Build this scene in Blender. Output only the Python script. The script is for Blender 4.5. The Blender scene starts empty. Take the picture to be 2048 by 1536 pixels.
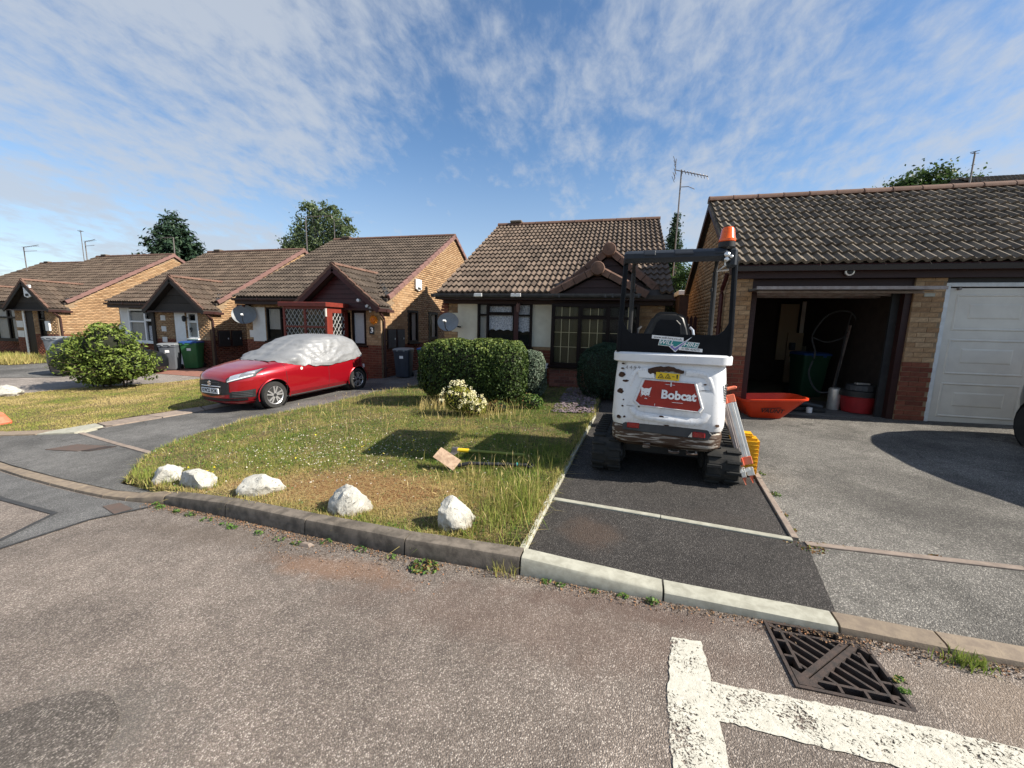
import bpy, bmesh, math, random
import numpy as np
from mathutils import Vector, Matrix, noise as mnoise
random.seed(7); RNG = np.random.default_rng(7)
S = bpy.context.scene
COL = S.collection
rad = math.radians

# ---------------------------------------------------------------- camera
cd = bpy.data.cameras.new('camera'); cam = bpy.data.objects.new('camera', cd); COL.objects.link(cam)
cd.sensor_width = 36; cd.lens = 800 / 2048 * 36; cd.clip_start = 0.05; cd.clip_end = 3000
CAM_PITCH, CAM_ROLL, CAM_YAW = rad(8.3), rad(1.29), rad(14.54)
def camera_matrix():
    r = Vector((1, 0, 0)); f = Vector((0, math.cos(CAM_PITCH), -math.sin(CAM_PITCH))); u = r.cross(f)
    c, s = math.cos(CAM_ROLL), math.sin(CAM_ROLL)
    r2 = c * r + s * u; u2 = -s * r + c * u
    m = Matrix((r2, u2, -f)).transposed()
    return Matrix.Translation((0, 0, 1.6)) @ (Matrix.Rotation(CAM_YAW, 3, 'Z') @ m).to_4x4()
cam.matrix_world = camera_matrix()
S.camera = cam
CAMP = Vector((0, 0, 1.6))

# ---------------------------------------------------------------- light
SUN_DIR = Vector((1.0, 0.0, 0.77)).normalized()       # towards the sun
EL = math.asin(SUN_DIR.z); AZ = math.atan2(SUN_DIR.x, SUN_DIR.y)
ld = bpy.data.lights.new('sun', 'SUN'); ld.energy = 5.0; ld.angle = rad(0.53); ld.color = (1.0, 0.93, 0.82)
sun = bpy.data.objects.new('sun', ld); COL.objects.link(sun)
sun.rotation_euler = (-SUN_DIR).to_track_quat('-Z', 'Y').to_euler()
w = bpy.data.worlds.new('World'); S.world = w; w.use_nodes = True
S.view_settings.view_transform = 'Standard'; S.view_settings.look = 'None'
S.view_settings.exposure = 0.92; S.view_settings.gamma = 1; S.view_settings.use_curve_mapping = False

def build_world():
    nt = w.node_tree; nt.nodes.clear(); N = nt.nodes.new; L = nt.links.new
    out = N('ShaderNodeOutputWorld'); bg = N('ShaderNodeBackground'); bg.inputs[1].default_value = 0.10
    sky = N('ShaderNodeTexSky'); sky.sky_type = 'NISHITA'; sky.sun_disc = False
    sky.sun_elevation = EL; sky.sun_rotation = AZ; sky.air_density = 1.0; sky.dust_density = 0.25; sky.ozone_density = 2.2; sky.altitude = 100
    tc = N('ShaderNodeTexCoord'); sep = N('ShaderNodeSeparateXYZ'); L(tc.outputs['Generated'], sep.inputs[0])
    def math_(op, a, b=None, clamp=False):
        m = N('ShaderNodeMath'); m.operation = op; m.use_clamp = clamp
        for i, v in enumerate((a, b)):
            if v is None: continue
            if isinstance(v, (int, float)): m.inputs[i].default_value = v
            else: L(v, m.inputs[i])
        return m.outputs[0]
    zc = math_('MAXIMUM', sep.outputs[2], 0.03)
    zz = math_('ADD', zc, 0.30)
    px = math_('DIVIDE', sep.outputs[0], zz); py = math_('DIVIDE', sep.outputs[1], zz)
    cmb = N('ShaderNodeCombineXYZ'); L(px, cmb.inputs[0]); L(py, cmb.inputs[1])
    def noise(scale, detail, rough, dist, off, stretch=(1, 1, 1), rot=0):
        mp = N('ShaderNodeMapping'); mp.inputs['Location'].default_value = off; mp.inputs['Scale'].default_value = stretch
        mp.inputs['Rotation'].default_value = (0, 0, rot); L(cmb.outputs[0], mp.inputs[0])
        n = N('ShaderNodeTexNoise'); n.inputs['Scale'].default_value = scale; n.inputs['Detail'].default_value = detail
        n.inputs['Roughness'].default_value = rough; n.inputs['Distortion'].default_value = dist; L(mp.outputs[0], n.inputs['Vector']); return n.outputs[0]
    big = noise(CL_BIG[0], 3, 0.5, 0.3, CL_BIG[1], (1, 0.8, 1), rad(30))
    mid = noise(3.4, 9, 0.62, 0.25, (7.2, 1.7, 0), (1, 0.75, 1), rad(-35))
    fine = noise(15.0, 6, 0.62, 0.25, (2.1, 9.4, 0), (1.2, 0.7, 1), rad(20))
    dr = N('ShaderNodeVectorMath'); dr.operation = 'DOT_PRODUCT'; L(tc.outputs['Generated'], dr.inputs[0]); dr.inputs[1].default_value = (.967, .254, 0)
    def bank(lo, hi, amt):
        m = N('ShaderNodeMapRange'); m.interpolation_type = 'SMOOTHSTEP'; L(dr.outputs['Value'], m.inputs[0]); m.inputs[1].default_value = lo; m.inputs[2].default_value = hi; m.inputs[4].default_value = amt; return m.outputs[0]
    banks = math_('ADD', bank(-.05, -.45, .30), bank(.02, .28, .22))
    a = math_('MULTIPLY', big, 1.0); b = math_('MULTIPLY', mid, 0.80); c = math_('MULTIPLY', fine, 0.62)
    s = math_('ADD', math_('ADD', math_('ADD', a, b), c), banks)
    cl = N('ShaderNodeMapRange'); cl.interpolation_type = 'SMOOTHSTEP'; L(s, cl.inputs[0])
    cl.inputs[1].default_value = CL_LO; cl.inputs[2].default_value = CL_HI
    veil = N('ShaderNodeMapRange'); veil.interpolation_type = 'SMOOTHSTEP'; L(sep.outputs[2], veil.inputs[0])
    veil.inputs[1].default_value = 0.42; veil.inputs[2].default_value = 0.0; veil.inputs[3].default_value = 0.0; veil.inputs[4].default_value = 0.50
    dens = math_('MAXIMUM', math_('MULTIPLY', cl.outputs[0], 0.84), veil.outputs[0])
    mix = N('ShaderNodeMix'); mix.data_type = 'RGBA'; L(dens, mix.inputs[0])
    hs = N('ShaderNodeHueSaturation'); hs.inputs['Saturation'].default_value = 1.12; hs.inputs['Value'].default_value = SKY_GAIN; L(sky.outputs[0], hs.inputs['Color'])
    L(hs.outputs[0], mix.inputs[6]); mix.inputs[7].default_value = (*CLOUD, 1)
    L(mix.outputs[2], bg.inputs[0]); L(bg.outputs[0], out.inputs[0])
CL_BIG = (1.1, (3.0, 5.0, 0)); CL_LO, CL_HI = 1.20, 1.66; CLOUD = (3.0, 3.3, 3.75); SKY_GAIN = 0.88
build_world()

# ---------------------------------------------------------------- terrain
def softp(x): return math.log1p(math.exp(x)) if x < 30 else x
def _zr(X): return .02*X - .035*.8*softp(-(X+1.5)/.8) + .045*1.5*softp(-(X+9.0)/1.5)
_z0 = _zr(0)
def zr(X, Y=0): return _zr(X) - _z0
def zt(X, Y):
    r = zr(X)
    if Y > 2.4: r += .025 + (.022 + .010/(1+math.exp(-(X+2.5)/.8))) * (min(Y, 13) - 2.4)
    return r

# ---------------------------------------------------------------- helpers
def srgb(r, g, b):
    f = lambda c: (c/255/12.92) if c/255 <= .04045 else ((c/255+.055)/1.055)**2.4
    return (f(r), f(g), f(b))
def tag(o, label=None, cat=None, group=None, kind=None):
    if label: o['label'] = label
    if cat: o['category'] = cat
    if group: o['group'] = group
    if kind: o['kind'] = kind
    return o
def empty(name, loc=(0, 0, 0), rz=0, parent=None):
    o = bpy.data.objects.new(name, None); o.empty_display_size = .1; COL.objects.link(o)
    o.location = loc; o.rotation_euler = (0, 0, rz); o.parent = parent; return o
def thing(name, label, cat, loc=(0, 0, 0), rz=0, group=None): return tag(empty(name, loc, rz), label, cat, group)
def link(name, me, parent=None, loc=(0, 0, 0), rot=(0, 0, 0)):
    o = bpy.data.objects.new(name, me); COL.objects.link(o); o.parent = parent; o.location = loc; o.rotation_euler = rot; return o
def copy_tree(o, parent=None):
    c = o.copy(); COL.objects.link(c); c.parent = parent
    for ch in list(o.children): copy_tree(ch, c)
    return c

class MB:
    """collects shapes into one mesh"""
    def __init__(s): s.v = []; s.f = []; s.m = None
    def at(s, m): s.m = m; return s
    def _add(s, vs, fs):
        n = len(s.v)
        if s.m is not None: vs = [tuple(s.m @ Vector(q)) for q in vs]
        s.v += [tuple(q) for q in vs]; s.f += [tuple(i+n for i in f) for f in fs]; return s
    def box(s, a, b):
        x0, y0, z0 = a; x1, y1, z1 = b
        if x0 > x1: x0, x1 = x1, x0
        if y0 > y1: y0, y1 = y1, y0
        if z0 > z1: z0, z1 = z1, z0
        return s._add([(x0,y0,z0),(x1,y0,z0),(x1,y1,z0),(x0,y1,z0),(x0,y0,z1),(x1,y0,z1),(x1,y1,z1),(x0,y1,z1)],
                      [(0,3,2,1),(4,5,6,7),(0,1,5,4),(1,2,6,5),(2,3,7,6),(3,0,4,7)])
    def bar(s, p, q, w, h, up=(0, 0, 1)):
        p, q = Vector(p), Vector(q); d = (q-p).normalized(); u = Vector(up)
        if abs(d.dot(u)) > .99: u = Vector((1, 0, 0))
        r = d.cross(u).normalized(); u = r.cross(d)
        c = [(-w/2, -h/2), (w/2, -h/2), (w/2, h/2), (-w/2, h/2)]
        vs = [p+r*a+u*b for a, b in c] + [q+r*a+u*b for a, b in c]
        return s._add(vs, [(0,1,2,3)[::-1], (4,5,6,7), (0,1,5,4), (1,2,6,5), (2,3,7,6), (3,0,4,7)])
    def loft(s, rings, closed=True, caps=True):
        n = len(rings[0]); vs = [q for r in rings for q in r]; fs = []
        for i in range(len(rings)-1):
            for j in range(n if closed else n-1):
                k = (j+1) % n; fs.append((i*n+j, i*n+k, (i+1)*n+k, (i+1)*n+j))
        if caps and closed: fs.append(tuple(range(n))[::-1]); fs.append(tuple(range((len(rings)-1)*n, len(rings)*n)))
        return s._add(vs, fs)
    def tube(s, path, r, n=8, caps=True):
        path = [Vector(p) for p in path]; rings = []
        up = Vector((0, 0, 1))
        for i, p in enumerate(path):
            d = (path[min(i+1, len(path)-1)] - path[max(i-1, 0)]).normalized()
            a = d.cross(up if abs(d.z) < .95 else Vector((1, 0, 0))).normalized(); b = a.cross(d)
            rr = r[i] if isinstance(r, (list, tuple)) else r
            rings.append([p + (a*math.cos(2*math.pi*k/n) + b*math.sin(2*math.pi*k/n))*rr for k in range(n)])
        return s.loft(rings, True, caps)
    def lathe(s, prof, n=16, c=(0, 0, 0), axis='z', caps=True):
        rings = []
        for r, z in prof:
            ring = []
            for k in range(n):
                a = 2*math.pi*k/n; x, y = r*math.cos(a), r*math.sin(a)
                q = (x, y, z) if axis == 'z' else ((z, x, y) if axis == 'x' else (y, z, x))
                ring.append((q[0]+c[0], q[1]+c[1], q[2]+c[2]))
            rings.append(ring)
        return s.loft(rings, True, caps)
    def prism(s, poly, d0, d1, axis='y'):
        """poly of (a,b); axis y: (x,z) extruded along y; axis x: (y,z); axis z: (x,y)"""
        def P(a, b, d): return (a, d, b) if axis == 'y' else ((d, a, b) if axis == 'x' else (a, b, d))
        n = len(poly); vs = [P(a, b, d0) for a, b in poly] + [P(a, b, d1) for a, b in poly]
        fs = [tuple(range(n)), tuple(range(2*n-1, n-1, -1))] + [(i, (i+1) % n, n+(i+1) % n, n+i)[::-1] for i in range(n)]
        return s._add(vs, fs)
    def quad(s, *p): return s._add(p, [tuple(range(len(p)))])
    def mesh(s, name, mat, smooth=False, bev=0, seg=1, recalc=True):
        me = bpy.data.meshes.new(name); me.from_pydata(s.v, [], s.f)
        if recalc or bev:
            bm = bmesh.new(); bm.from_mesh(me)
            bmesh.ops.remove_doubles(bm, verts=bm.verts, dist=1e-6)
            bmesh.ops.recalc_face_normals(bm, faces=bm.faces)
            if bev:
                es = [e for e in bm.edges if len(e.link_faces) == 2 and e.calc_face_angle(0) > .6]
                bmesh.ops.bevel(bm, geom=es, offset=bev, segments=seg, affect='EDGES', clamp_overlap=True)
            bm.to_mesh(me); bm.free()
        if smooth:
            me.polygons.foreach_set('use_smooth', [True]*len(me.polygons))
            if smooth != 'all': me.set_sharp_from_angle(angle=rad(35))
        for m in (mat if isinstance(mat, (list, tuple)) else [mat]): me.materials.append(m)
        return me
    def build(s, name, mat, parent=None, loc=(0, 0, 0), rot=(0, 0, 0), smooth=False, bev=0, seg=1, kind=None):
        o = link(name, s.mesh(name, mat, smooth, bev, seg), parent, loc, rot)
        if kind: o['kind'] = kind
        return o

def text_mesh(name, body, size, mat, parent, loc, rot, depth=.0015, align='CENTER', shear=0, bold=0, sx=1.0):
    cu = bpy.data.curves.new(name, 'FONT'); cu.body = body; cu.size = size; cu.extrude = depth; cu.align_x = align; cu.align_y = 'CENTER'
    cu.shear = shear; cu.offset = bold; cu.resolution_u = 3
    t = bpy.data.objects.new(name, cu); COL.objects.link(t)
    bpy.context.view_layer.update()
    me = bpy.data.meshes.new_from_object(t.evaluated_get(bpy.context.evaluated_depsgraph_get()))
    bpy.data.objects.remove(t); me.materials.clear(); me.materials.append(mat)
    if sx != 1.0: me.transform(Matrix.Diagonal((sx, 1, 1, 1)))
    return link(name, me, parent, loc, rot)

# ---------------------------------------------------------------- materials
class NT:
    def __init__(s, name):
        s.m = bpy.data.materials.new(name); s.m.use_nodes = True; s.t = s.m.node_tree
        s.b = s.t.nodes['Principled BSDF']; s.out = s.t.nodes['Material Output']
    def n(s, t, **k):
        x = s.t.nodes.new(t)
        for a, b in k.items(): setattr(x, a, b)
        return x
    def l(s, a, b): s.t.links.new(a, b)
    def noise(s, scale, detail=4, rough=.55, dist=0, coord=None, stretch=None):
        c = coord or s.coord()
        if stretch:
            mp = s.n('ShaderNodeMapping'); mp.inputs['Scale'].default_value = stretch; s.l(c, mp.inputs[0]); c = mp.outputs[0]
        x = s.n('ShaderNodeTexNoise'); x.inputs['Scale'].default_value = scale; x.inputs['Detail'].default_value = detail
        x.inputs['Roughness'].default_value = rough; x.inputs['Distortion'].default_value = dist; s.l(c, x.inputs['Vector']); return x.outputs[0]
    def coord(s, which='Object'):
        if not hasattr(s, '_tc'): s._tc = s.n('ShaderNodeTexCoord')
        return s._tc.outputs[which]
    def world(s):
        if not hasattr(s, '_g'): s._g = s.n('ShaderNodeNewGeometry')
        return s._g.outputs['Position']
    def ramp(s, x, lo, hi, a=0., b=1.):
        r = s.n('ShaderNodeMapRange'); r.interpolation_type = 'SMOOTHSTEP'; s.l(x, r.inputs[0])
        for i, v in enumerate((lo, hi, a, b)): r.inputs[i+1].default_value = v
        return r.outputs[0]
    def mix(s, f, a, b, mode='MIX'):
        x = s.n('ShaderNodeMix'); x.data_type = 'RGBA'; x.blend_type = mode
        for i, v in ((0, f), (6, a), (7, b)):
            if isinstance(v, (int, float)): x.inputs[i].default_value = v
            elif isinstance(v, (tuple, list)): x.inputs[i].default_value = (*v[:3], 1)
            else: s.l(v, x.inputs[i])
        return x.outputs[2]
    def math(s, op, a, b=0., clamp=False):
        m = s.n('ShaderNodeMath'); m.operation = op; m.use_clamp = clamp
        for i, v in enumerate((a, b)):
            if isinstance(v, (int, float)): m.inputs[i].default_value = v
            else: s.l(v, m.inputs[i])
        return m.outputs[0]
    def objrand(s):
        """random per object plus the per-face tint of joined pieces"""
        i = s.n('ShaderNodeObjectInfo'); a = s.n('ShaderNodeAttribute'); a.attribute_name = 'tint'
        return s.math('FRACT', s.math('ADD', i.outputs['Random'], a.outputs['Fac']))
    def col(s, c): 
        if isinstance(c, tuple): s.b.inputs['Base Color'].default_value = (*c[:3], 1)
        else: s.l(c, s.b.inputs['Base Color'])
        return s
    def set(s, rough=.7, metal=0, coat=0, spec=.5, trans=0):
        b = s.b.inputs
        if isinstance(rough, (int, float)): b['Roughness'].default_value = rough
        else: s.l(rough, b['Roughness'])
        b['Metallic'].default_value = metal; b['Coat Weight'].default_value = coat; b['Coat Roughness'].default_value = .04
        b['Specular IOR Level'].default_value = spec; b['Transmission Weight'].default_value = trans; return s
    def bump(s, h, strength=.3, dist=.01):
        x = s.n('ShaderNodeBump'); x.inputs['Strength'].default_value = strength; x.inputs['Distance'].default_value = dist
        s.l(h, x.inputs['Height']); s.l(x.outputs[0], s.b.inputs['Normal']); return s

def pmat(name, c1, c2=None, scale=6., rough=.7, metal=0, coat=0, bump=0, bscale=60., bdist=.004, spec=.3, objvar=0, stretch=None, world=False, lo=.3, hi=.7):
    k = NT(name); co = k.world() if world else k.coord()
    c = c1
    if c2 is not None: c = k.mix(k.ramp(k.noise(scale, 5, .6, .3, co, stretch), lo, hi), c1, c2)
    if objvar:
        v = k.math('ADD', k.math('MULTIPLY', k.objrand(), 2*objvar), 1-objvar)
        c = k.mix(1.0, c, k_gray(k, v), 'MULTIPLY')
    k.col(c); k.set(rough, metal, coat, spec)
    if bump: k.bump(k.noise(bscale, 3, .6, 0, co), bump, bdist)
    return k.m
def k_gray(k, v):
    x = k.n('ShaderNodeCombineColor'); 
    for i in range(3): k.l(v, x.inputs[i])
    return x.outputs[0]

def asphalt(name, dark, mid, light, scale, bump=.6, stain=None, patch=.35, crack=0):
    k = NT(name); co = k.world()
    v = k.n('ShaderNodeTexVoronoi'); v.inputs['Scale'].default_value = scale; k.l(co, v.inputs['Vector'])
    cellr = k.n('ShaderNodeSeparateColor'); k.l(v.outputs['Color'], cellr.inputs[0])
    c = k.mix(k.ramp(cellr.outputs[0], .1, .9), dark, mid)
    c = k.mix(k.ramp(cellr.outputs[1], .72, .95), c, light)
    c = k.mix(k.ramp(v.outputs['Distance'], .35, .75, 0, .6), c, tuple(x*.5 for x in dark))
    big = k.noise(.9, 5, .6, .4, co)
    c = k.mix(1.0, c, k_gray(k, k.ramp(big, .3, .72, 1-patch, 1+patch*.55)), 'MULTIPLY')
    c = k.mix(1.0, c, k_gray(k, k.ramp(k.noise(6, 4, .6, 0, co), .3, .7, .88, 1.12)), 'MULTIPLY')
    if stain:
        for (x, y, rx, ry, colr, amt) in stain:
            mp = k.n('ShaderNodeMapping'); mp.vector_type = 'POINT'; mp.inputs['Location'].default_value = (-x/rx, -y/ry, 0); mp.inputs['Scale'].default_value = (1/rx, 1/ry, 0)
            k.l(co, mp.inputs[0]); ln = k.n('ShaderNodeVectorMath', operation='LENGTH'); k.l(mp.outputs[0], ln.inputs[0])
            d = k.math('ADD', ln.outputs['Value'], k.math('MULTIPLY', k.math('SUBTRACT', k.noise(5, 5, .65, 0, co), .5), 1.6))
            c = k.mix(k.ramp(d, 1.15, .2, 0, amt), c, colr)
    if crack:
        nn = k.n('ShaderNodeTexNoise'); nn.inputs['Scale'].default_value = 2.5; k.l(co, nn.inputs['Vector'])
        va = k.n('ShaderNodeVectorMath', operation='ADD'); sc = k.n('ShaderNodeVectorMath', operation='SCALE'); sc.inputs['Scale'].default_value = .55; k.l(nn.outputs['Color'], sc.inputs[0]); k.l(co, va.inputs[0]); k.l(sc.outputs[0], va.inputs[1])
        vc = k.n('ShaderNodeTexVoronoi'); vc.feature = 'DISTANCE_TO_EDGE'; vc.inputs['Scale'].default_value = .55; k.l(va.outputs[0], vc.inputs['Vector'])
        cm = k.math('MULTIPLY', k.ramp(vc.outputs['Distance'], .010, .002), k.ramp(k.noise(.8, 3, .5, 0, co), .45, .62)); c = k.mix(k.math('MULTIPLY', cm, crack), c, (.03, .027, .024))
    k.col(c); k.set(.85, spec=.35)
    h = k.math('ADD', k.math('MULTIPLY', k.ramp(v.outputs['Distance'], 0, .7, 1, 0), 1.0), k.math('MULTIPLY', cellr.outputs[2], .7))
    k.bump(h, bump, .006); return k.m

M = {}
M['road'] = asphalt('road_chippings', (.16, .130, .108), (.262, .217, .182), (.44, .38, .325), 150, .6, patch=.22, stain=[
    (-1.75, 2.12, .7, .15, (.27, .13, .06), .40), (-.3, 1.95, 1.5, .3, (.12, .07, .05), .35), (-3.0, 2.3, 1.0, .16, (.10, .075, .055), .45), (.1, 2.2, 1.2, .12, (.10, .06, .045), .55), (1.75, 1.95, .5, .28, (.24, .18, .13), .45), (-2.0, .9, .55, .35, (.10, .095, .085), .5)])
M['road_patch'] = asphalt('patch_asphalt', (.10, .10, .095), (.16, .155, .15), (.27, .26, .25), 170, .45, patch=.25)
M['worn_patch'] = asphalt('worn_round_patch', (.085, .073, .062), (.155, .132, .112), (.30, .26, .225), 150, .5, patch=.25)
M['newdrive'] = asphalt('new_asphalt', (.034, .030, .027), (.068, .061, .056), (.15, .137, .125), 160, .8, patch=.2, stain=[(-.1, 2.95, .28, .3, (.10, .065, .045), .5), (.9, 3.4, .5, .2, (.075, .06, .05), .3)])
M['olddrive'] = asphalt('old_asphalt', (.115, .107, .095), (.20, .188, .166), (.37, .345, .305), 140, .7, patch=.45, crack=.5)
M['leftdrive'] = asphalt('worn_asphalt', (.105, .101, .094), (.165, .159, .149), (.25, .243, .23), 150, .4, patch=.4, crack=.6)
M['paledrive'] = asphalt('pale_asphalt', (.22, .19, .165), (.30, .26, .23), (.40, .36, .33), 120, .4, patch=.2)
M['redpave'] = pmat('red_paving', (.30, .14, .10), (.22, .11, .085), 8, .85, world=True)
M['tar'] = pmat('tar_seal', (.035, .034, .033), (.06, .058, .055), 30, .6, world=True)
M['concrete_new'] = pmat('pale_concrete', (.40, .39, .32), (.29, .28, .225), 14, .9, bump=.3, bscale=160, world=True, objvar=.06)
M['concrete_old'] = pmat('weathered_concrete', (.19, .16, .128), (.085, .072, .058), 11, .92, bump=.5, bscale=120, world=True, objvar=.12)
M['concrete_brown'] = pmat('brown_concrete', (.27, .215, .155), (.19, .15, .115), 16, .92, bump=.5, bscale=150, world=True, objvar=.10)
M['concrete_pink'] = pmat('pinkish_edging', (.30, .24, .195), (.21, .168, .138), 14, .9, bump=.4, bscale=140, world=True, objvar=.1)
M['soil'] = pmat('soil', (.16, .11, .055), (.075, .06, .03), 5, .95, bump=.8, bscale=50, bdist=.02, world=True)
M['soil_bare'] = pmat('bare_soil', (.24, .12, .065), (.14, .08, .045), 6, .95, bump=.8, bscale=50, bdist=.02, world=True)
M['slate'] = pmat('slate_chips', (.20, .15, .16), (.09, .075, .085), 25, .8, objvar=.4)
M['ground'] = pmat('ground', (.10, .095, .05), (.16, .13, .08), 2, .95, world=True)
M['rock'] = None
def m_rock():
    k = NT('white_painted_stone'); co = k.coord()
    c = k.mix(k.ramp(k.noise(9, 8, .68, .8, co), .42, .64), (.50, .485, .43), (.36, .345, .30))
    c = k.mix(k.ramp(k.noise(15, 6, .7, 2.2, co), .56, .66), c, (.12, .115, .10))
    sp = k.n('ShaderNodeSeparateXYZ'); k.l(co, sp.inputs[0]); c = k.mix(k.math('MULTIPLY', k.ramp(sp.outputs[2], .03, -.075, 0, 1), k.ramp(k.noise(18, 5, .7, .5, co), .3, .6)), c, (.14, .10, .055))
    k.col(c).set(.85, spec=.3).bump(k.noise(14, 7, .65, .6, co), .8, .02); return k.m
M['rock'] = m_rock()
def m_brick(name, cs, mortar=False):
    k = NT(name); r = k.objrand(); c = cs[0]
    rp = k.n('ShaderNodeValToRGB'); rp.color_ramp.interpolation = 'LINEAR'
    els = rp.color_ramp.elements
    while len(els) < len(cs): els.new(.5)
    for i, cc in enumerate(cs): els[i].position = i/(len(cs)-1); els[i].color = (*cc, 1)
    k.l(r, rp.inputs[0])
    c = k.mix(1.0, rp.outputs[0], k_gray(k, k.ramp(k.noise(28, 5, .65, 0, k.coord()), .25, .75, .72, 1.22)), 'MULTIPLY')
    k.col(c).set(.9, spec=.25).bump(k.noise(120, 4, .6, 0, k.coord()), .5, .004); return k.m
M['buff'] = m_brick('buff_brick', [(.29, .172, .09), (.39, .247, .135), (.335, .207, .108), (.43, .29, .168), (.25, .148, .078), (.36, .228, .122)])
M['red'] = m_brick('red_brick', [(.15, .046, .028), (.20, .068, .042), (.125, .040, .026), (.175, .055, .034), (.225, .085, .05)])
M['mottled'] = m_brick('mottled_brick', [(.20, .075, .055), (.25, .11, .08), (.13, .055, .046), (.22, .09, .065)])
M['mortar'] = pmat('mortar', (.28, .20, .125), (.21, .15, .095), 20, .95)
M['mortar_red'] = pmat('mortar_dark', (.22, .15, .115), (.17, .115, .09), 20, .95)
def m_tile(name, a, b, lich):
    k = NT(name); r = k.objrand()
    c = k.mix(r, a, b); c = k.mix(1.0, c, k_gray(k, k.ramp(k.math('FRACT', k.math('MULTIPLY', r, 7.31)), 0, 1, .72, 1.18)), 'MULTIPLY')
    c = k.mix(k.ramp(k.noise(7, 6, .65, .3, k.world()), .48, .75), c, lich)
    c = k.mix(1.0, c, k_gray(k, k.ramp(k.noise(45, 4, .6, 0, k.coord()), .3, .7, .82, 1.15)), 'MULTIPLY')
    k.col(c).set(.82, spec=.3).bump(k.noise(90, 4, .6, 0, k.coord()), .35, .004); return k.m
M['tile'] = m_tile('brown_concrete_tile', (.092, .067, .05), (.135, .098, .073), (.16, .125, .092))
M['tile_grey'] = m_tile('grey_brown_tile', (.115, .094, .072), (.155, .127, .096), (.19, .158, .112))
M['tile_far'] = m_tile('far_brown_tile', (.075, .053, .039), (.105, .077, .057), (.13, .103, .075))
M['tile_red'] = m_tile('red_brown_tile', (.20, .105, .072), (.25, .135, .092), (.24, .185, .125))
M['verge_red'] = pmat('dry_verge_red', (.20, .112, .096), (.155, .085, .074), 6, .7, objvar=.12)
M['tile_h3'] = m_tile('dark_brown_tile', (.062, .047, .036), (.085, .065, .05), (.11, .088, .066))
M['verge_tile'] = pmat('ridge_tile', (.16, .092, .066), (.115, .068, .05), 9, .85, bump=.4, bscale=60, objvar=.15)
M['roof_under'] = pmat('roof_felt', (.05, .042, .036), None, rough=.9)
M['brownwood'] = pmat('dark_stained_timber', (.036, .015, .013), (.026, .011, .010), 14, .5, stretch=(1, 1, 8), objvar=.15)
M['maroon'] = pmat('maroon_paint', (.055, .012, .012), (.04, .010, .010), 8, .42, objvar=.1)
M['redwood'] = pmat('red_brown_joinery', (.20, .035, .024), (.15, .028, .02), 8, .4)
M['blackwood'] = pmat('weathered_dark_board', (.030, .026, .022), (.058, .048, .040), 9, .8, stretch=(3, 1, 20), objvar=.25)
M['upvcbrown'] = pmat('brown_window_frame', (.010, .006, .005), (.015, .009, .008), 6, .45, spec=.12)
M['upvcwhite'] = pmat('white_window_frame', (.78, .78, .77), (.70, .70, .68), 4, .35)
M['render'] = pmat('cream_render', (.74, .68, .54), (.66, .60, .47), 5, .9, bump=.3, bscale=180)
M['white_render'] = pmat('white_render', (.70, .69, .66), (.62, .61, .58), 5, .9, bump=.3, bscale=180)
M['black'] = pmat('black_plastic', (.018, .018, .019), (.028, .028, .029), 10, .5)
M['darkgrey'] = pmat('dark_grey_plastic', (.045, .048, .052), (.06, .062, .066), 10, .55)
M['gutter'] = pmat('brown_gutter', (.04, .016, .014), (.06, .03, .026), 10, .4)
M['gutter_grey'] = pmat('grey_gutter', (.035, .035, .038), (.07, .068, .065), 8, .4)
M['metal'] = pmat('galvanised_steel', (.42, .42, .42), (.30, .29, .28), 20, .45, metal=.9)
M['rustmetal'] = pmat('aerial_metal', (.16, .145, .14), (.22, .19, .17), 30, .5, metal=.6)
M['alu'] = pmat('aluminium', (.70, .69, .66), (.60, .585, .55), 12, .38, metal=.65)
M['iron'] = pmat('cast_iron', (.085, .062, .052), (.045, .039, .036), 26, .7, metal=.35, bump=.4, bscale=120)
M['pit'] = pmat('dark_pit', (.012, .012, .012), None, rough=.95)
M['hatch'] = pmat('rusty_cover', (.12, .082, .066), (.10, .078, .066), 20, .8, bump=.4, bscale=80, world=True)
def m_paintline():
    k = NT('worn_road_paint'); co = k.world()
    n1 = k.noise(75, 7, .72, .8, co); n2 = k.noise(5, 3, .5, 0, co)
    cov = k.ramp(k.math('ADD', n1, k.math('MULTIPLY', k.math('SUBTRACT', n2, .5), .5)), .39, .45)
    c = k.mix(k.ramp(k.noise(30, 4, .6, 0, co), .3, .7), (.46, .44, .37), (.58, .555, .47))
    k.col(c).set(.75, spec=.3).bump(n1, .6, .006)
    tr = k.n('ShaderNodeBsdfTransparent'); mx = k.n('ShaderNodeMixShader'); k.l(cov, mx.inputs[0]); k.l(tr.outputs[0], mx.inputs[1]); k.l(k.b.outputs[0], mx.inputs[2]); k.l(mx.outputs[0], k.out.inputs[0]); return k.m
M['line'] = m_paintline()
def m_glass(name, tint=(.02, .022, .024), rough=.03):
    k = NT(name); k.col(tint).set(rough, spec=.6); k.b.inputs['Alpha'].default_value = .12
    return k.m
M['glass'] = m_glass('window_glass')
M['glass_milk'] = pmat('frosted_glass', (.40, .42, .44), (.33, .35, .37), 30, .15)
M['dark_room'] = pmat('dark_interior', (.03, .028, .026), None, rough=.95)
M['lead'] = pmat('lead_strip', (.62, .62, .60), None, rough=.5)
M['leadgold'] = pmat('brass_strip', (.42, .36, .20), None, rough=.4)
M['curtain'] = pmat('curtain', (.55, .53, .48), (.42, .40, .36), 40, .95, stretch=(6, 1, .3))
M['curtain_olive'] = pmat('olive_curtain', (.12, .10, .045), (.075, .065, .03), 40, .95, stretch=(6, 1, .3))
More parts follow.
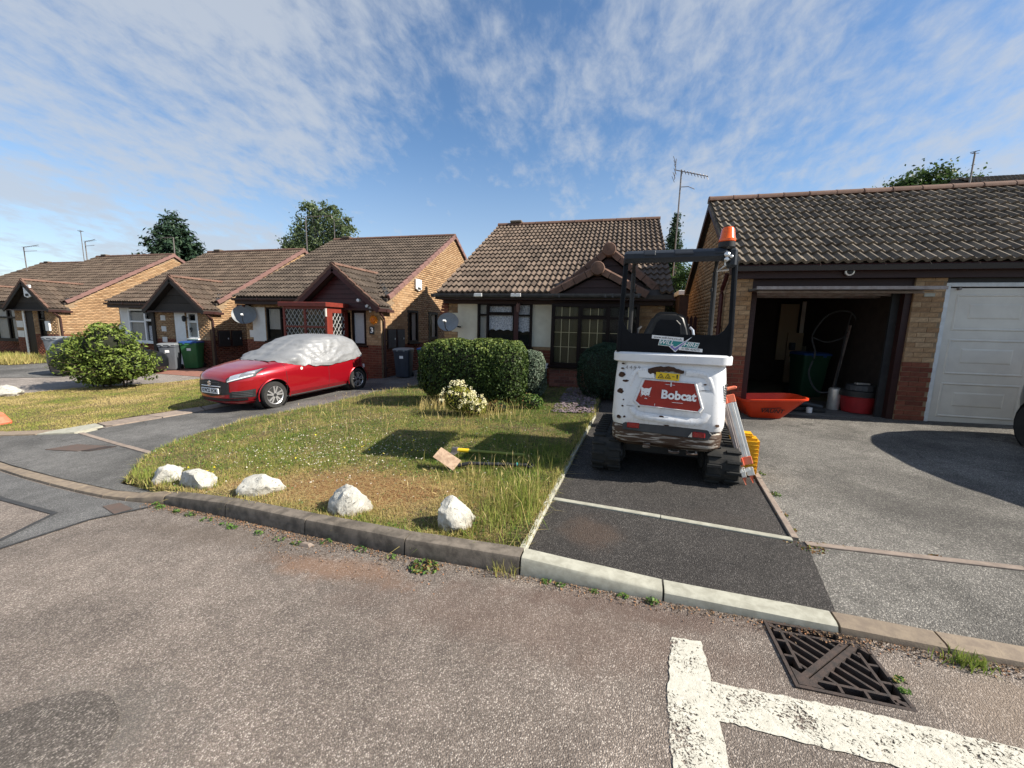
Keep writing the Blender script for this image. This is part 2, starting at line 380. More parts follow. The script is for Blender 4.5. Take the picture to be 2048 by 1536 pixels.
def m_lace():
    k = NT('lace_curtain'); co = k.coord()
    v = k.n('ShaderNodeTexVoronoi'); v.feature = 'DISTANCE_TO_EDGE'; v.inputs['Scale'].default_value = 22; k.l(co, v.inputs['Vector'])
    c = k.mix(k.ramp(v.outputs['Distance'], .04, .16), (.88, .89, .92), (.45, .47, .52)); k.col(c).set(.95); return k.m
M['lace'] = m_lace()
def m_leaf(name, cols, rough=.5, trans=.12):
    k = NT(name); a = k.n('ShaderNodeAttribute'); a.attribute_name = 'tint'
    rp = k.n('ShaderNodeValToRGB'); els = rp.color_ramp.elements
    while len(els) < len(cols): els.new(.5)
    for i, cc in enumerate(cols): els[i].position = i/(len(cols)-1); els[i].color = (*cc, 1)
    k.l(a.outputs['Fac'], rp.inputs[0]); k.col(rp.outputs[0]).set(rough, spec=.18)
    t = k.n('ShaderNodeBsdfTranslucent'); k.l(rp.outputs[0], t.inputs[0]); mx = k.n('ShaderNodeMixShader'); mx.inputs[0].default_value = trans
    k.l(k.b.outputs[0], mx.inputs[1]); k.l(t.outputs[0], mx.inputs[2]); k.l(mx.outputs[0], k.out.inputs[0]); return k.m
M['box_leaf'] = m_leaf('hedge_leaf', [(.016, .030, .008), (.035, .062, .014), (.065, .10, .022), (.17, .21, .05)])
M['silver_leaf'] = m_leaf('silver_leaf', [(.06, .09, .055), (.10, .14, .09), (.16, .20, .14), (.22, .26, .19)])
M['dark_leaf'] = m_leaf('dark_leaf', [(.012, .028, .018), (.022, .045, .026), (.035, .065, .036)])
M['bush_leaf'] = m_leaf('bush_leaf', [(.045, .075, .014), (.09, .13, .024), (.15, .20, .038), (.22, .27, .06)])
M['conifer_leaf'] = m_leaf('conifer_leaf', [(.016, .034, .020), (.028, .055, .030), (.05, .085, .045)])
M['birch_leaf'] = m_leaf('birch_leaf', [(.07, .105, .045), (.12, .165, .075), (.18, .225, .11)], trans=.4)
M['tree_leaf'] = m_leaf('tree_leaf', [(.03, .06, .018), (.06, .10, .028), (.095, .145, .04)], trans=.35)
M['grass'] = m_leaf('grass_blade', [(.13, .20, .034), (.24, .29, .06), (.33, .31, .095), (.46, .37, .14), (.64, .52, .25), (.40, .215, .10)], .6, .35)
M['petal'] = m_leaf('petal', [(.66, .63, .54), (.55, .47, .36), (.80, .60, .05), (.85, .66, .02)], .6, .2)
M['blossom'] = m_leaf('cream_blossom', [(.78, .74, .55), (.70, .64, .36), (.62, .60, .30)], .6, .2)
M['petal_cream'] = pmat('cream_petal', (.82, .78, .58), (.70, .62, .36), 60, .7)
M['weed_leaf'] = m_leaf('weed_leaf', [(.03, .06, .015), (.06, .12, .025), (.10, .17, .035), (.20, .10, .04)])
M['bark'] = pmat('bark', (.09, .065, .045), (.055, .042, .03), 20, .95, bump=.6, bscale=40)
M['birchbark'] = pmat('birch_bark', (.45, .42, .38), (.10, .09, .08), 9, .9, lo=.5, hi=.62)

# ---------------------------------------------------------------- numpy helpers
def zr_np(X):
    sp = lambda x: np.logaddexp(0, x)
    return .02*X - .035*.8*sp(-(X+1.5)/.8) + .045*1.5*sp(-(X+9.0)/1.5) - _z0
def zt_np(X, Y):
    return zr_np(X) + np.where(Y > 2.4, .025 + (.022 + .010/(1+np.exp(-np.clip((X+2.5)/.8, -50, 50))))*(np.minimum(Y, 13)-2.4), 0)
def inpoly(poly, x, y):
    c = np.zeros(len(x), bool); n = len(poly)
    for i in range(n):
        x0, y0 = poly[i]; x1, y1 = poly[(i+1) % n]
        if y0 == y1: continue
        t = ((y0 > y) != (y1 > y)) & (x < (x1-x0)*(y-y0)/(y1-y0)+x0); c ^= t
    return c
def sample(poly, n):
    p = np.array(poly); lo, hi = p.min(0), p.max(0); X = []; Y = []; k = 0
    while k < n:
        q = RNG.uniform(lo, hi, (n, 2)); m = inpoly(poly, q[:, 0], q[:, 1]); X.append(q[m, 0]); Y.append(q[m, 1]); k += m.sum()
    return np.concatenate(X)[:n], np.concatenate(Y)[:n]
def np_mesh(name, V, F, mat, tint=None):
    """V (n,3), F (m,k) all of one size; tint per vertex"""
    me = bpy.data.meshes.new(name); k = F.shape[1]
    me.vertices.add(len(V)); me.vertices.foreach_set('co', V.astype(np.float32).ravel())
    me.loops.add(F.size); me.loops.foreach_set('vertex_index', F.astype(np.int32).ravel())
    me.polygons.add(len(F)); me.polygons.foreach_set('loop_start', np.arange(0, F.size, k, dtype=np.int32)); me.polygons.foreach_set('loop_total', np.full(len(F), k, np.int32))
    if tint is not None:
        a = me.attributes.new('tint', 'FLOAT', 'POINT'); a.data.foreach_set('value', tint.astype(np.float32))
    me.update(calc_edges=True); me.validate(); me.materials.append(mat); return me
def unit(a): return a/np.maximum(np.linalg.norm(a, axis=1, keepdims=True), 1e-9)
def leaves(P, N, size, tint, aspect=.5, spread=.7, fold=.25, droop=0):
    """one folded diamond leaf (2 tris) at each point, facing about N"""
    n = len(P); N = unit(N + RNG.normal(0, spread, (n, 3)))
    T = unit(np.cross(N, RNG.normal(0, 1, (n, 3)))); 
    if droop: T = unit(T + np.array([0, 0, -droop])); N = unit(np.cross(np.cross(T, N), T))
    B = np.cross(N, T); s = size[:, None] if isinstance(size, np.ndarray) else np.full((n, 1), size)
    s = s*RNG.uniform(.7, 1.3, (n, 1))
    a = P - T*s*.5; b = P + B*s*aspect*.5 + N*s*fold*.3; c = P + T*s*.5; d = P - B*s*aspect*.5 + N*s*fold*.3
    V = np.stack([a, b, c, d], 1).reshape(-1, 3); i = np.arange(n)[:, None]*4
    F = np.concatenate([i+[0, 1, 2], i+[0, 2, 3]], 0)
    return V, F, np.repeat(tint, 4)
def blades(X, Y, Z, h, wd, lean, tint, seg2=False):
    n = len(X); a = RNG.uniform(0, 2*math.pi, n); b = RNG.uniform(0, 2*math.pi, n); ln = np.abs(RNG.normal(0, lean, n))*h
    dx, dy = np.cos(a)*wd*.5, np.sin(a)*wd*.5; lx, ly = np.cos(b)*ln, np.sin(b)*ln; hz = np.sqrt(np.maximum(h**2 - ln**2*.7, (h*.25)**2))
    L = np.stack([X-dx, Y-dy, Z], 1); R = np.stack([X+dx, Y+dy, Z], 1); T = np.stack([X+lx, Y+ly, Z+hz], 1)
    if not seg2:
        V = np.stack([L, R, T], 1).reshape(-1, 3); F = np.arange(n*3).reshape(-1, 3); return V, F, np.repeat(tint, 3)
    mx = np.stack([X+lx*.3, Y+ly*.3, Z+hz*.6], 1); d = np.stack([dx, dy, 0*dx], 1)*.75
    V = np.stack([L, R, mx+d, mx-d, T], 1).reshape(-1, 3); i = np.arange(n)[:, None]*5
    F = np.concatenate([i+[0, 1, 2], i+[0, 2, 3], i+[3, 2, 4]], 0); return V, F, np.repeat(tint, 5)
def merge(parts):
    off = 0; V = []; F = []; T = []
    for v, f, t in parts: V.append(v); F.append(f+off); T.append(t); off += len(v)
    return np.concatenate(V), np.concatenate(F), np.concatenate(T)
def vnoise(X, Y, s, seed=0):
    """cheap smooth value noise 0..1"""
    r = np.random.default_rng(seed).random((64, 64)); x = X*s+100; y = Y*s+100; i = np.floor(x).astype(int); j = np.floor(y).astype(int); u = x-i; v = y-j; u = u*u*(3-2*u); v = v*v*(3-2*v)
    g = lambda a, b: r[a % 64, b % 64]
    return (g(i, j)*(1-u)+g(i+1, j)*u)*(1-v)+(g(i, j+1)*(1-u)+g(i+1, j+1)*u)*v

# ---------------------------------------------------------------- ground sheets
def sheet(name, poly, zoff, mat, fn=zt, step=.5, kind='structure', parent=None, cuts=None, holes=(), rough=0, skirt=0):
    bm = bmesh.new(); vs = [bm.verts.new((x, y, 0)) for x, y in poly]; bm.faces.new(vs)
    xs = [p[0] for p in poly]; ys = [p[1] for p in poly]
    cx, cy = cuts or (np.arange(math.floor(min(xs)), max(xs), step), np.arange(math.floor(min(ys)), max(ys), step))
    for x in cx: bmesh.ops.bisect_plane(bm, geom=bm.verts[:]+bm.edges[:]+bm.faces[:], plane_co=(x, 0, 0), plane_no=(1, 0, 0))
    for y in cy: bmesh.ops.bisect_plane(bm, geom=bm.verts[:]+bm.edges[:]+bm.faces[:], plane_co=(0, y, 0), plane_no=(0, 1, 0))
    for (x0, y0, x1, y1) in holes:
        bmesh.ops.delete(bm, geom=[f for f in bm.faces if x0 < f.calc_center_median().x < x1 and y0 < f.calc_center_median().y < y1], context='FACES')
    bmesh.ops.triangulate(bm, faces=bm.faces[:])
    for v in bm.verts:
        v.co.z = fn(v.co.x, v.co.y) + zoff
        if rough: v.co.z += rough*mnoise.noise((v.co.x*2.3, v.co.y*2.3, 0))
    bmesh.ops.recalc_face_normals(bm, faces=bm.faces[:])
    if skirt:
        for e in [e for e in bm.edges if len(e.link_faces) == 1]:
            a, b = e.verts; bm.faces.new((a, b, bm.verts.new(b.co-Vector((0, 0, skirt))), bm.verts.new(a.co-Vector((0, 0, skirt)))))
    me = bpy.data.meshes.new(name); bm.to_mesh(me); bm.free()
    if sum(p.normal.z for p in me.polygons) < 0: me.flip_normals()
    me.materials.append(mat); me.polygons.foreach_set('use_smooth', [True]*len(me.polygons))
    o = link(name, me, parent)
    if kind: o['kind'] = kind
    return o

GR = (.868, 1.862, 1.312, 2.282)     # gully opening
far = [-400, -120, -60, -40, -30, -25, -20, -17, -14, -12, -10.5, -9, -8, -7, -6, -5, -4.3, -3.6, -3, -2.5, -2, -1.5, -1, -.5, 0, .5, GR[0], GR[2], 2, 3, 4, 6, 9, 13, 20, 40, 120, 400]
def ground_z(x, y): 
    return zr(max(-60, min(60, x))) + (-.06 if y < 2.8 else (zt(max(-60, min(60, x)), y) - zr(max(-60, min(60, x))) - .03))
sheet('ground', [(-500, -300), (500, -300), (500, 700), (-500, 700)], -.02, M['ground'], ground_z, cuts=(far, [-40, -10, 0, GR[1], GR[3], 2.8, 3.5, 5, 7, 9, 11, 13, 16, 30, 100, 300]), holes=[GR])
KERB = [(-30, 8.0), (-16, 4.9), (-12, 4.0), (-9.5, 3.42), (-8.3, 3.18), (-7.32, 3.0), (-6.65, 2.885), (-5.99, 2.79), (-5.45, 2.715), (-4.93, 2.66), (-4.59, 2.65), (-4.1, 2.66), (-3.25, 2.575), (-2.31, 2.46), (-1.38, 2.37), (-.53, 2.35), (.35, 2.315), (1.225, 2.285), (1.68, 2.265), (2.6, 2.235), (3.5, 2.2), (4.4, 2.16), (5.3, 2.1), (9, 1.8), (20, 1.0)]
KH = [.03]*9 + [.03, .035, .09, .125, .125, .125, .122, .062, .042, .034, .03, .03, .03, .03, .03, .03]
sheet('road', [(x, y+.05) for x, y in KERB] + [(20, -30), (-30, -30)], 0, M['road'], zr, cuts=([x for x in far if -30 < x < 20], [-15, -6, -2, 0, 1, GR[1], GR[3]]), holes=[GR])

def kerb_run():
    root = tag(empty('kerb'), kind='structure')
    for i in range(3, len(KERB)-2):
        (x0, y0), (x1, y1) = KERB[i], KERB[i+1]; d = Vector((x1-x0, y1-y0, 0)); L = d.length; d.normalize(); nrm = Vector((-d.y, d.x, 0))
        W = .128; h0, h1 = KH[i], KH[i+1]; n = 5; rings = []
        for k in range(n+1):
            t = .006/L + (1-.012/L)*k/n; p = Vector((x0, y0, 0)) + d*L*t; z = zr(p.x); h = h0+(h1-h0)*t
            j = lambda s: mnoise.noise((p.x*9+s*7, p.y*9, s))*.0035
            prof = [(0.004, -.08), (.0+j(1), .0), (.010+j(2), h*.8), (.018+j(3), h-.006), (.032, h+j(4)), (W-.008, h+.003+j(5)), (W, h-.004), (W, -.08)]
            rings.append([p + nrm*a + Vector((0, 0, z+b)) for a, b in prof])
        mt = M['concrete_old'] if -4.2 < x0 < -.6 else (M['concrete_new'] if -.6 < x0 < 1.2 else M['concrete_brown'])
        m = MB().loft(rings); m.build('kerb_stone', mt, root, smooth=True)
    return root
kerb_run()

# lawns, drives
DRIVE_L = [(-9.9, 3.6), (-8.3, 3.28), (-7.32, 3.1), (-5.99, 2.9), (-4.93, 2.77), (-4.15, 2.78), (-5.1, 2.92), (-5.9, 3.7), (-6.2, 4.65), (-6.2, 5.5), (-5.75, 6.73), (-5.5, 8.14), (-4.95, 9.24), (-4.3, 9.4), (-4.3, 24), (-6.9, 24), (-6.9, 10.8), (-11.8, 10.8), (-11.9, 10.1), (-8.2, 9.9), (-7.9, 8), (-8.0, 6.1), (-8.4, 4.82), (-8.36, 4.36), (-9.52, 3.98)]
sheet('side_driveway', DRIVE_L, .004, M['leftdrive'])
sheet('shared_driveway', [(-30, 7.5), (-16, 4.95), (-9.4, 4.0), (-8.2, 4.9), (-8.2, 9.9), (-11.9, 10.2), (-11.9, 14), (-40, 14), (-40, 9)], -.004, M['paledrive'])
sheet('dark_driveway', [(-30, 8.2), (-19.5, 7.7), (-17.2, 8.6), (-17.4, 10.3), (-18.0, 12), (-30, 12)], .006, M['leftdrive'])
sheet('brick_path', [(-18.0, 10.35), (-12.2, 9.9), (-11.9, 11.9), (-18.0, 11.95)], .004, M['redpave'])
sheet('old_driveway', [(-.5, 2.43), (1.3, 2.40), (2.6, 2.35), (5.3, 2.2), (9, 1.9), (9.5, 7.6), (1.8, 7.6), (1.8, 12), (-.3, 12)], 0, M['olddrive'])
sheet('new_driveway', [(-.53, 2.46), (.35, 2.43), (1.262, 2.405), (1.405, 3.13), (1.36, 3.2), (1.45, 4.35), (1.62, 6), (1.78, 7.4), (1.78, 9.1), (-.22, 8.7), (-.28, 6.5), (-.49, 3.43)], .005, M['newdrive'])
sheet('slate_bed', [(-.95, 6.65), (-.3, 6.45), (-.2, 8.85), (-1.3, 8.85), (-1.35, 7.4)], .062, M['soil'], step=.3)
LAWN = [(-4.2, 2.79), (-3.25, 2.70), (-2.31, 2.59), (-1.38, 2.50), (-.61, 2.475), (-.56, 2.75), (-.53, 3.43), (-.32, 6.5), (-.3, 9.3), (-4.25, 9.35), (-4.90, 9.24), (-5.45, 8.14), (-5.70, 6.73), (-6.15, 5.5), (-6.15, 4.65), (-5.85, 3.75), (-5.05, 2.97)]
def zlawn(x, y): return zt(x, y) + .055
sheet('front_lawn', LAWN, 0, M['soil'], zlawn, step=.25, rough=.012, skirt=.12)
LAWN2 = [(-17, 4.5), (-14, 3.95), (-11.5, 4.0), (-9.74, 4.12), (-9.0, 4.42), (-8.9, 4.87), (-8.85, 5.4), (-8.42, 6.36), (-8.3, 8), (-8.35, 9.9), (-12.6, 9.6), (-12.8, 8.6), (-14.1, 7.35), (-14.4, 6.2), (-17, 5.7)]
sheet('side_lawn', LAWN2, .02, M['soil'], step=.5, rough=.012)
GRASS1 = [(-34, 9.2), (-23.0, 10.1), (-22.6, 11.2), (-24, 12.1), (-34, 12.1)]
sheet('rough_verge', GRASS1, .02, M['soil'], step=1)

def edging(name, pts, mat, w=.05, h=.025, cut=.92, parent=None):
    root = tag(empty(name), kind='structure')
    P = [Vector((*p, 0)) for p in pts]
    for a, b in zip(P, P[1:]):
        L = (b-a).length; k = max(1, round(L/cut))
        for i in range(k):
            p, q = a.lerp(b, i/k), a.lerp(b, (i+1)/k); d = (q-p).normalized(); p = p + d*.003; q = q - d*.003; n = Vector((-d.y, d.x, 0))*w/2; rings = []
            hh = h + random.uniform(-.004, .004)
            for t in (0, .5, 1):
                c = p.lerp(q, t); z = zt(c.x, c.y)
                rings.append([c-n+Vector((0, 0, z-.05)), c-n+Vector((0, 0, z+hh-.004)), c-n*.8+Vector((0, 0, z+hh)), c+n*.8+Vector((0, 0, z+hh)), c+n+Vector((0, 0, z+hh-.004)), c+n+Vector((0, 0, z-.05))])
            MB().loft(rings).build('edging_stone', mat, root)
edging('lawn_edging', [(-.565, 2.52), (-.505, 3.46), (-.29, 6.55)], M['concrete_new'], .05, .04)
edging('threshold_edging', [(-.475, 3.43), (1.33, 3.19)], M['concrete_new'], .055, .018, .95)
edging('boundary_edging', [(1.35, 3.2), (1.455, 4.35), (1.62, 6), (1.77, 7.35)], M['concrete_pink'], .05, .025)
edging('garage_edging', [(1.40, 3.16), (2.65, 3.175), (5.2, 3.15), (8.5, 3.0)], M['concrete_pink'], .055, .016, .92)
edging('pavement_edging', [(-8.40, 4.37), (-5.86, 3.76)], M['concrete_pink'], .07, .014)
edging('far_edging', [(-30, 8.15), (-19.5, 7.65)], M['concrete_new'], .10, .03, 1.5)
def flat_slab(name, poly, mat, h, parent):
    m = MB(); top = [(x, y, zt(x, y)+h) for x, y in poly]; bot = [(x, y, zt(x, y)-.05) for x, y in poly]
    return m.loft([bot, top]).build(name, mat, parent)
st = tag(empty('paving_strip'), kind='structure')
for q, mt in (([(-10.4, 4.02), (-9.62, 3.93), (-9.02, 4.13), (-9.05, 4.4), (-9.7, 4.14)], 'concrete_brown'), ([(-9.0, 4.14), (-8.5, 4.34), (-8.55, 4.75), (-8.92, 4.85), (-9.03, 4.42)], 'concrete_new'), ([(-8.54, 4.78), (-8.44, 4.82), (-8.2, 5.45), (-8.74, 5.5), (-8.91, 4.88)], 'concrete_pink'), ([(-8.2, 5.47), (-7.99, 6.1), (-8.43, 6.34), (-8.73, 5.52)], 'concrete_pink'), ([(-7.98, 6.12), (-7.85, 7.2), (-8.3, 7.4), (-8.42, 6.37)], 'concrete_pink')):
    flat_slab('paving_slab', q, M[mt], .022, st)

# road patches and tar seams
sheet('road_patch', [(-4.22, 2.645), (-4.17, 2.59), (-4.42, 2.28), (-4.50, 1.77), (-4.62, 1.0), (-4.86, 1.0), (-4.68, 1.84), (-4.92, 2.30), (-5.95, 2.42), (-9.4, 3.0), (-9.5, 3.40), (-8.3, 3.16), (-7.32, 2.98), (-5.99, 2.77), (-4.93, 2.64)], .004, M['road_patch'], zr, step=.4)
def seam(pts, w):
    L = []; R = []
    P = [Vector((*p, 0)) for p in pts]
    for i, p in enumerate(P):
        d = (P[min(i+1, len(P)-1)]-P[max(i-1, 0)]).normalized(); n = Vector((-d.y, d.x, 0))*w/2
        L.append((p+n)[:2]); R.append((p-n)[:2])
    sheet('tar_seam', L+R[::-1], .008, M['tar'], zr, step=.4)
seam([(-4.20, 2.63), (-4.17, 2.59), (-4.42, 2.28), (-4.50, 1.77), (-4.62, 1.0)], .035)
seam([(-4.86, 1.0), (-4.68, 1.84), (-4.92, 2.30), (-5.95, 2.42), (-9.4, 3.0)], .045)
sheet('round_patch', [(-2.13+.37*math.cos(a)*random.uniform(.97, 1.03), .70+.36*math.sin(a)*random.uniform(.97, 1.03)) for a in np.arange(0, 6.28, .2)], .005, M['worn_patch'], zr, step=.2)
sheet('road_rust_cover', [(-4.65, 2.50), (-4.32, 2.40), (-4.28, 2.52), (-4.58, 2.60)], .009, M['hatch'], zr)
hc = tag(empty('access_cover'), 'small rusty metal access cover set in the pavement of the side driveway', 'access cover')
flat_slab('cover_plate', [(-7.75, 3.62), (-7.16, 3.66), (-7.02, 3.92), (-7.62, 3.90)], M['hatch'], .012, hc)
flat_slab('cover_frame', [(-7.12, 3.68), (-6.98, 3.70), (-6.85, 3.93), (-6.99, 3.93)], M['iron'], .014, hc)
# white road lines
def jag(a, b, n, amp):
    return [(a[0]+(b[0]-a[0])*i/n + random.uniform(-amp, amp), a[1]+(b[1]-a[1])*i/n + random.uniform(-amp, amp)) for i in range(n)]
def line(pts, amp=.005):
    P = []
    for a, b in zip(pts, pts[1:]+pts[:1]): P += jag(a, b, max(2, int(math.dist(a, b)/.025)), amp)
    tag(sheet('road_marking', P, .005, M['line'], zr, step=.3), kind='structure')
line([(.362, 2.03), (.508, 2.04), (.503, 1.795), (1.05, 1.80), (1.62, 1.775), (3.5, 1.70), (3.5, 1.50), (1.5, 1.555), (1.05, 1.58), (.497, 1.605), (.47, .9), (.285, .9), (.293, 1.5), (.30, 1.66)])

# gully grate
def gully():
    cx, cy = (GR[0]+GR[2])/2, (GR[1]+GR[3])/2; z0 = zr(cx)+.003; t = thing('gully_grate', 'rusty cast iron drain grate with diagonal bars set in the road beside the kerb', 'drain grate', (cx, cy, z0))
    hw, hh = (GR[2]-GR[0])/2, (GR[3]-GR[1])/2
    m = MB(); m.box((-hw, -hh, -.5), (hw, hh, -.45))
    for a, b in (((-hw-.01, -hh-.01, -.5), (-hw, hh+.01, -.03)), ((hw, -hh-.01, -.5), (hw+.01, hh+.01, -.03)), ((-hw, -hh-.01, -.5), (hw, -hh, -.03)), ((-hw, hh, -.5), (hw, hh+.01, -.03))): m.box(a, b)
    m.build('gully_pit', M['pit'], t)
    m = MB(); f = .012
    for a, b in (((-hw-.004, -hh-.004, -.05), (-hw+f, hh+.004, .002)), ((hw-f, -hh-.004, -.05), (hw+.004, hh+.004, .002)), ((-hw+f, -hh-.004, -.05), (hw-f, -hh+f, .0025)), ((-hw+f, hh-f, -.05), (hw-f, hh+.004, .0025))): m.box(a, b)
    m.build('grate_frame', M['iron'], t)
    # two triangular lids, hinge diagonal runs from (-,-) to (+,+) corner
    A = hw-f-.004; B = hh-f-.004
    def lidbar(p, q, w, h=.001): MB().bar((p[0], p[1], -.02+h), (q[0], q[1], -.02+h), w, .04).build('grate_bar', M['iron'], t)
    for s in (1, -1):
        o = .024*s
        lidbar((-A+.015 - o*.0, -B+.0+o*1.3), (A-.03, B-.03+o*1.3), .026) if s > 0 else lidbar((-A+.03, -B+.03+o*1.3), (A-.015, B+o*1.3), .026)
    for s in (1, -1):   # s=1: upper-left lid
        P = lambda x, y: (x*s, y*s)
        # bars run perpendicular to the hinge, towards the outer corner
        lidbar(P(-A+.045, -B+.10), P(-A+.045, B-.01), .014, .0005); lidbar(P(-A+.01, B-.045), P(A-.09, B-.045), .014, .0002)
        for k in range(3):
            yk = -B+.17+k*.10; lidbar(P(-A, yk), P(-A+.045, yk), .013); lidbar(P(A-.17-k*.10, B), P(A-.17-k*.10, B-.045), .013)
        lidbar(P(-A, B), P(-A+.05, B-.05), .016, .0008)
        for k in range(9):
            u = -.82+1.64*k/8*.97; c = Vector((u*A, u*B+.03, 0)); d = Vector((-.6, .6, 0)) 
            e = c + d*2
            # clip against inner strips
            tt = min(((-A+.05)-c.x)/d.x if d.x else 9, ((B-.05)-c.y)/d.y if d.y > 0 else 9)
            if tt > .04: e = c+d*tt; lidbar(P(c.x, c.y), P(e.x, e.y), .013, -.0006)
    m = MB(); m.prism([(-A, -B), (-A+.10, -B), (-A, -B+.10)], -.04, .002, 'z').build('corner_plate', M['iron'], t); MB().prism([(A, B), (A-.10, B), (A, B-.10)], -.04, .002, 'z').build('corner_plate', M['iron'], t)
gully()

# ---------------------------------------------------------------- masonry and tiling
_bm = {}
def brick_mesh(w, mat, h=.065):
    k = (round(w, 2), mat, h)
    if k not in _bm:
        w2 = k[0]/2; m = MB(); m._add([(-w2,-.008,-h/2),(w2,-.008,-h/2),(w2,-.008,h/2),(-w2,-.008,h/2),(-w2,.02,-h/2),(w2,.02,-h/2),(w2,.02,h/2),(-w2,.02,h/2)], [(0,1,2,3),(0,4,5,1),(1,5,6,2),(2,6,7,3),(3,7,4,0)])
        _bm[k] = m.mesh('brick', M[mat], recalc=False)
    return _bm[k]
def wall_panels(m, u0, u1, z0, top, ops, t):
    """solid wall in local u (x), depth y 0..t, with openings left out"""
    us = sorted({u0, u1, *[v for o in ops for v in (o[0], o[2]) if u0 < v < u1], *getattr(top, 'knots', [])})
    us = [u for u in us if u0 <= u <= u1]
    for a, b in zip(us, us[1:]):
        mid = (a+b)/2; blk = sorted([(o[1], o[3]) for o in ops if o[0] < mid < o[2]]); z = z0
        for lo, hi in blk:
            if lo > z: m.box((a, 0, z), (b, t, lo))
            z = max(z, hi)
        ta, tb = top(a), top(b)
        if min(ta, tb) > z-.001: m.prism([(a, z), (b, z), (b, tb), (a, ta)], 0, t, 'y')
def brick_wall(house, name, loc, rz, u0, u1, z0, top, ops=(), parts=0, mats=('red', 'buff'), zc=1.0, t=.1, course0=None, skip=None, mortar='mortar'):
    """a wall: mortar body plus laid bricks standing proud of the joints. faces local -y after rotation rz"""
    if not callable(top): tv = top; top = lambda u: tv
    m = MB(); wall_panels(m, u0, u1, z0, top, ops, t)
    root = m.build(name, M[mortar], house, loc, (0, 0, rz))
    mw = Matrix.Translation(house.location) @ Matrix.Rotation(house.rotation_euler.z, 4, 'Z') @ Matrix.Translation(loc) @ Matrix.Rotation(rz, 4, 'Z')
    items = []; zmax = max(top(u0 + (u1-u0)*i/40) for i in range(41)); row = 0; z = z0+.0375
    while z < zmax-.03:
        off = .1125 if row % 2 else 0; u = u0 - off; row += 1
        segs = [(u0, u1)]
        for o in ops:
            if o[1] < z < o[3]:
                ns = []
                for a, b in segs:
                    if o[2] <= a or o[0] >= b: ns.append((a, b)); continue
                    if o[0] > a: ns.append((a, o[0]))
                    if o[2] < b: ns.append((o[2], b))
                segs = ns
        while u < u1:
            for a, b in segs:
                x0, x1 = max(u+.005, a), min(u+.22, b)
                if x1-x0 > .04 and min(top(x0), top(x1)) > z+.03 and not (skip and skip((x0+x1)/2, z)):
                    items.append(((x0+x1)/2, z, x1-x0, mats[0] if z < zc else mats[1]))
            u += .225
        z += .075
    items.sort(key=lambda q: (mw @ Vector((q[0], 0, q[1])) - CAMP).length)
    for (u, z, w_, mt) in items[:parts]:
        link('brick', brick_mesh(w_, mt), root, (u, random.uniform(-.0015, .0015), z), (random.uniform(-.004, .004), 0, random.uniform(-.004, .004)))
    for mt in mats:
        rest = [q for q in items[parts:] if q[3] == mt]
        if not rest: continue
        A = np.array([q[:3] for q in rest]); n = len(A); s = np.array([(-1,-.008,-1),(1,-.008,-1),(1,-.008,1),(-1,-.008,1),(-1,.02,-1),(1,.02,-1),(1,.02,1),(-1,.02,1)], float)
        V = np.empty((n, 8, 3)); V[:, :, 0] = A[:, None, 0] + s[:, 0]*A[:, None, 2]/2; V[:, :, 1] = s[:, 1] + RNG.uniform(-.0015, .0015, (n, 1)); V[:, :, 2] = A[:, None, 1] + s[:, 2]*.0325
        F = (np.arange(n)[:, None, None]*8 + np.array([(0,1,2,3),(0,4,5,1),(1,5,6,2),(2,6,7,3),(3,7,4,0)])[None]).reshape(-1, 4)
        o = link('brickwork', np_mesh('brickwork', V.reshape(-1, 3), F, M[mt], np.repeat(RNG.random(n), 8)), root); o['kind'] = 'stuff'
    return root

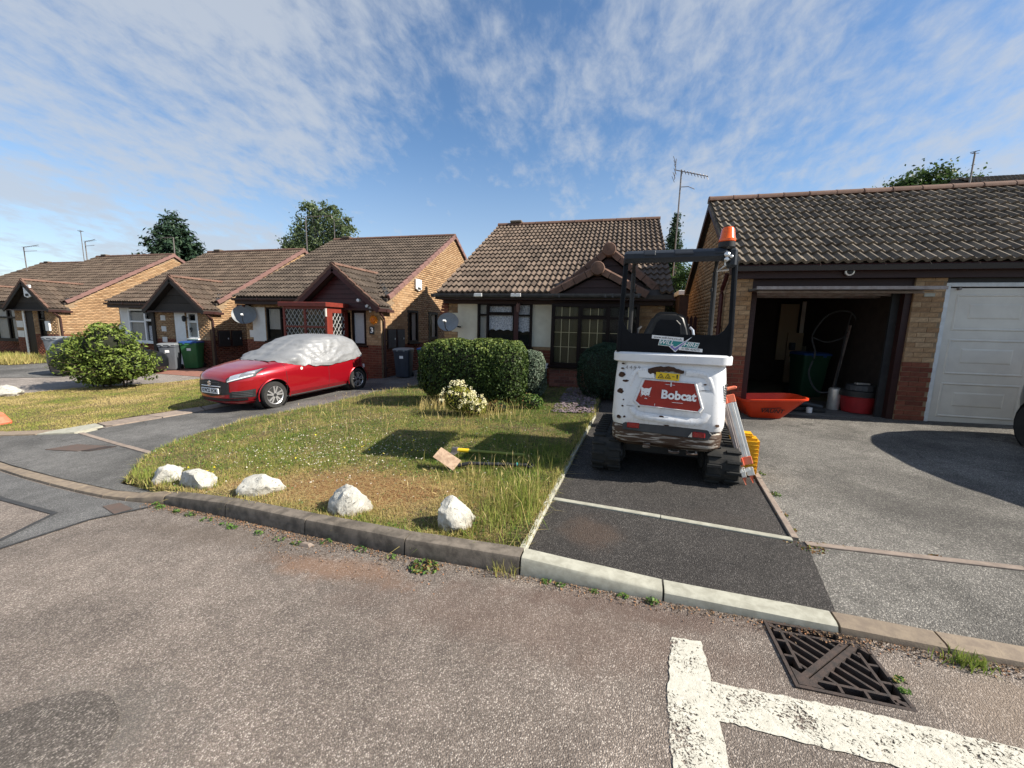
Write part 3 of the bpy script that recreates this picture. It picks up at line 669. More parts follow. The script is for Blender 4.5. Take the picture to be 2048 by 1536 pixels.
def tile_arrays(w, L, rolls=2, amp=.042):
    n = 6*rolls; xs = [w*i/n for i in range(n+1)]
    zz = [amp*((1+math.cos(2*math.pi*x/(w/rolls)+.6))/2)**1.3 for x in xs]
    V = [(x, 0, z+.046) for x, z in zip(xs, zz)] + [(x, L, z+.002) for x, z in zip(xs, zz)] + [(x, .006, z*.9-.004) for x, z in zip(xs, zz)]
    k = n+1; F = [(i, i+1, k+i+1, k+i) for i in range(n)] + [(2*k+i, 2*k+i+1, i+1, i) for i in range(n)]
    return np.array(V), np.array(F)
_tm = {}
def tile_roof(house, name, frame, x0, x1, length, parts, mat, tw=.30, ex=.31, mask=None, rolls=2):
    """frame: Matrix, local x along the eaves, y up the slope, z the normal"""
    V, F = tile_arrays(tw, ex+.035, rolls); nr = max(1, round(length/ex)); e = length/nr
    mw = Matrix.Translation(house.location) @ Matrix.Rotation(house.rotation_euler.z, 4, 'Z') @ frame
    items = []
    nx = max(1, round((x1-x0)/tw)); stp = (x1-x0)/nx
    for r in range(nr):
        for c in range(nx):
            x, y = x0+c*stp, r*e
            if mask and not mask(x+tw/2, y+e/2): continue
            items.append((x, y))
    items.sort(key=lambda q: (mw @ Vector((q[0], q[1], 0)) - CAMP).length)
    key = (tw, ex, mat, rolls)
    if key not in _tm:
        ms = []
        me = np_mesh('roof_tile', V, F, M[mat]); me.polygons.foreach_set('use_smooth', [True]*len(me.polygons)); me.set_sharp_from_angle(angle=rad(40)); _tm[key] = me
    me = _tm[key]; rt = frame.to_3x3().to_euler()
    for x, y in items[:parts]:
        p = frame @ Vector((x, y, random.uniform(-.002, .003)))
        link('roof_tile', me, house, p, (rt.x + random.uniform(-.006, .006), rt.y + random.uniform(-.004, .004), rt.z + random.uniform(-.006, .006)))
    rest = items[parts:]
    if rest:
        n = len(rest); A = np.array([(x, y, 0) for x, y in rest]) + np.c_[np.zeros(n), np.zeros(n), RNG.uniform(-.002, .003, n)]
        W = (V[None]+A[:, None]).reshape(-1, 3); R = np.array(frame); W = W @ R[:3, :3].T + R[:3, 3]
        FF = (F[None]+np.arange(n)[:, None, None]*len(V)).reshape(-1, 4)
        me2 = np_mesh('roof_tiling', W, FF, M[mat], np.repeat(RNG.random(n), len(V))); me2.polygons.foreach_set('use_smooth', [True]*len(me2.polygons)); me2.set_sharp_from_angle(angle=rad(40))
        o = link('roof_tiling', me2, house); o['kind'] = 'stuff'
def slope_frame(origin, xdir, up):
    x = Vector(xdir).normalized(); y = Vector(up).normalized(); z = x.cross(y)
    m = Matrix((x, y, z)).transposed().to_4x4(); m.translation = Vector(origin); return m
def ridge_run(house, p, q, mat, r=.115, L=.42, name='ridge_tile', cap=False):
    p, q = Vector(p), Vector(q); n = max(1, round((q-p).length/L)); d = (q-p)/n; dr = d.normalized(); s = dr.cross(Vector((0, 0, 1))).normalized(); u = s.cross(dr)
    key = (name, mat, round(d.length, 3), r)
    if key not in _tm:
        m = MB(); Ld = d.length; rings = []
        for y, k in ((0, 1.04), (.03, 1.04), (.032, 1.0), (Ld+.012, .98)):
            rings.append([(r*k*math.cos(a), y, r*k*.85*math.sin(a)) for a in [math.pi*i/8 for i in range(9)]] + [(-r*k*.85, y, -.01), (r*k*.85, y, -.01)])
        m.loft(rings); _tm[key] = m.mesh(name, M[mat], smooth=True)
    for i in range(n):
        o = link(name, _tm[key], house); mm = Matrix((s, dr, u)).transposed().to_4x4(); mm.translation = p+d*i; o.matrix_local = mm; o.rotation_euler.z += random.uniform(-.01, .01)
def window(house, loc, rz, w, h, cols, rows_, fmat, glass='glass', back='dark_room', curtain=None, sill=None, fw=.055, sash=None, label=None, depth=.07, open_top=()):
    """cols: fractions of vertical divisions; rows_: list per column of transom heights (0..1)"""
    m = MB(); d0, d1 = -.015, depth; xs = [0]+[c*w for c in cols]+[w]
    m.box((0, d0, 0), (fw, d1, h)); m.box((w-fw, d0, 0), (w, d1, h)); m.box((fw, d0, 0), (w-fw, d1, fw)); m.box((fw, d0, h-fw), (w-fw, d1, h))
    for x in xs[1:-1]: m.box((x-fw*.55, d0+.002, fw), (x+fw*.55, d1, h-fw))
    panes = []
    for i in range(len(xs)-1):
        a = xs[i]+(fw if i == 0 else fw*.55); b = xs[i+1]-(fw if i == len(xs)-2 else fw*.55); zs = [fw]
        for r in (rows_[i] if rows_ else []): m.box((a, d0+.004, r*h-fw*.45), (b, d1, r*h+fw*.45)); zs += [r*h-fw*.45, r*h+fw*.45]
        zs.append(h-fw); panes += [(a, zs[k], b, zs[k+1], i, k//2) for k in range(0, len(zs), 2)]
    for a, z0, b, z1, i, k in panes:
        if (i, k) in open_top:
            s = .028; 
            for q in (((a, d0-.012, z0), (a+s, d0+.01, z1)), ((b-s, d0-.012, z0), (b, d0+.01, z1)), ((a+s, d0-.012, z0), (b-s, d0+.01, z0+s)), ((a+s, d0-.012, z1-s), (b-s, d0+.01, z1))): m.box(*q)
    f = m.build('window', M[fmat], house, loc, (0, 0, rz), bev=.004)
    if label: f['label'] = label
    for a, z0, b, z1, i, k in panes: MB().box((a, .025, z0), (b, .031, z1)).build('pane', M[glass], f)
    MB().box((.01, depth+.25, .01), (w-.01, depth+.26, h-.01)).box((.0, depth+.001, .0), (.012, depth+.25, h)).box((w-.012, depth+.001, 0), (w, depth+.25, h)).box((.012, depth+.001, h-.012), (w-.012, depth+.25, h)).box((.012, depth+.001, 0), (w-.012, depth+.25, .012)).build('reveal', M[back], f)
    if sill: MB().box((-.05, -.09, -.05), (w+.05, .03, -.002)).build('sill', M[sill], f, bev=.006)
    if curtain:
        for (a, b, z0, z1, mt) in curtain:
            n = max(6, int((b-a)*w/.035)); V = []
            for zz in (z0*h, z1*h):
                for i in range(n+1): V.append((w*(a+(b-a)*i/n), depth-.005+.012*math.sin(i*2.1)+.006*math.sin(i*.7), zz + (0.035*abs(math.sin(i*.62)) if zz == z0*h and mt == 'lace' else 0)))
            mm = MB(); mm._add(V, [(i, i+1, n+2+i, n+1+i) for i in range(n)]); mm.build('curtain', M[mt], f, smooth='all')
    return f
def downpipe(house, x, y, z0, z1, mat='gutter', r=.034, name='downpipe'):
    m = MB().tube([(x, y-.25, z1+.02), (x, y-.22, z1-.05), (x, y-.02, z1-.22), (x, y, z1-.3), (x, y, z0)], r, 8); m.box((x-.05, y+.02, z1-.9), (x+.05, y+.07, z1-.86)); m.box((x-.05, y+.02, z0+.5), (x+.05, y+.07, z0+.54)); m.build(name, M[mat], house, smooth=True)
def gutter(house, x0, x1, y, z, mat='gutter', parent=None):
    prof = [(-.055, .03), (-.052, -.01), (-.032, -.045), (0, -.056), (.032, -.045), (.052, -.01), (.055, .03), (.047, .03), (.044, -.008), (0, -.046), (-.044, -.008), (-.047, .03)]
    m = MB().loft([[(x0, y+a, z+b) for a, b in prof], [(x1, y+a, z+b) for a, b in prof]]); g = m.build('gutter', M[mat], house)
    k = max(1, int(abs(x1-x0)/1.0))
    for i in range(k+1):
        x = x0+(x1-x0)*(i+.1)/(k+.2); MB().box((x-.018, y-.062, z-.05), (x+.018, y+.058, z+.034)).build('gutter_bracket', M[mat], g)
    return g
def boards(house, tri, y, mat, h=.15, name='gable_board'):
    """horizontal boards filling a gable triangle (x left, x apex, x right, z base, z apex)"""
    xl, xa, xr, z0, za = tri; z = z0
    while z < za-.05:
        z1 = min(z+h, za-.01); f = lambda zz: (xl+(xa-xl)*(zz-z0)/(za-z0), xr+(xa-xr)*(zz-z0)/(za-z0)); a, b = f(z); c, d = f(z1-.008)
        MB().loft([[(a, y-.022, z), (b, y-.022, z), (b, y+.01, z), (a, y+.01, z)], [(c, y-.008, z1-.008), (d, y-.008, z1-.008), (d, y+.01, z1-.008), (c, y+.01, z1-.008)]]).build(name, M[mat], house)
        z = z1
def verge(house, p, q, mat, n=0, w=.10, h=.14, name='verge_unit', side=1):
    """stepped verge caps from eaves p to ridge q"""
    p, q = Vector(p), Vector(q); n = n or max(1, round((q-p).length/.33)); d = (q-p)/n; dr = d.normalized(); s = dr.cross(Vector((0, 0, 1))).normalized(); u = s.cross(dr)
    key = (name, mat, round(d.length, 3), w, h)
    if key not in _tm:
        L = d.length; m = MB(); m.loft([[(-w/2, 0, -h+.02), (w/2, 0, -h+.02), (w/2, 0, .036), (w*.3, 0, .052), (-w*.3, 0, .052), (-w/2, 0, .036)], [(-w/2, L+.03, -h), (w/2, L+.03, -h), (w/2, L+.03, .012), (w*.3, L+.03, .028), (-w*.3, L+.03, .028), (-w/2, L+.03, .012)]]); _tm[key] = m.mesh(name, M[mat])
    for i in range(n):
        o = link(name, _tm[key], house); mm = Matrix((s, dr, u)).transposed().to_4x4(); mm.translation = p+d*i; o.matrix_local = mm

def aerial(name, label, loc, H, style, rz=0, group='roof aerials', r=.02, L=1.0):
    t = thing(name, label, 'aerial', loc, rz, group)
    MB().tube([(0, 0, -.8), (0.01, 0, H)], r, 6).build('mast', M['rustmetal'], t)
    b = MB()
    if style == 'yagi':
        b.tube([(-.15, 0, H+.02), (L, 0, H-.30)], r*.6, 5)
        for i in range(9): x = .02+L*.95*i/8; zz = H-.03-.30*x/L; b.tube([(x, -.17+.006*i, zz), (x, .17-.006*i, zz)], r*.34, 4); b.tube([(x-.03, 0, zz+.07), (x+.03, 0, zz-.07)], r*.3, 4)
        for k in range(6):
            z = H+.05+(k-2.5)*.115; b.tube([(-.17-abs(k-2.5)*.02, -.28, z), (-.17-abs(k-2.5)*.02, .28, z)], r*.34, 4)
        b.tube([(-.18, 0, H-.25), (-.17, 0, H+.36)], r*.45, 5); b.tube([(.02, 0, H-.5), (.25, 0, H-.52), (.42, .05, H-.60)], r*.5, 5)
    elif style == 'thin':
        b.tube([(-.05, 0, H), (L, 0, H+.08)], r*.5, 4); b.tube([(0, 0, H*.8), (L*.85, 0, H*.8-.02)], r*.4, 4)
        for i in range(6): x = .1+L*.8*i/5; b.tube([(x, -.12, H+.02), (x, .12, H+.02)], r*.25, 3)
    elif style == 'arm':
        b.tube([(0, 0, H), (-L, 0, H+.03)], r*.6, 4); b.tube([(-L, 0, H+.03), (-L-.03, 0, H-.1)], r*.5, 4)
        for i in range(5): x = -.1-L*.85*i/5; b.tube([(x, -.13, H+.015), (x, .13, H+.015)], r*.25, 3)
    else:
        for k in range(4): a = k*.8; b.tube([(-.14*math.cos(a), -.14*math.sin(a), H-.02+.1*k/4), (.14*math.cos(a), .14*math.sin(a), H-.02+.1*k/4)], r*.4, 4)
    b.build('antenna', M['rustmetal'], t); return t

# ---------------------------------------------------------------- bungalow of the row
SL = .552
def bungalow(name, label, X, Y, Z, w, tmat, dx_parts, br_parts, board_mat, fr, boardh=.16, detail=True, verge_mat='verge_red', zc=1.0, SL=.552, yr=5.59):
    H = thing(name, label, 'bungalow', (X, Y, Z), 0, 'row of brick bungalows')
    ye, ze = .3, 2.46; zrg = ze+SL*(yr-ye); D = 2*yr-ye-.3
    def gt(u): return 2.22 if u < .62 else max(2.3, min(zrg-.10-abs(u-yr)*SL, 9))
    gt.knots = [.62, yr]
    ops = [(1.6, 1.05, 2.35, 2.15), (3.15, .2, 3.95, 2.15)] if detail else []
    side = brick_wall(H, 'side_wall', (0, 0, 0), rad(90), .1, D, -.25, gt, ops, br_parts, zc=zc)
    return H, side, (ye, ze, yr, zrg, D, SL)
def bungalow_roof(H, dims, w, tmat, parts, verge_mat, gmat='gutter'):
    ye, ze, yr, zrg, D, SL = dims; c = math.hypot(1, SL); up = Vector((0, 1/c, SL/c)); L = (yr-ye)*c
    inside = lambda x, y: not ((3.38-(ze+SL*y/c))/.8 > abs(x-w-.07+1.4+.07)+.12) if True else True
    fr = slope_frame((-w, ye, ze), (1, 0, 0), up)
    tile_roof(H, 'roof', fr, -.05, w+.04, L-.04, parts, tmat, tw=.27, ex=.33, mask=lambda x, y: not ((3.40-(ze+SL*y/c))/.8 > abs(x-w+1.4)+.1))
    # roof body
    m = MB().prism([(ye, ze-.03), (yr, zrg-.03), (2*yr-ye, ze-.03), (2*yr-ye, ze-.12), (yr, zrg-.14), (ye, ze-.12)], -w, .03, 'x'); m.build('roof', M['roof_under'], H)
    ridge_run(H, (-w, yr, zrg+.01), (.06, yr, zrg+.01), 'verge_tile')
    MB().box((-w+.45, yr-.13, zrg+.07), (-w+.85, yr+.13, zrg+.15)).build('ridge_vent', M['tile_grey'], H, bev=.02)
    for q in (-1.4,): MB().bar((q+.05, ye+(3.38-ze)/SL+.02, 3.40), (.02, .38, 2.56), .13, .025, (0, -.5, 1)).build('valley_flashing', M['tar'], H)
    verge(H, (.045, ye+.05, ze+.045), (.045, yr, zrg+.03), verge_mat, w=.11, h=.11)
    verge(H, (.045, 2*yr-ye-.05, ze+.02), (.045, yr, zrg+.03), verge_mat, w=.11, h=.11)
    MB().box((-w, ye+.02, ze-.22), (-2.85, ye+.05, ze-.035)).build('fascia', M['brownwood'], H)
    MB().box((-w, ye+.05, ze-.22), (-2.8, .72, ze-.2)).build('soffit', M['brownwood'], H)
    gutter(H, -w-.02, -2.75, ye-.045, ze-.06, gmat)
    # front wing roof
    g = .8; cc = math.hypot(1, g); xa = -1.4; za = 3.38; ext = 1.52; yf = -.28; yb = 2.05
    zb = za-g*ext
    Lw = ext*cc
    tile_roof(H, 'roof', slope_frame((xa+ext, yf, zb), (0, 1, 0), (-1/cc, 0, g/cc)), 0, yb-yf+.3, Lw-.03, 70 if parts > 100 else 0, tmat, mask=lambda x, y: (yf+x) < ye+((zb+y*g/cc)-ze)/SL+.22 and not (y < .34 and yf+x > .55))
    tile_roof(H, 'roof', slope_frame((xa-ext, yb, zb), (0, -1, 0), (1/cc, 0, g/cc)), 0, yb-yf, Lw-.03, 0, tmat, mask=lambda x, y: (yb-x) < ye+((zb+y*g/cc)-ze)/SL+.22)
    MB().prism([(xa-ext, zb-.01), (xa, za-.02), (xa+ext, zb-.01), (xa+ext, zb-.1), (xa, za-.13), (xa-ext, zb-.1)], yf+.02, .45, 'y').build('wing_roof', M['roof_under'], H)
    MB().prism([(xa-ext+.3, zb+.3*g-.03), (xa, za-.03), (-.06, za-.03-(-.06-xa)*g), (-.06, zb-.1), (xa-ext+.3, zb-.1)], .45, 1.6, 'y').build('wing_roof', M['roof_under'], H)
    ridge_run(H, (xa, yf-.02, za+.01), (xa, yb, za+.01), 'verge_tile' if verge_mat != 'verge_dark' else 'verge_tile', r=.10)
    return g, xa, za, ext, yf, zb
def wing_face(H, prm, bmat, bargemat, boardh, fascia='brownwood'):
    g, xa, za, ext, yf, zb = prm
    boards(H, (xa-ext+.22, xa, xa+ext-.22, 2.12, 2.12+(ext-.22)*g), -.05, bmat, boardh)
    for s in (-1, 1):
        p = Vector((xa+s*ext, yf-.02, zb-.03)); q = Vector((xa, yf-.02, za-.03))
        MB().bar(p-Vector((0, 0, .07)), q-Vector((0, 0, .07)), .03, .17, (0, 0, 1)).build('bargeboard', M[bargemat], H)
        verge(H, p+Vector((0, .03, .05)), q+Vector((0, .03, .05)), 'verge_tile', w=.10, h=.06, name='verge_tile')
    MB().box((xa-ext+.05, yf, 2.06), (xa+ext-.05, -.012, 2.115)).build('soffit', M[fascia], H)
    MB().box((xa+ext-.1, yf-.03, 2.02), (xa+ext+.02, .3, 2.13)).build('eaves_box', M[fascia], H, bev=.01)
    MB().box((xa+ext-.06, .1, 2.02), (xa+ext+.04, .5, 2.10)).build('eaves_gutter', M['gutter'], H)
    downpipe(H, .06, .10, -.2, 2.05)
def back_walls(H, w, D, yr=5.59):
    m = MB(); m.box((-w+.05, .8, -.2), (-w+.15, D, 2.3)); m.box((-w+.15, D-.1, -.2), (-.1, D, 2.3)); m.build('rear_wall', M['buff'], H)
    MB().prism([(.9, 2.3), (yr, 4.95), (D-.1, 2.3)], -w+.05, -w+.15, 'x').build('gable_wall', M['buff'], H)
def cream_panel(H, x0, x1, y, z0, z1, mat, teeth=(), side=-1):
    m = MB(); zs = sorted({z0, z1, *[v for t in teeth for v in t]})
    for a, b in zip(zs, zs[1:]):
        k = any(t[0] <= (a+b)/2 <= t[1] for t in teeth); m.box((x0 + (side*.16 if k and side < 0 else 0), y-.014, a), (x1 + (.16 if k and side > 0 else 0), y+.01, b))
    m.build('rendered_panel', M[mat], H)

# ---- number three bungalow (red porch) ------------------------------------------------
H3, H3side, d3 = bungalow('brick_bungalow', 'brick bungalow with maroon gable boards and a red glazed porch, behind the covered red car', -6.93, 10.8, -.11, 6.0, 'tile_h3', 300, 300, 'maroon', None)
p3 = bungalow_roof(H3, d3, 5.86, 'tile_h3', 230, 'verge_red'); wing_face(H3, p3, 'maroon', 'maroon', .145); back_walls(H3, 6.0, d3[4])
brick_wall(H3, 'front_wall', (0, 0, 0), 0, -2.8, 0, -.25, 2.15, [(-1.0, 1.0, -.50, 2.06), (-1.75, 0, -1.05, 2.02)], 190)
brick_wall(H3, 'front_wall', (0, .7, 0), 0, -5.85, -2.8, -.25, 2.3, [(-4.95, 1.0, -3.1, 2.15)], 60)
MB().box((-2.8, .1, -.2), (-2.7, .7, 2.2)).build('wing_wall', M['buff'], H3)
window(H3, (-1.0, .0, 1.0), 0, .50, 1.06, [], [], 'upvcbrown', 'glass_milk', sill='upvcbrown', fw=.07)
window(H3, (-4.95, .7, 1.0), 0, 1.85, 1.15, [.33, .66], [[], [.7], []], 'upvcbrown', curtain=[(.0, .4, .35, 1, 'curtain')], sill='upvcbrown')
window(H3, (0, 1.6, 1.05), rad(90), .75, 1.1, [], [], 'upvcbrown', curtain=[(.55, .95, .05, .95, 'curtain')], sill='upvcbrown', fw=.07)
dr = window(H3, (0, 3.15, .2), rad(90), .8, 1.95, [], [[.5]], 'upvcbrown', curtain=[(.55, .9, .5, .95, 'curtain')], fw=.09); dr.name = 'side_door'
cream_panel(H3, -5.55, -5.0, .7, .97, 2.15, 'white_render', [(1.1, 1.35)])
for q in range(3): MB().box((-.02-.02*q-5.85, .62-.1*q, 2.0+.075*q), (-5.6, .7, 2.068+.075*q)).build('corbel_brick', M['red'], H3)
# red porch
P3 = H3
def porch():
    x0, x1, y0, z0, z1 = -2.65, -1.13, -.95, .0, 2.12
    rw = M['redwood']
    MB().box((x0-.08, y0-.1, z1), (x1+.07, -.01, z1+.13)).build('porch_roof', rw, H3, bev=.012)
    m = MB()
    for x in (x0, (x0+x1)/2-.03, x1-.07): m.box((x, y0, z0), (x+.07, y0+.07, z1))
    m.box((x0+.07, y0+.004, z0), (x1-.07, y0+.066, .65)); m.box((x0+.07, y0+.004, 1.52), (x1-.07, y0+.066, 1.57)); m.box((x0+.07, y0+.004, z1-.07), (x1-.07, y0+.066, z1))
    fr = m.build('porch_front', rw, H3)
    for a, b in ((x0+.07, (x0+x1)/2-.03), ((x0+x1)/2+.04, x1-.07)):
        for c, d in ((.65, 1.52), (1.57, z1-.07)):
            MB().box((a, y0+.03, c), (b, y0+.036, d)).build('pane', M['glass'], fr); lattice(fr, a, b, c, d, y0+.026, 'lead', .14, .2, .010)
    MB().box((x0+.1, y0+.5, .65), (x1-.1, y0+.51, 1.9)).build('net_curtain', M['curtain_olive'], fr)
    # door in the right-hand side of the porch
    m = MB(); xs = x1-.05
    m.box((xs, y0+.07, z0), (xs+.05, -.02, .9)); m.box((xs, y0+.07, z1-.16), (xs+.05, -.02, z1)); m.box((xs, y0+.07, .9), (xs+.05, y0+.24, z1-.16)); m.box((xs, -.17, .9), (xs+.05, -.02, z1-.16))
    dd = m.build('porch_door', rw, H3)
    MB().box((xs+.02, y0+.24, .9), (xs+.026, -.17, z1-.16)).build('pane', M['glass'], dd)
    lm = MB(); lattice_mb(lm, y0+.24, -.17, .9, z1-.16, .15, .21, .012, lambda u, z: (xs+.034, u, z)); lm.build('lead_lattice', M['lead'], dd)
    MB().box((xs+.05, -.12, 1.12), (xs+.085, -.09, 1.24)).build('handle', M['alu'], dd)
    MB().tube([(x1-.02, y0-.01, 2.08), (x1-.02, y0-.01, 1.85)], .03, 8).build('porch_bracket', M['curtain'], fr)
def lattice_mb(m, a, b, c, d, sx, sz, w, P):
    """diamond strips clipped to the rectangle a..b, c..d"""
    k = sz/sx; 
    for s in (1, -1):
        n = int(((b-a)+(d-c)/k)/sx)+2
        for i in range(-n, n):
            x0 = (a if s > 0 else b)+s*i*sx; z0 = c; pts = []
            t0, t1 = 0, (d-c)/k
            lo = 0; hi = t1
            if s > 0: lo = max(lo, a-x0); hi = min(hi, b-x0)
            else: lo = max(lo, x0-b); hi = min(hi, x0-a)
            if hi-lo < .02: continue
            p = P(x0+s*lo, z0+lo*k); q = P(x0+s*hi, z0+hi*k); m.bar(p, q, w, .006)
def lattice(par, a, b, c, d, y, mat, sx, sz, w):
    m = MB(); lattice_mb(m, a, b, c, d, sx, sz, w, lambda u, z: (u, y, z)); m.build('lead_lattice', M[mat], par)
porch()

# ---- white-windowed bungalow (bins in front) ------------------------------------------
H2, H2side, d2 = bungalow('brick_bungalow', 'brick bungalow with white windows and dark gable boards, behind the grey and green bins', -15.1, 12.0, -.25, 5.9, 'tile_far', 0, 0, 'blackwood', None, detail=False, SL=.597, yr=5.0)
p2 = bungalow_roof(H2, d2, 5.9, 'tile_far', 0, 'verge_red'); wing_face(H2, p2, 'blackwood', 'blackwood', .3); back_walls(H2, 5.9, d2[4], 5.0)
brick_wall(H2, 'front_wall', (0, 0, 0), 0, -2.8, 0, -.25, 2.15, [(-1.08, 1.08, -.55, 2.1), (-1.75, 0, -1.2, 2.1)], 0)
brick_wall(H2, 'front_wall', (0, .7, 0), 0, -5.85, -2.8, -.25, 2.3, [(-5.25, .8, -3.35, 2.2)], 0)
window(H2, (-1.08, 0, 1.08), 0, .53, 1.02, [], [[.62]], 'upvcwhite', curtain=[(.1, .9, .05, .6, 'curtain')], sill='upvcwhite', open_top=[(0, 1)], fw=.06)
window(H2, (-5.25, .64, .8), 0, 1.9, 1.4, [.5], [[.62], [.66]], 'upvcwhite', curtain=[(.05, .45, .05, .9, 'curtain'), (.55, .95, .05, .5, 'lace')], sill='upvcwhite', open_top=[(1, 1)], fw=.075)
MB().box((-1.75, .0, .0), (-1.2, .06, 2.1)).build('front_door', M['upvcwhite'], H2, bev=.006)
cream_panel(H2, -5.8, -5.25, .7, .75, 2.25, 'white_render', [(1.15, 1.5), (.75, .9)]); cream_panel(H2, -3.35, -2.82, .7, .75, 2.25, 'white_render')
MB().box((-2.9, .0-.06, 0), (-2.74, .12, 2.12)).build('porch_post', M['blackwood'], H2)
for z in (.9, 1.32, 1.75): MB().box((-2.45, -.016, z), (-2.2, .004, z+.2)).build('rendered_quoin', M['white_render'], H2)
MB().box((-2.8, .1, -.2), (-2.7, .7, 2.2)).build('wing_wall', M['buff'], H2)

# ---- dark-windowed bungalow at the far left --------------------------------------------
H1, H1side, d1 = bungalow('brick_bungalow', 'brick bungalow at the left edge with a white alarm box in its dark gable', -24.2, 12.3, -.28, 5.9, 'tile_far', 0, 0, 'blackwood', None, detail=False, SL=.587, yr=5.2)
p1 = bungalow_roof(H1, d1, 5.9, 'tile_far', 0, 'verge_red'); wing_face(H1, p1, 'blackwood', 'blackwood', .3); back_walls(H1, 5.9, d1[4], 5.2)
brick_wall(H1, 'front_wall', (0, 0, 0), 0, -2.8, 0, -.25, 2.15, [(-1.2, .9, -.75, 2.1), (-2.1, 0, -1.55, 2.1)], 0)
brick_wall(H1, 'front_wall', (0, .7, 0), 0, -5.85, -2.8, -.25, 2.3, [(-5.0, .65, -3.0, 2.2)], 0)
window(H1, (-1.2, 0, .9), 0, .45, 1.2, [], [[.65]], 'upvcbrown', fw=.05)
window(H1, (-5.0, .3, .65), 0, 2.0, 1.55, [.5], [[.7], [.7]], 'upvcbrown', curtain=[(.05, .42, .05, .95, 'curtain'), (.6, .95, .05, .95, 'curtain')], sill='upvcbrown', fw=.09)
MB().box((-2.1, .01, .0), (-1.55, .06, 2.1)).build('front_door', M['upvcbrown'], H1); MB().box((-2.24, -.03, 0), (-2.12, .03, 2.1)).build('door_post', M['upvcwhite'], H1)
for z in (.85, 1.3): MB().box((-2.75, -.016, z), (-2.3, .004, z+.3)).build('rendered_quoin', M['white_render'], H1)
MB().box((-2.8, .1, -.2), (-2.7, .7, 2.2)).build('wing_wall', M['buff'], H1)

# ---- next roof beyond it ---------------------------------------------------------------
H0, H0side, d0 = bungalow('brick_bungalow', 'brown tiled bungalow roof beyond the others, cut by the left edge of the photo', -30.6, 13.4, -.35, 7.5, 'tile_far', 0, 0, 'blackwood', None, detail=False)
bungalow_roof(H0, d0, 7.5, 'tile_far', 0, 'verge_red'); back_walls(H0, 7.5, d0[4]); brick_wall(H0, 'front_wall', (0, .7, 0), 0, -7.4, 0, -.25, 2.3, [], 0)
# gate doors in the side wall of the white-windowed bungalow, porch wall of the left one

def _top(f, k):
    g = lambda u: f(u); g.knots = k; return g
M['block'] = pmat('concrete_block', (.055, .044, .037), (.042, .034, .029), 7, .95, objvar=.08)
M['floor_conc'] = pmat('garage_floor', (.16, .15, .138), (.11, .105, .098), 5, .9)
M['grey_door'] = pmat('painted_steel', (.09, .085, .08), None, rough=.5)
M['alu_dull'] = pmat('dull_steel_edge', (.33, .29, .27), (.22, .18, .165), 9, .5, metal=.3)
M['cream_door'] = pmat('cream_steel_door', (.66, .63, .56), (.58, .55, .49), 3, .38)
M['upvcwhite_blue'] = pmat('white_painted_frame', (.66, .68, .68), (.55, .57, .57), 9, .6)

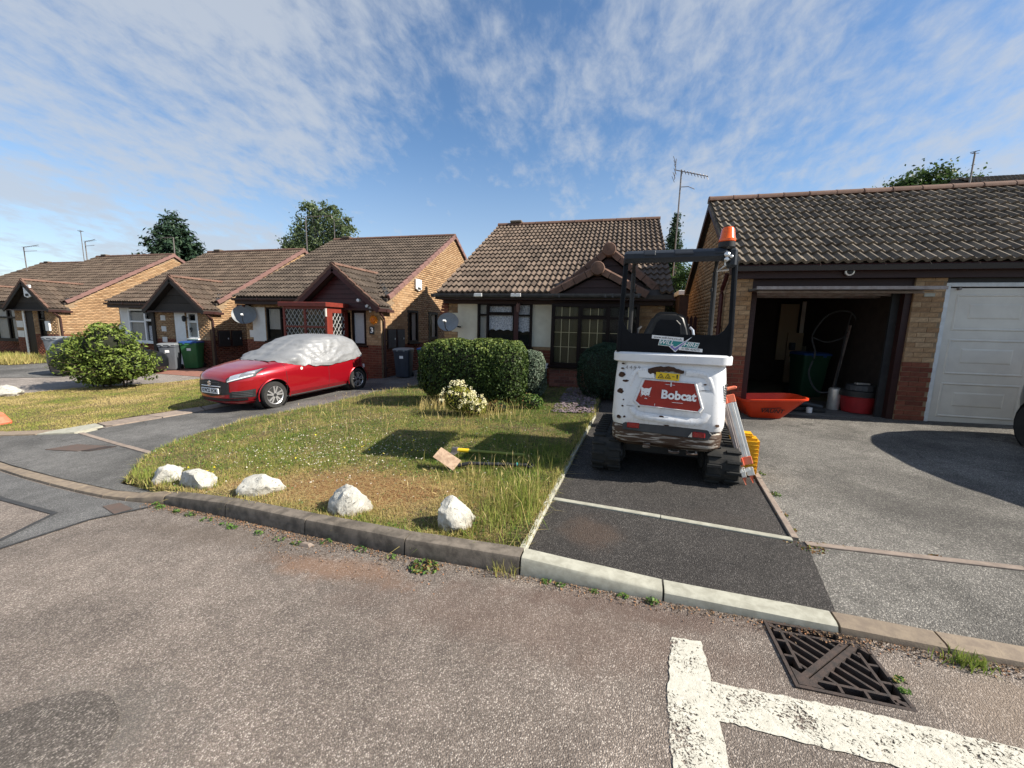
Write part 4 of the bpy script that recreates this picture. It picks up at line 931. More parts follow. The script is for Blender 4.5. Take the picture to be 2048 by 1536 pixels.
# ---------------------------------------------------------------- bungalow with the bay window
def bungalow_bay():
    OX, OY, OZ = -4.2, 9.35, .12
    H = thing('brick_bungalow', 'brick bungalow with a leaded bay window and cream panels, behind the clipped hedge', 'bungalow', (OX, OY, OZ), 0, 'row of brick bungalows')
    W = 5.15
    # front wall
    brick_wall(H, 'front_wall', (0, 0, 0), 0, 0, 2.76, -.2, 2.05, [(.92, .98, 2.22, 1.99)], 300, zc=.93, skip=lambda u, z: (.34 < u < .9 or 2.26 < u < 2.7) and 1.0 < z < 1.98)
    brick_wall(H, 'front_wall', (2.76, 0, 0), 0, 0, W-2.76, -.2, 2.05, [(.1, -.3, 1.75, 2.1)], 60, zc=.93)
    brick_wall(H, 'side_wall', (0, 9.0, 0), rad(-90), 0, 9.0, -.2, _top(lambda u: 2.15+min(u, 9.0-u)*.53, [4.5]), [], 0)
    brick_wall(H, 'side_wall', (W, 0, 0), rad(90), .1, 9.0, -.2, _top(lambda u: 2.15+min(u, 9.0-u)*.53, [4.5]), [], 0)
    MB().box((.1, 8.9, -.2), (W-.1, 9.0, 2.2)).build('rear_wall', M['buff'], H)
    cream_panel(H, .36, .90, 0, 1.0, 1.98, 'render', [(1.3, 1.76)]); cream_panel(H, 2.24, 2.72, 0, 1.0, 1.98, 'render')
    for q in range(5): MB().box((-.10+.018*q, -.012-.02, 1.72+.075*q), (.11+.0*q, .1, 1.785+.075*q)).build('corbel_brick', M['red'], H)
    # three-light window
    window(H, (.90, -.09, .98), 0, 1.34, 1.03, [.19, .68], [[.72], [.74], [.72]], 'upvcbrown', fw=.05, sill='upvcbrown', curtain=[(.0, .18, .1, .95, 'curtain'), (.2, .67, .36, .95, 'lace'), (.70, .97, .33, .95, 'lace')], open_top=[(1, 1)])
    MB().box((1.82, -.125, .98), (1.93, -.106, 1.94)).build('window_post', M['maroon'], H)
    # bay window
    bx0, bx1, by = 2.76, 4.62, -.45
    brick_wall(H, 'bay_base', (bx0, by, 0), 0, 0, bx1-bx0, -.15, .585, [], 110, mats=('red', 'mottled'), zc=.16, mortar='mortar_red')
    brick_wall(H, 'bay_base', (bx0, 0, 0), rad(-90), 0, -by-.1, -.15, .585, [], 0, mats=('red', 'mottled'), zc=.16, mortar='mortar_red')
    bw = window(H, (bx0, by, .62), 0, bx1-bx0, 1.36, [.335, .66], [[.78], [.78], [.78]], 'upvcbrown', fw=.065, sill='upvcbrown', curtain=[(.02, .31, .05, .97, 'curtain_olive'), (.36, .60, .3, .97, 'curtain_olive')], open_top=[(1, 1)], label='wide bay window with gold glazing strips'); bw.name = 'bay_window'
    m = MB(); cs = [0, .335, .66, 1]; w = bx1-bx0
    for i in range(3):
        a, b = cs[i]*w+.05, cs[i+1]*w-.05
        for k in (1, 2): x = a+(b-a)*k/3; m.box((x-.006, .018, .07), (x+.006, .024, 1.30))
        for z in (.42, .74): m.box((a, .0185, z-.005), (b, .0235, z+.005))
    m.build('glazing_strip', M['leadgold'], bw)
    MB().box((bx0, by+.0, .62), (bx0+.07, -.02, 1.98)).build('bay_cheek', M['upvcbrown'], H); MB().box((bx1-.07, by+.1, .62), (bx1, -.02, 1.98)).build('bay_cheek', M['upvcbrown'], H)
    # lintel board, soffit, gutter
    MB().box((.02, -.12, 1.985), (4.9, .02, 2.06)).build('lintel_board', M['brownwood'], H)
    MB().box((.0, -.47, 2.06), (5.3, .03, 2.09)).build('soffit', M['brownwood'], H); MB().box((-.02, -.49, 2.06), (4.5, -.465, 2.2)).build('fascia', M['brownwood'], H)
    g = gutter(H, -.08, 4.0, -.55, 2.155, 'gutter_grey'); gutter(H, 4.0, 4.62, -.55, 2.155, 'gutter_grey')
    for x0, x1 in ((.95, 1.22), (1.82, 2.12)):
        MB().box((x0+.03, -.617, 2.105), (x1-.03, -.485, 2.19)).build('gutter_joint', M['alu'], H, bev=.015)
    # main roof
    ye, ze, yr, zrg = -.5, 2.19, 4.45, 4.84; sl = (zrg-ze)/(yr-ye); c = math.hypot(1, sl); L = (yr-ye)*c
    X0, X1 = .04, 5.24
    xo, zo, so = 3.92, 3.16, .80      # outer gable apex x, z, slope
    tile_roof(H, 'roof', slope_frame((X0, ye, ze), (1, 0, 0), (0, 1/c, sl/c)), 0, X1-X0, L-.05, 300, 'tile', tw=.265, ex=.33, mask=lambda x, y: not ((zo-(ze+sl*y/c))/so > abs(X0+x-xo)+.12))
    MB().prism([(ye, ze-.03), (yr, zrg-.03), (2*yr-ye, ze-.03), (2*yr-ye, ze-.11), (yr, zrg-.13), (ye, ze-.11)], X0+.01, X1-.01, 'x').build('roof', M['roof_under'], H)
    ridge_run(H, (X0-.02, yr, zrg+.01), (X1+.02, yr, zrg+.01), 'verge_tile')
    MB().box((X0+.42, yr-.14, zrg+.08), (X0+.82, yr+.14, zrg+.16)).build('ridge_vent', M['tile_grey'], H, bev=.02)
    for x in (X0-.01, X1+.005): MB().prism([(ye, ze-.12), (yr, zrg-.12), (yr, zrg+.0), (ye, ze+.0)], x-.012, x+.012, 'x').build('bargeboard', M['brownwood'], H)
    # two nested gables over the bay
    def gable(xa, za, s, xl, xr, yf, yb, nm):
        zl, zr_ = za-s*(xa-xl), za-s*(xr-xa); cc = math.hypot(1, s)
        MB().prism([(xl, zl-.02), (xa, za-.02), (xr, zr_-.02), (xr, zr_-.09), (xa, za-.10), (xl, zl-.09)], yf+.03, yb, 'y').build('gable_roof', M['roof_under'], H)
        for sd, xe, zz in ((1, xr, zr_), (-1, xl, zl)):
            n = abs(xe-xa)*cc
            if sd > 0: f = slope_frame((xe, yf+.1, zz), (0, 1, 0), (-1/cc, 0, s/cc))
            else: f = slope_frame((xe, yb, zz), (0, -1, 0), (1/cc, 0, s/cc))
            tile_roof(H, 'roof', f, 0, yb-yf-.1, n-.03, 0, 'tile', mask=(lambda x, y, zz=zz, sd=sd: ((yf+.1+x) if sd > 0 else (yb-x)) < ye+((zz+y*s/cc)-ze)/sl+.25))
            # heavy block verge tiles
            p = Vector((xe, yf, zz)); q = Vector((xa, yf, za)); k = max(3, round(n/.30)); d = (q-p)/k; dr = d.normalized(); u = Vector((-dr.z*1, 0, dr.x)) if dr.x > 0 else Vector((dr.z, 0, -dr.x))
            for i in range(k):
                a = p+d*i; b = p+d*(i+1)*1.0 + dr*.012*-1
                a2 = a+d*.0; w0, w1 = .092, .105
                rings = []
                for base, w_ in ((a, w1), (b, w0)):
                    rings.append([base + Vector((0, -.10, 0)) + u*(-.10*w_/w1), base + Vector((0, -.10, 0)) + u*.03, base + Vector((0, -.075, 0)) + u*.06, base + Vector((0, .05, 0)) + u*.065, base + Vector((0, .12, 0)) + u*.03, base + Vector((0, .12, 0)) + u*-.03])
                if sd < 0: rings = rings
                MB().loft(rings).build('verge_tile', M['verge_tile'], H)
        MB().lathe([(.03, yf-.16), (.13, yf-.15), (.145, yf-.12), (.145, yf+.25)], 14, (xa, 0, za-.02) , 'y').build('apex_tile', M['verge_tile'], H, smooth=True)
        ridge_run(H, (xa, yf+.2, za+.02), (xa, yb, za+.02), 'verge_tile')
        boards(H, (xl+.15, xa, xr-.15, zl-.06+.0, za-.14), yf+.06, 'brownwood', .17)
    gable(xo, zo, so, 2.72, 5.16, -.14, 2.0, 'outer')
    gable(3.72, 2.72, .52, 2.74, 4.75, -.50, .9, 'inner')
    MB().box((4.55, -.15, 1.98), (5.3, .3, 2.12)).build('eaves_box', M['brownwood'], H)
    MB().box((4.72, -.02, .3), (4.80, .03, 1.9)).build('downpipe', M['gutter'], H) if False else None
    MB().box((2.55, -.03, -.1), (2.62, .0, .62)).build('air_vent_pipe', M['metal'], H)
    MB().box((2.53, -.035, .5), (2.65, -.008, .62)).build('white_cover', M['upvcwhite'], H)
    return H
H4 = bungalow_bay()

# ---------------------------------------------------------------- garage block
def garage():
    OX, OY, OZ = 1.8, 7.46, .235
    G = thing('garage_block', 'brick double garage with brown tiled roof, one door open and one cream door shut', 'garage', (OX, OY, OZ))
    W, D = 9.6, 4.35
    a0, a1, b0, b1 = .28, 2.46, 2.84, 5.26
    for u0, u1, k in ((0, a0, 70), (a1, b0, 70), (b1, W, 0)): brick_wall(G, 'brick_pier', (0, 0, 0), 0, u0, u1, -.25, 2.24, [], k, zc=.98, t=.22)
    tp = _top(lambda u: 2.30+.69*min(u+.1, 4.3-u+.1), [2.15])
    brick_wall(G, 'side_wall', (0, D, 0), rad(-90), 0, D-.01, -.25, _top(lambda u: tp(D-u), [D-2.15]), [], 120, zc=.98)
    # inner skins
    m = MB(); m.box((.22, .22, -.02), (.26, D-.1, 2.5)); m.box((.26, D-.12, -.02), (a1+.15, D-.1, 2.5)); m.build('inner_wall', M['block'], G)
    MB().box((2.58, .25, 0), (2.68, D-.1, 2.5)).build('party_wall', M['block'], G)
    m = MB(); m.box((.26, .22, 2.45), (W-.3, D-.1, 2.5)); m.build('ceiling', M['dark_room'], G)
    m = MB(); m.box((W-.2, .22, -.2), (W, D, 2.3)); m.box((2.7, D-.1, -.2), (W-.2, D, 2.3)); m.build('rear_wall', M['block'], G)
    sheet_floor = MB().box((.2, .02, -.15), (2.58, D-.1, .035)).build('garage_floor', M['floor_conc'], G)
    # roof
    ye, ze, yr, zrg = -.22, 2.40, 2.13, 4.02; sl = (zrg-ze)/(yr-ye); c = math.hypot(1, sl); L = (yr-ye)*c
    X0, X1 = -.10, W+.2
    tile_roof(G, 'roof', slope_frame((X0, ye, ze), (1, 0, 0), (0, 1/c, sl/c)), 0, X1-X0, L-.05, 300, 'tile_grey', tw=.275, ex=.28)
    MB().prism([(ye, ze-.03), (yr, zrg-.03), (2*yr-ye, ze-.03), (2*yr-ye, ze-.10), (yr, zrg-.13), (ye, ze-.10)], X0+.02, X1-.02, 'x').build('roof', M['roof_under'], G)
    ridge_run(G, (X0-.02, yr, zrg+.0), (X1+.02, yr, zrg+.0), 'verge_tile', r=.12, L=.45)
    for s in (1,): 
        MB().prism([(ye, ze-.16), (yr, zrg-.15), (2*yr-ye, ze-.16), (2*yr-ye, ze-.02), (yr, zrg-.01), (ye, ze-.02)], X0-.015, X0+.018, 'x').build('bargeboard', M['brownwood'], G)
    for i in range(round(L/.28)): 
        y = ye+(yr-ye)*(i)/round(L/.28); z = ze+sl*(y-ye); MB().bar((X0+.03, y, z+.0), (X0+.03, y+.3/c, z+.3*sl/c-.0), .12, .045, (0, 0, 1)).build('verge_tile', M['tile_grey'], G)
    # fascia, gutter
    MB().box((.0, -.10, 2.20), (W, -.06, 2.37)).build('fascia', M['brownwood'], G); MB().box((.0, -.06, 2.20), (W, .0, 2.23)).build('soffit', M['brownwood'], G)
    prof = [(-.20, 2.40), (-.20, 2.30), (-.10, 2.30), (-.10, 2.40)]
    for i in range(4): MB().prism(prof, X0+.1+i*2.5+.004, X0+.1+(i+1)*2.5-.004, 'x').build('gutter', M['maroon'], G, bev=.012)
    downpipe(G, -.07, .45, -.2, 2.3, 'maroon', .036)
    # open doorway
    fw = .09
    m = MB(); m.box((a0, .03, 0), (a0+fw, .13, 2.2)); m.box((a1-fw, .03, 0), (a1, .13, 2.2)); m.box((a0+fw, .03, 2.06), (a1-fw, .13, 2.2)); m.build('door_frame', M['brownwood'], G)
    MB().box((a1-fw-.10, .13, 0), (a1-fw, .17, 2.0)).build('door_track', M['black'], G)
    # raised door
    dm = MB(); dm.loft([[(a0-.08, -.56, 1.985), (a1+.02, -.56, 2.0), (a1-.02, 1.5, 2.04), (a0+.02, 1.5, 2.04)], [(a0-.08, -.56, 2.02), (a1+.02, -.56, 2.035), (a1-.02, 1.5, 2.07), (a0+.02, 1.5, 2.07)]])
    d = dm.build('raised_door', M['grey_door'], G)
    m = MB(); m.box((a0-.10, -.585, 1.985), (a1+.04, -.56, 2.03)); m.build('door_edge', M['alu_dull'], d)
    for x in (a0+.05, a1-.08): MB().bar((x, -.4, 1.97), (x, .1, 1.2), .02, .03).build('door_arm', M['metal'], d) if False else None
    for k in range(3): MB().box((a0+.0, -.3+.5*k, 1.955), (a1-.05, -.25+.5*k, 1.99)).build('door_rib', M['alu_dull'], d)
    # closed cream door: panel sheet with raised rectangles
    m = MB(); e = .055
    m.box((b0, -.0, -.02), (b0+e, .06, 2.13)); m.box((b1-e, -.0, -.02), (b1, .06, 2.13)); m.box((b0+e, -.0, 2.075), (b1-e, .06, 2.13)); f = m.build('white_door_frame', M['upvcwhite_blue'], G, bev=.004)
    MB().box((b0, .0, 2.135), (b1, .1, 2.22)).build('door_lintel', M['black'], G)
    m = MB().box((b0+e+.006, .03, .0), (b1-e-.006, .07, 2.055)); p = m.build('closed_door', M['cream_door'], G)
    pw = (b1-b0-2*e)/2
    for i in range(2):
        for j in range(3):
            x0 = b0+e+.10+i*(pw+.0); x1 = x0+pw-.2; z0 = .13+j*.655; z1 = z0+.53
            m = MB()
            def ringp(x0, x1, z0, z1, y0, y1, w):
                m.loft([[(x0, y0, z0), (x1, y0, z0), (x1, y0, z1), (x0, y0, z1)], [(x0+w, y1, z0+w), (x1-w, y1, z0+w), (x1-w, y1, z1-w), (x0+w, y1, z1-w)], [(x0+2*w, y1, z0+2*w), (x1-2*w, y1, z0+2*w), (x1-2*w, y1, z1-2*w), (x0+2*w, y1, z1-2*w)], [(x0+3*w, y0, z0+3*w), (x1-3*w, y0, z0+3*w), (x1-3*w, y0, z1-3*w), (x0+3*w, y0, z1-3*w)]], caps=False)
            ringp(x0, x1, z0, z1, .0302, .020, .012)
            m.build('door_panel', M['cream_door'], p)
            m = MB(); m.loft([[(x0+.17, .0301, z0+.17), (x1-.17, .0301, z0+.17), (x1-.17, .0301, z1-.14), (x0+.17, .0301, z1-.14)], [(x0+.19, .0225, z0+.19), (x1-.19, .0225, z0+.19), (x1-.19, .0225, z1-.16), (x0+.19, .0225, z1-.16)]]); m.build('door_panel', M['cream_door'], p)
    MB().lathe([(.02, -.02), (.02, .03)], 10, (b0+.16, 0, 2.045), 'y').build('door_bolt', M['rustmetal'], G)
    # lamp on the fascia
    l = MB().lathe([(.05, -.17), (.062, -.165), (.062, -.13), (.03, -.10)], 16, (1.53, 0, 2.285), 'y').build('lamp', M['alu'], G, smooth=True)
    MB().lathe([(.012, -.19), (.042, -.176), (.045, -.165)], 14, (1.53, 0, 2.285), 'y').build('lamp_glass', M['black'], l)
    MB().box((a1+.12, -.02, 1.93), (a1+.25, .0, 1.98)).build('name_plate', M['concrete_new'], G)
    return G
G1 = garage()

# ---------------------------------------------------------------- materials for objects
def m_carpaint(name, c):
    k = NT(name); k.col(c).set(.32, spec=.5, coat=1.0); k.b.inputs['Metallic'].default_value = .45; return k.m
M['carred'] = m_carpaint('red_car_paint', (.34, .004, .012))
M['cardark'] = pmat('dark_car_paint', (.010, .011, .013), None, rough=.28, coat=.4, spec=.3)
M['tyre'] = pmat('tyre_rubber', (.022, .022, .022), (.032, .031, .030), 20, .85)
M['track'] = pmat('track_rubber', (.020, .020, .019), (.055, .048, .040), 7, .85, bump=.4, bscale=60, lo=.45, hi=.8)
M['chrome'] = pmat('chrome', (.75, .75, .75), None, rough=.3, metal=.8)
M['alloy'] = pmat('machined_alloy', (.72, .72, .73), None, rough=.28, metal=.8)
M['lampglass'] = pmat('lamp_lens', (.16, .17, .18), None, rough=.08, coat=1)
M['redlens'] = pmat('red_lens', (.32, .01, .012), (.22, .008, .01), 40, .2, coat=.6)
M['amber'] = pmat('amber_lens', (.85, .13, .01), (.75, .09, .008), 12, .25, coat=.5, stretch=(1, 1, 5))
def m_cover():
    k = NT('silver_car_cover'); co = k.coord(); k.col(k.mix(k.ramp(k.noise(3, 4, .6, 1, co), .3, .7), (.235, .24, .245), (.20, .205, .212))).set(.5, metal=.15, spec=.5)
    k.bump(k.noise(2.6, 4, .5, 1.8, co, (1, 1, .4)), .35, .05); return k.m
M['cover'] = m_cover()
def m_digwhite():
    k = NT('worn_white_paint'); co = k.coord()
    c = k.mix(k.ramp(k.noise(3, 5, .6, .3, co), .3, .75), (.78, .785, .79), (.68, .685, .69))
    c = k.mix(k.ramp(k.noise(26, 5, .7, 1.2, co), .62, .70), c, (.40, .36, .31))
    sp = k.n('ShaderNodeSeparateXYZ'); k.l(co, sp.inputs[0]); drt = k.math('MULTIPLY', k.ramp(sp.outputs[2], 1.0, .58, 0, 1), k.ramp(k.noise(7, 6, .7, .5, co, (3, 3, .5)), .42, .72)); c = k.mix(k.math('MULTIPLY', drt, .35), c, (.36, .30, .235))
    k.col(c).set(.38, spec=.5, coat=.2); return k.m
M['digwhite'] = m_digwhite()
M['rust'] = pmat('rust', (.045, .024, .017), (.075, .038, .022), 30, .95, bump=.8, bscale=90)
M['wornsteel'] = pmat('scraped_steel', (.07, .042, .028), (.42, .38, .33), 14, .6, metal=.2, stretch=(.25, 1, 3), lo=.52, hi=.62, bump=.5, bscale=40)
M['digred'] = pmat('red_plaque', (.36, .028, .014), (.27, .018, .010), 3, .4, stretch=(.5, 1, 5))
M['white'] = pmat('white_print', (.80, .80, .79), None, rough=.5)
M['yellow'] = pmat('yellow_print', (.75, .50, .02), None, rough=.5)
M['teal'] = pmat('teal_print', (.03, .24, .23), None, rough=.5)
M['violet'] = pmat('violet_print', (.20, .18, .42), None, rough=.5)
M['blackprint'] = pmat('black_print', (.02, .02, .02), None, rough=.6)
M['yellowplastic'] = pmat('yellow_plastic', (.70, .38, .012), (.60, .30, .01), 6, .45)
M['orangeplastic'] = pmat('orange_plastic', (.62, .11, .05), (.55, .20, .12), 9, .55)
M['barrowred'] = pmat('red_orange_plastic', (.62, .055, .014), (.54, .04, .012), 4, .4)
M['bingrey'] = pmat('grey_bin_plastic', (.085, .095, .11), (.11, .12, .135), 3, .5, stretch=(4, 4, .5))
M['binlidgrey'] = pmat('grey_bin_lid', (.22, .235, .245), (.17, .18, .19), 5, .5)
M['bingreen'] = pmat('green_bin_plastic', (.03, .13, .045), (.04, .16, .06), 3, .5, stretch=(4, 4, .5))
M['binlidgreen'] = pmat('green_bin_lid', (.10, .28, .07), (.085, .24, .06), 5, .5)
M['binlidblue'] = pmat('blue_bin_lid', (.02, .06, .20), (.025, .075, .24), 5, .45)
M['bindark'] = pmat('dark_navy_bin', (.035, .042, .058), (.05, .06, .078), 3, .5, stretch=(4, 4, .5))
M['dish'] = pmat('dish_grey', (.24, .255, .27), (.19, .20, .21), 6, .6)
M['woodhandle'] = pmat('wooden_shaft', (.42, .29, .12), (.30, .20, .08), 9, .6, stretch=(1, 1, 6))
M['spadeblade'] = pmat('muddy_steel', (.42, .30, .21), (.25, .17, .115), 22, .7, metal=.2, bump=.5, bscale=60)
M['cardboard'] = pmat('cardboard', (.33, .25, .16), None, rough=.9)
M['tubred'] = pmat('dark_red_tub', (.33, .022, .026), (.25, .018, .02), 7, .5)

# ---------------------------------------------------------------- mini excavator
def digger():
    t = thing('mini_excavator', 'white mini excavator with a red rear plaque and amber beacon parked on the new driveway', 'digger', (.505, 4.08, .098), rad(-4)); t.scale = (1, 1, .935)
    # undercarriage tracks
    def track(xc):
        w, R, Lt = .285, .205, 1.30
        path = []
        for i in range(13): a = math.pi/2+math.pi*i/12; path.append((R+.0+R*math.cos(a), R+R*math.sin(a)))
        for i in range(13): a = -math.pi/2+math.pi*i/12; path.append((Lt-R+R*math.cos(a)*.98, R+R*math.sin(a)))
        m = MB(); ri = [(y, z) for y, z in path]
        out = [[(xc-w/2, y, z) for y, z in ri], [(xc+w/2, y, z) for y, z in ri]]
        m.loft(out); tr = m.build('track', M['track'], t, bev=.012)
        # lugs round the belt
        P = []; 
        for i in range(len(path)):
            a, b = Vector(path[i]), Vector(path[(i+1) % len(path)]); n = max(1, round((b-a).length/.052))
            for k in range(n): P.append((a.lerp(b, (k+.5)/n), (b-a).normalized()))
        lm = MB().box((-.5*w-.008, -.016, -.004), (-.02, .016, .020)).mesh('track_lug', M['track'], bev=.004)
        lm2 = MB().box((.02, -.016, -.004), (.5*w+.008, .016, .020)).mesh('track_lug', M['track'], bev=.004)
        for i, (p, d) in enumerate(P):
            nrm = Vector((d.y, -d.x)); nrm = nrm if (p-Vector((Lt/2, R))).dot(nrm) > 0 else -nrm
            o = link('track_lug', lm if i % 2 else lm2, tr); mm = Matrix(((1, 0, 0), (0, d.x, d.y), (0, nrm.x, nrm.y))).transposed() if False else Matrix((Vector((1, 0, 0)), Vector((0, d.x, d.y)), Vector((0, nrm.x, nrm.y)))).transposed().to_4x4()
            mm.translation = (xc, p.x, p.y); o.matrix_local = mm
        inner = xc + (.5*w+.0)*(-1 if xc > 0 else 1)
        MB().box((min(inner, inner+(.04 if xc < 0 else -.04)), .22, .12), (max(inner, inner+(.04 if xc < 0 else -.04)), Lt-.2, .30)).build('track_frame', M['track'], t, bev=.01)
        for yy in (R, Lt-R): MB().lathe([(.05, inner-.012), (.13, inner-.01), (.13, inner+.02), (.05, inner+.022)], 14, (0, yy, R), 'x').build('sprocket', M['black'], t)
    track(-.555); track(.545)
    MB().box((-.42, .35, .17), (.41, 1.0, .30)).box((-.25, .45, .30), (.25, .95, .44)).build('undercarriage', M['black'], t, bev=.02)
    MB().lathe([(.30, .36), (.33, .38), (.33, .44), (.30, .46)], 24, (0, .68, 0)).build('slew_ring', M['black'], t)
    # counterweight / bumper band
    def ring(z, y0, hw, y1=1.02, r=.13):
        pts = []
        for (cx, cy, a0) in ((hw-r, y0+r, -90), (hw-.06, y1-.06, 0), (-hw+.06, y1-.06, 90), (-hw+r, y0+r, 180)):
            rr = r if cy < .5 else .06
            for k in range(7): a = rad(a0+90*k/6); pts.append((cx+rr*math.cos(a), cy+rr*math.sin(a), z))
        # slight crown on the rear face
        return [(x, y - .035*(1-(x/hw)**2)*(1 if y < .3 else 0), z) for x, y, z in pts]
    MB().loft([ring(.345, .12, .42), ring(.365, .03, .47), ring(.42, -.035, .505), ring(.53, -.05, .512), ring(.57, -.035, .508), ring(.60, -.01, .50)]).build('counterweight', M['wornsteel'], t, smooth=True)
    # black strip with tail lamps
    yb = -.072
    strip = MB(); pts = [(-.40, .545), (.375, .515), (.405, .575), (.36, .622), (-.37, .648), (-.405, .60)]
    strip.prism([(x, z) for x, z in pts], -.085, -.02, 'y'); strip.build('rear_strip', M['darkgrey'], t, bev=.006)
    for x0, x1, z0, z1 in ((-.36, -.245, .572, .628), (.235, .345, .535, .592)):
        MB().box((x0, -.097, z0), (x1, -.078, z1)).build('tail_lamp', M['redlens'], t, bev=.006)
    MB().prism([(.20, .535), (.235, .535), (.23, .585)], -.094, -.08, 'y').build('lamp_reflector', M['alu'], t)
    MB().box((-.20, -.09, .37), (-.13, -.05, .42)).build('tow_plate', M['wornsteel'], t, bev=.006)
    for x in (.05, .21): MB().tube([(x, .0, .36), (x, -.05, .345), (x+.04, -.06, .345), (x+.08, -.05, .35), (x+.08, .0, .36)], .012, 6).build('tie_ring', M['wornsteel'], t, smooth=True)
    # white rear bonnet
    prof = [(.60, -.06, .508), (.64, -.075, .515), (.70, -.08, .517), (.95, -.055, .512), (1.12, -.035, .505), (1.22, -.015, .498), (1.265, .0, .492)]
    MB().loft([ring(z, y, hw) for z, y, hw in prof]).build('bonnet', M['digwhite'], t, smooth=True)
    MB().loft([ring(1.262, -.045, .520, 1.04, .10), ring(1.272, -.06, .532, 1.05, .10), ring(1.345, -.06, .532, 1.05, .10), ring(1.362, -.045, .522, 1.04, .10), ring(1.366, -.02, .50, 1.02, .10)]).build('bonnet_rim', M['digwhite'], t, smooth=True)
    # rear face frame: x right, s up the tilted panel, front = towards the viewer
    f0 = Vector((0, -.117, .70)); ups = Vector((0, .046, .42)).normalized()
    F = Matrix((Vector((1, 0, 0)), ups, Vector((1, 0, 0)).cross(ups))).transposed().to_4x4(); F.translation = f0
    crown = lambda x: .035*(x/.51)**2 + (.13-math.sqrt(max(0, .13**2-min(.128, max(0, abs(x)-.385))**2)))
    def decal(name, poly, mat, h0=0.0, h1=.003, bev=0, parent=t):
        m = MB(); n = len(poly); m.loft([[(x, s, h0-crown(x)-.004) for x, s in poly], [(x, s, h1-crown(x)) for x, s in poly]]); o = m.build(name, mat, parent, bev=bev)
        o.matrix_local = F; return o
    def px(x, y):  # position on the rear panel from metres right of centre / height
        return (x, (y-.70)/ups.z)
    # embossed border, plaque, moulding
    pl = [(-.222, .385), (.215, .375), (.285, .145), (.262, .105), (-.250, .128), (-.292, .165)]
    sc = lambda k, dx=0, dy=0: [((x)*k+dx, (y-.245)*k+.245+dy) for x, y in pl]
    m = MB(); m.loft([[(x, s, -.004-crown(x)) for x, s in sc(1.10)], [(x, s, .010-crown(x)) for x, s in sc(1.065)], [(x, s, .010-crown(x)) for x, s in sc(1.03)], [(x, s, .002-crown(x)) for x, s in sc(1.0)]], caps=False)
    o = m.build('plaque_surround', M['digwhite'], t); o.matrix_local = F
    p = decal('red_plaque', pl, M['digred'], -.002, .004)
    # moulded ledges
    def ledge(pts, w=.05, h=.018):
        m = MB(); 
        for (a, b) in zip(pts, pts[1:]):
            pass
        rings = []
        for i, (x, s) in enumerate(pts):
            d = Vector(pts[min(i+1, len(pts)-1)])-Vector(pts[max(i-1, 0)]); d.normalize(); n = Vector((-d.y, d.x)); k = .15 if i in (0, len(pts)-1) else 1
            rings.append([(x+n.x*w*.5*q, s+n.y*w*.5*q, h*k*e-crown(x)-.004) for q, e in ((-1, 0), (-.55, .75), (-.2, 1.0), (.3, .6), (1, 0))])
        m.loft(rings, closed=False, caps=False); o = m.build('bonnet_moulding', M['digwhite'], t, smooth='all'); o.matrix_local = F
    ledge([(-.33, .10), (-.31, .055), (-.27, .02), (-.15, .008), (0, .0), (.15, -.006), (.27, -.005), (.32, .03), (.345, .09)], .075, .013)
    ledge([(.38, .27), (.365, .34), (.34, .42), (.31, .46), (.25, .478), (.14, .482)], .06, .010); ledge([(-.36, .30), (-.345, .38), (-.325, .45), (-.29, .485), (-.2, .492)], .045, .010)
    # lettering and cat head
    def ptext(body, size, mat, x, s, h, shear=0, bold=0, sx=1.0, dz=0.0012, parent=t, rot=0):
        o = text_mesh('lettering', body, size, mat, parent, (0, 0, 0), (0, 0, 0), dz, 'CENTER', shear, bold, sx); o.matrix_local = F @ Matrix.Translation((x, s, h-crown(x))) @ Matrix.Rotation(rot, 4, 'Z'); return o
    ptext('Bobcat', .118, M['white'], .085, .245, .0075, 0, .0045, .92, parent=t, rot=rad(-1.5))
    cat = [(-.255, .325), (-.225, .298), (-.205, .302), (-.180, .300), (-.155, .318), (-.163, .285), (-.168, .262), (-.172, .235), (-.185, .225), (-.192, .238), (-.205, .222), (-.222, .236), (-.235, .226), (-.250, .245), (-.248, .275)]
    decal('cat_head_mark', cat, M['white'], .004, .0062)
    for e in ([(-.238, .268), (-.222, .262), (-.226, .257)], [(-.182, .262), (-.197, .258), (-.190, .254)], [(-.214, .245), (-.203, .245), (-.208, .238)]): decal('cat_mark', e, M['digred'], .0062, .0072)
    for a, b in (((-.245, .232), (-.262, .222)), ((-.24, .226), (-.25, .210)), ((-.178, .226), (-.162, .216)), ((-.185, .222), (-.176, .206))):
        decal('cat_mark', [(a[0], a[1]+.003), (b[0], b[1]), (a[0]+.002, a[1]-.003)], M['white'], .004, .006)
    decal('cat_mark', [(-.214, .195), (-.190, .193), (-.192, .200), (-.212, .202)], M['white'], .004, .006)
    for q in ([(.01, .382), (.02, .382), (.02, .335), (.01, .335)], [(-.12, .15), (-.115, .15), (-.117, .13), (-.121, .13)], [(-.04, .357), (.05, .352), (.05, .349), (-.03, .352)], [(.03, .178), (.13, .176), (.13, .172), (.04, .174)]): decal('scratch', q, M['digwhite'], .004, .0055)
    # warning sticker
    st = decal('warning_sticker', [(-.125, .475), (.085, .465), (.08, .395), (-.125, .405)], M['yellow'], -.002, .004)
    for cx in (-.08, -.018):
        decal('warning_mark', [(cx-.028, .415), (cx+.028, .413), (cx, .463)], M['blackprint'], .004, .0055); decal('warning_mark', [(cx-.018, .420), (cx+.018, .418), (cx, .452)], M['yellow'], .0055, .0065); decal('warning_mark', [(cx-.006, .421), (cx+.008, .421), (cx+.002, .44)], M['blackprint'], .0065, .0075)
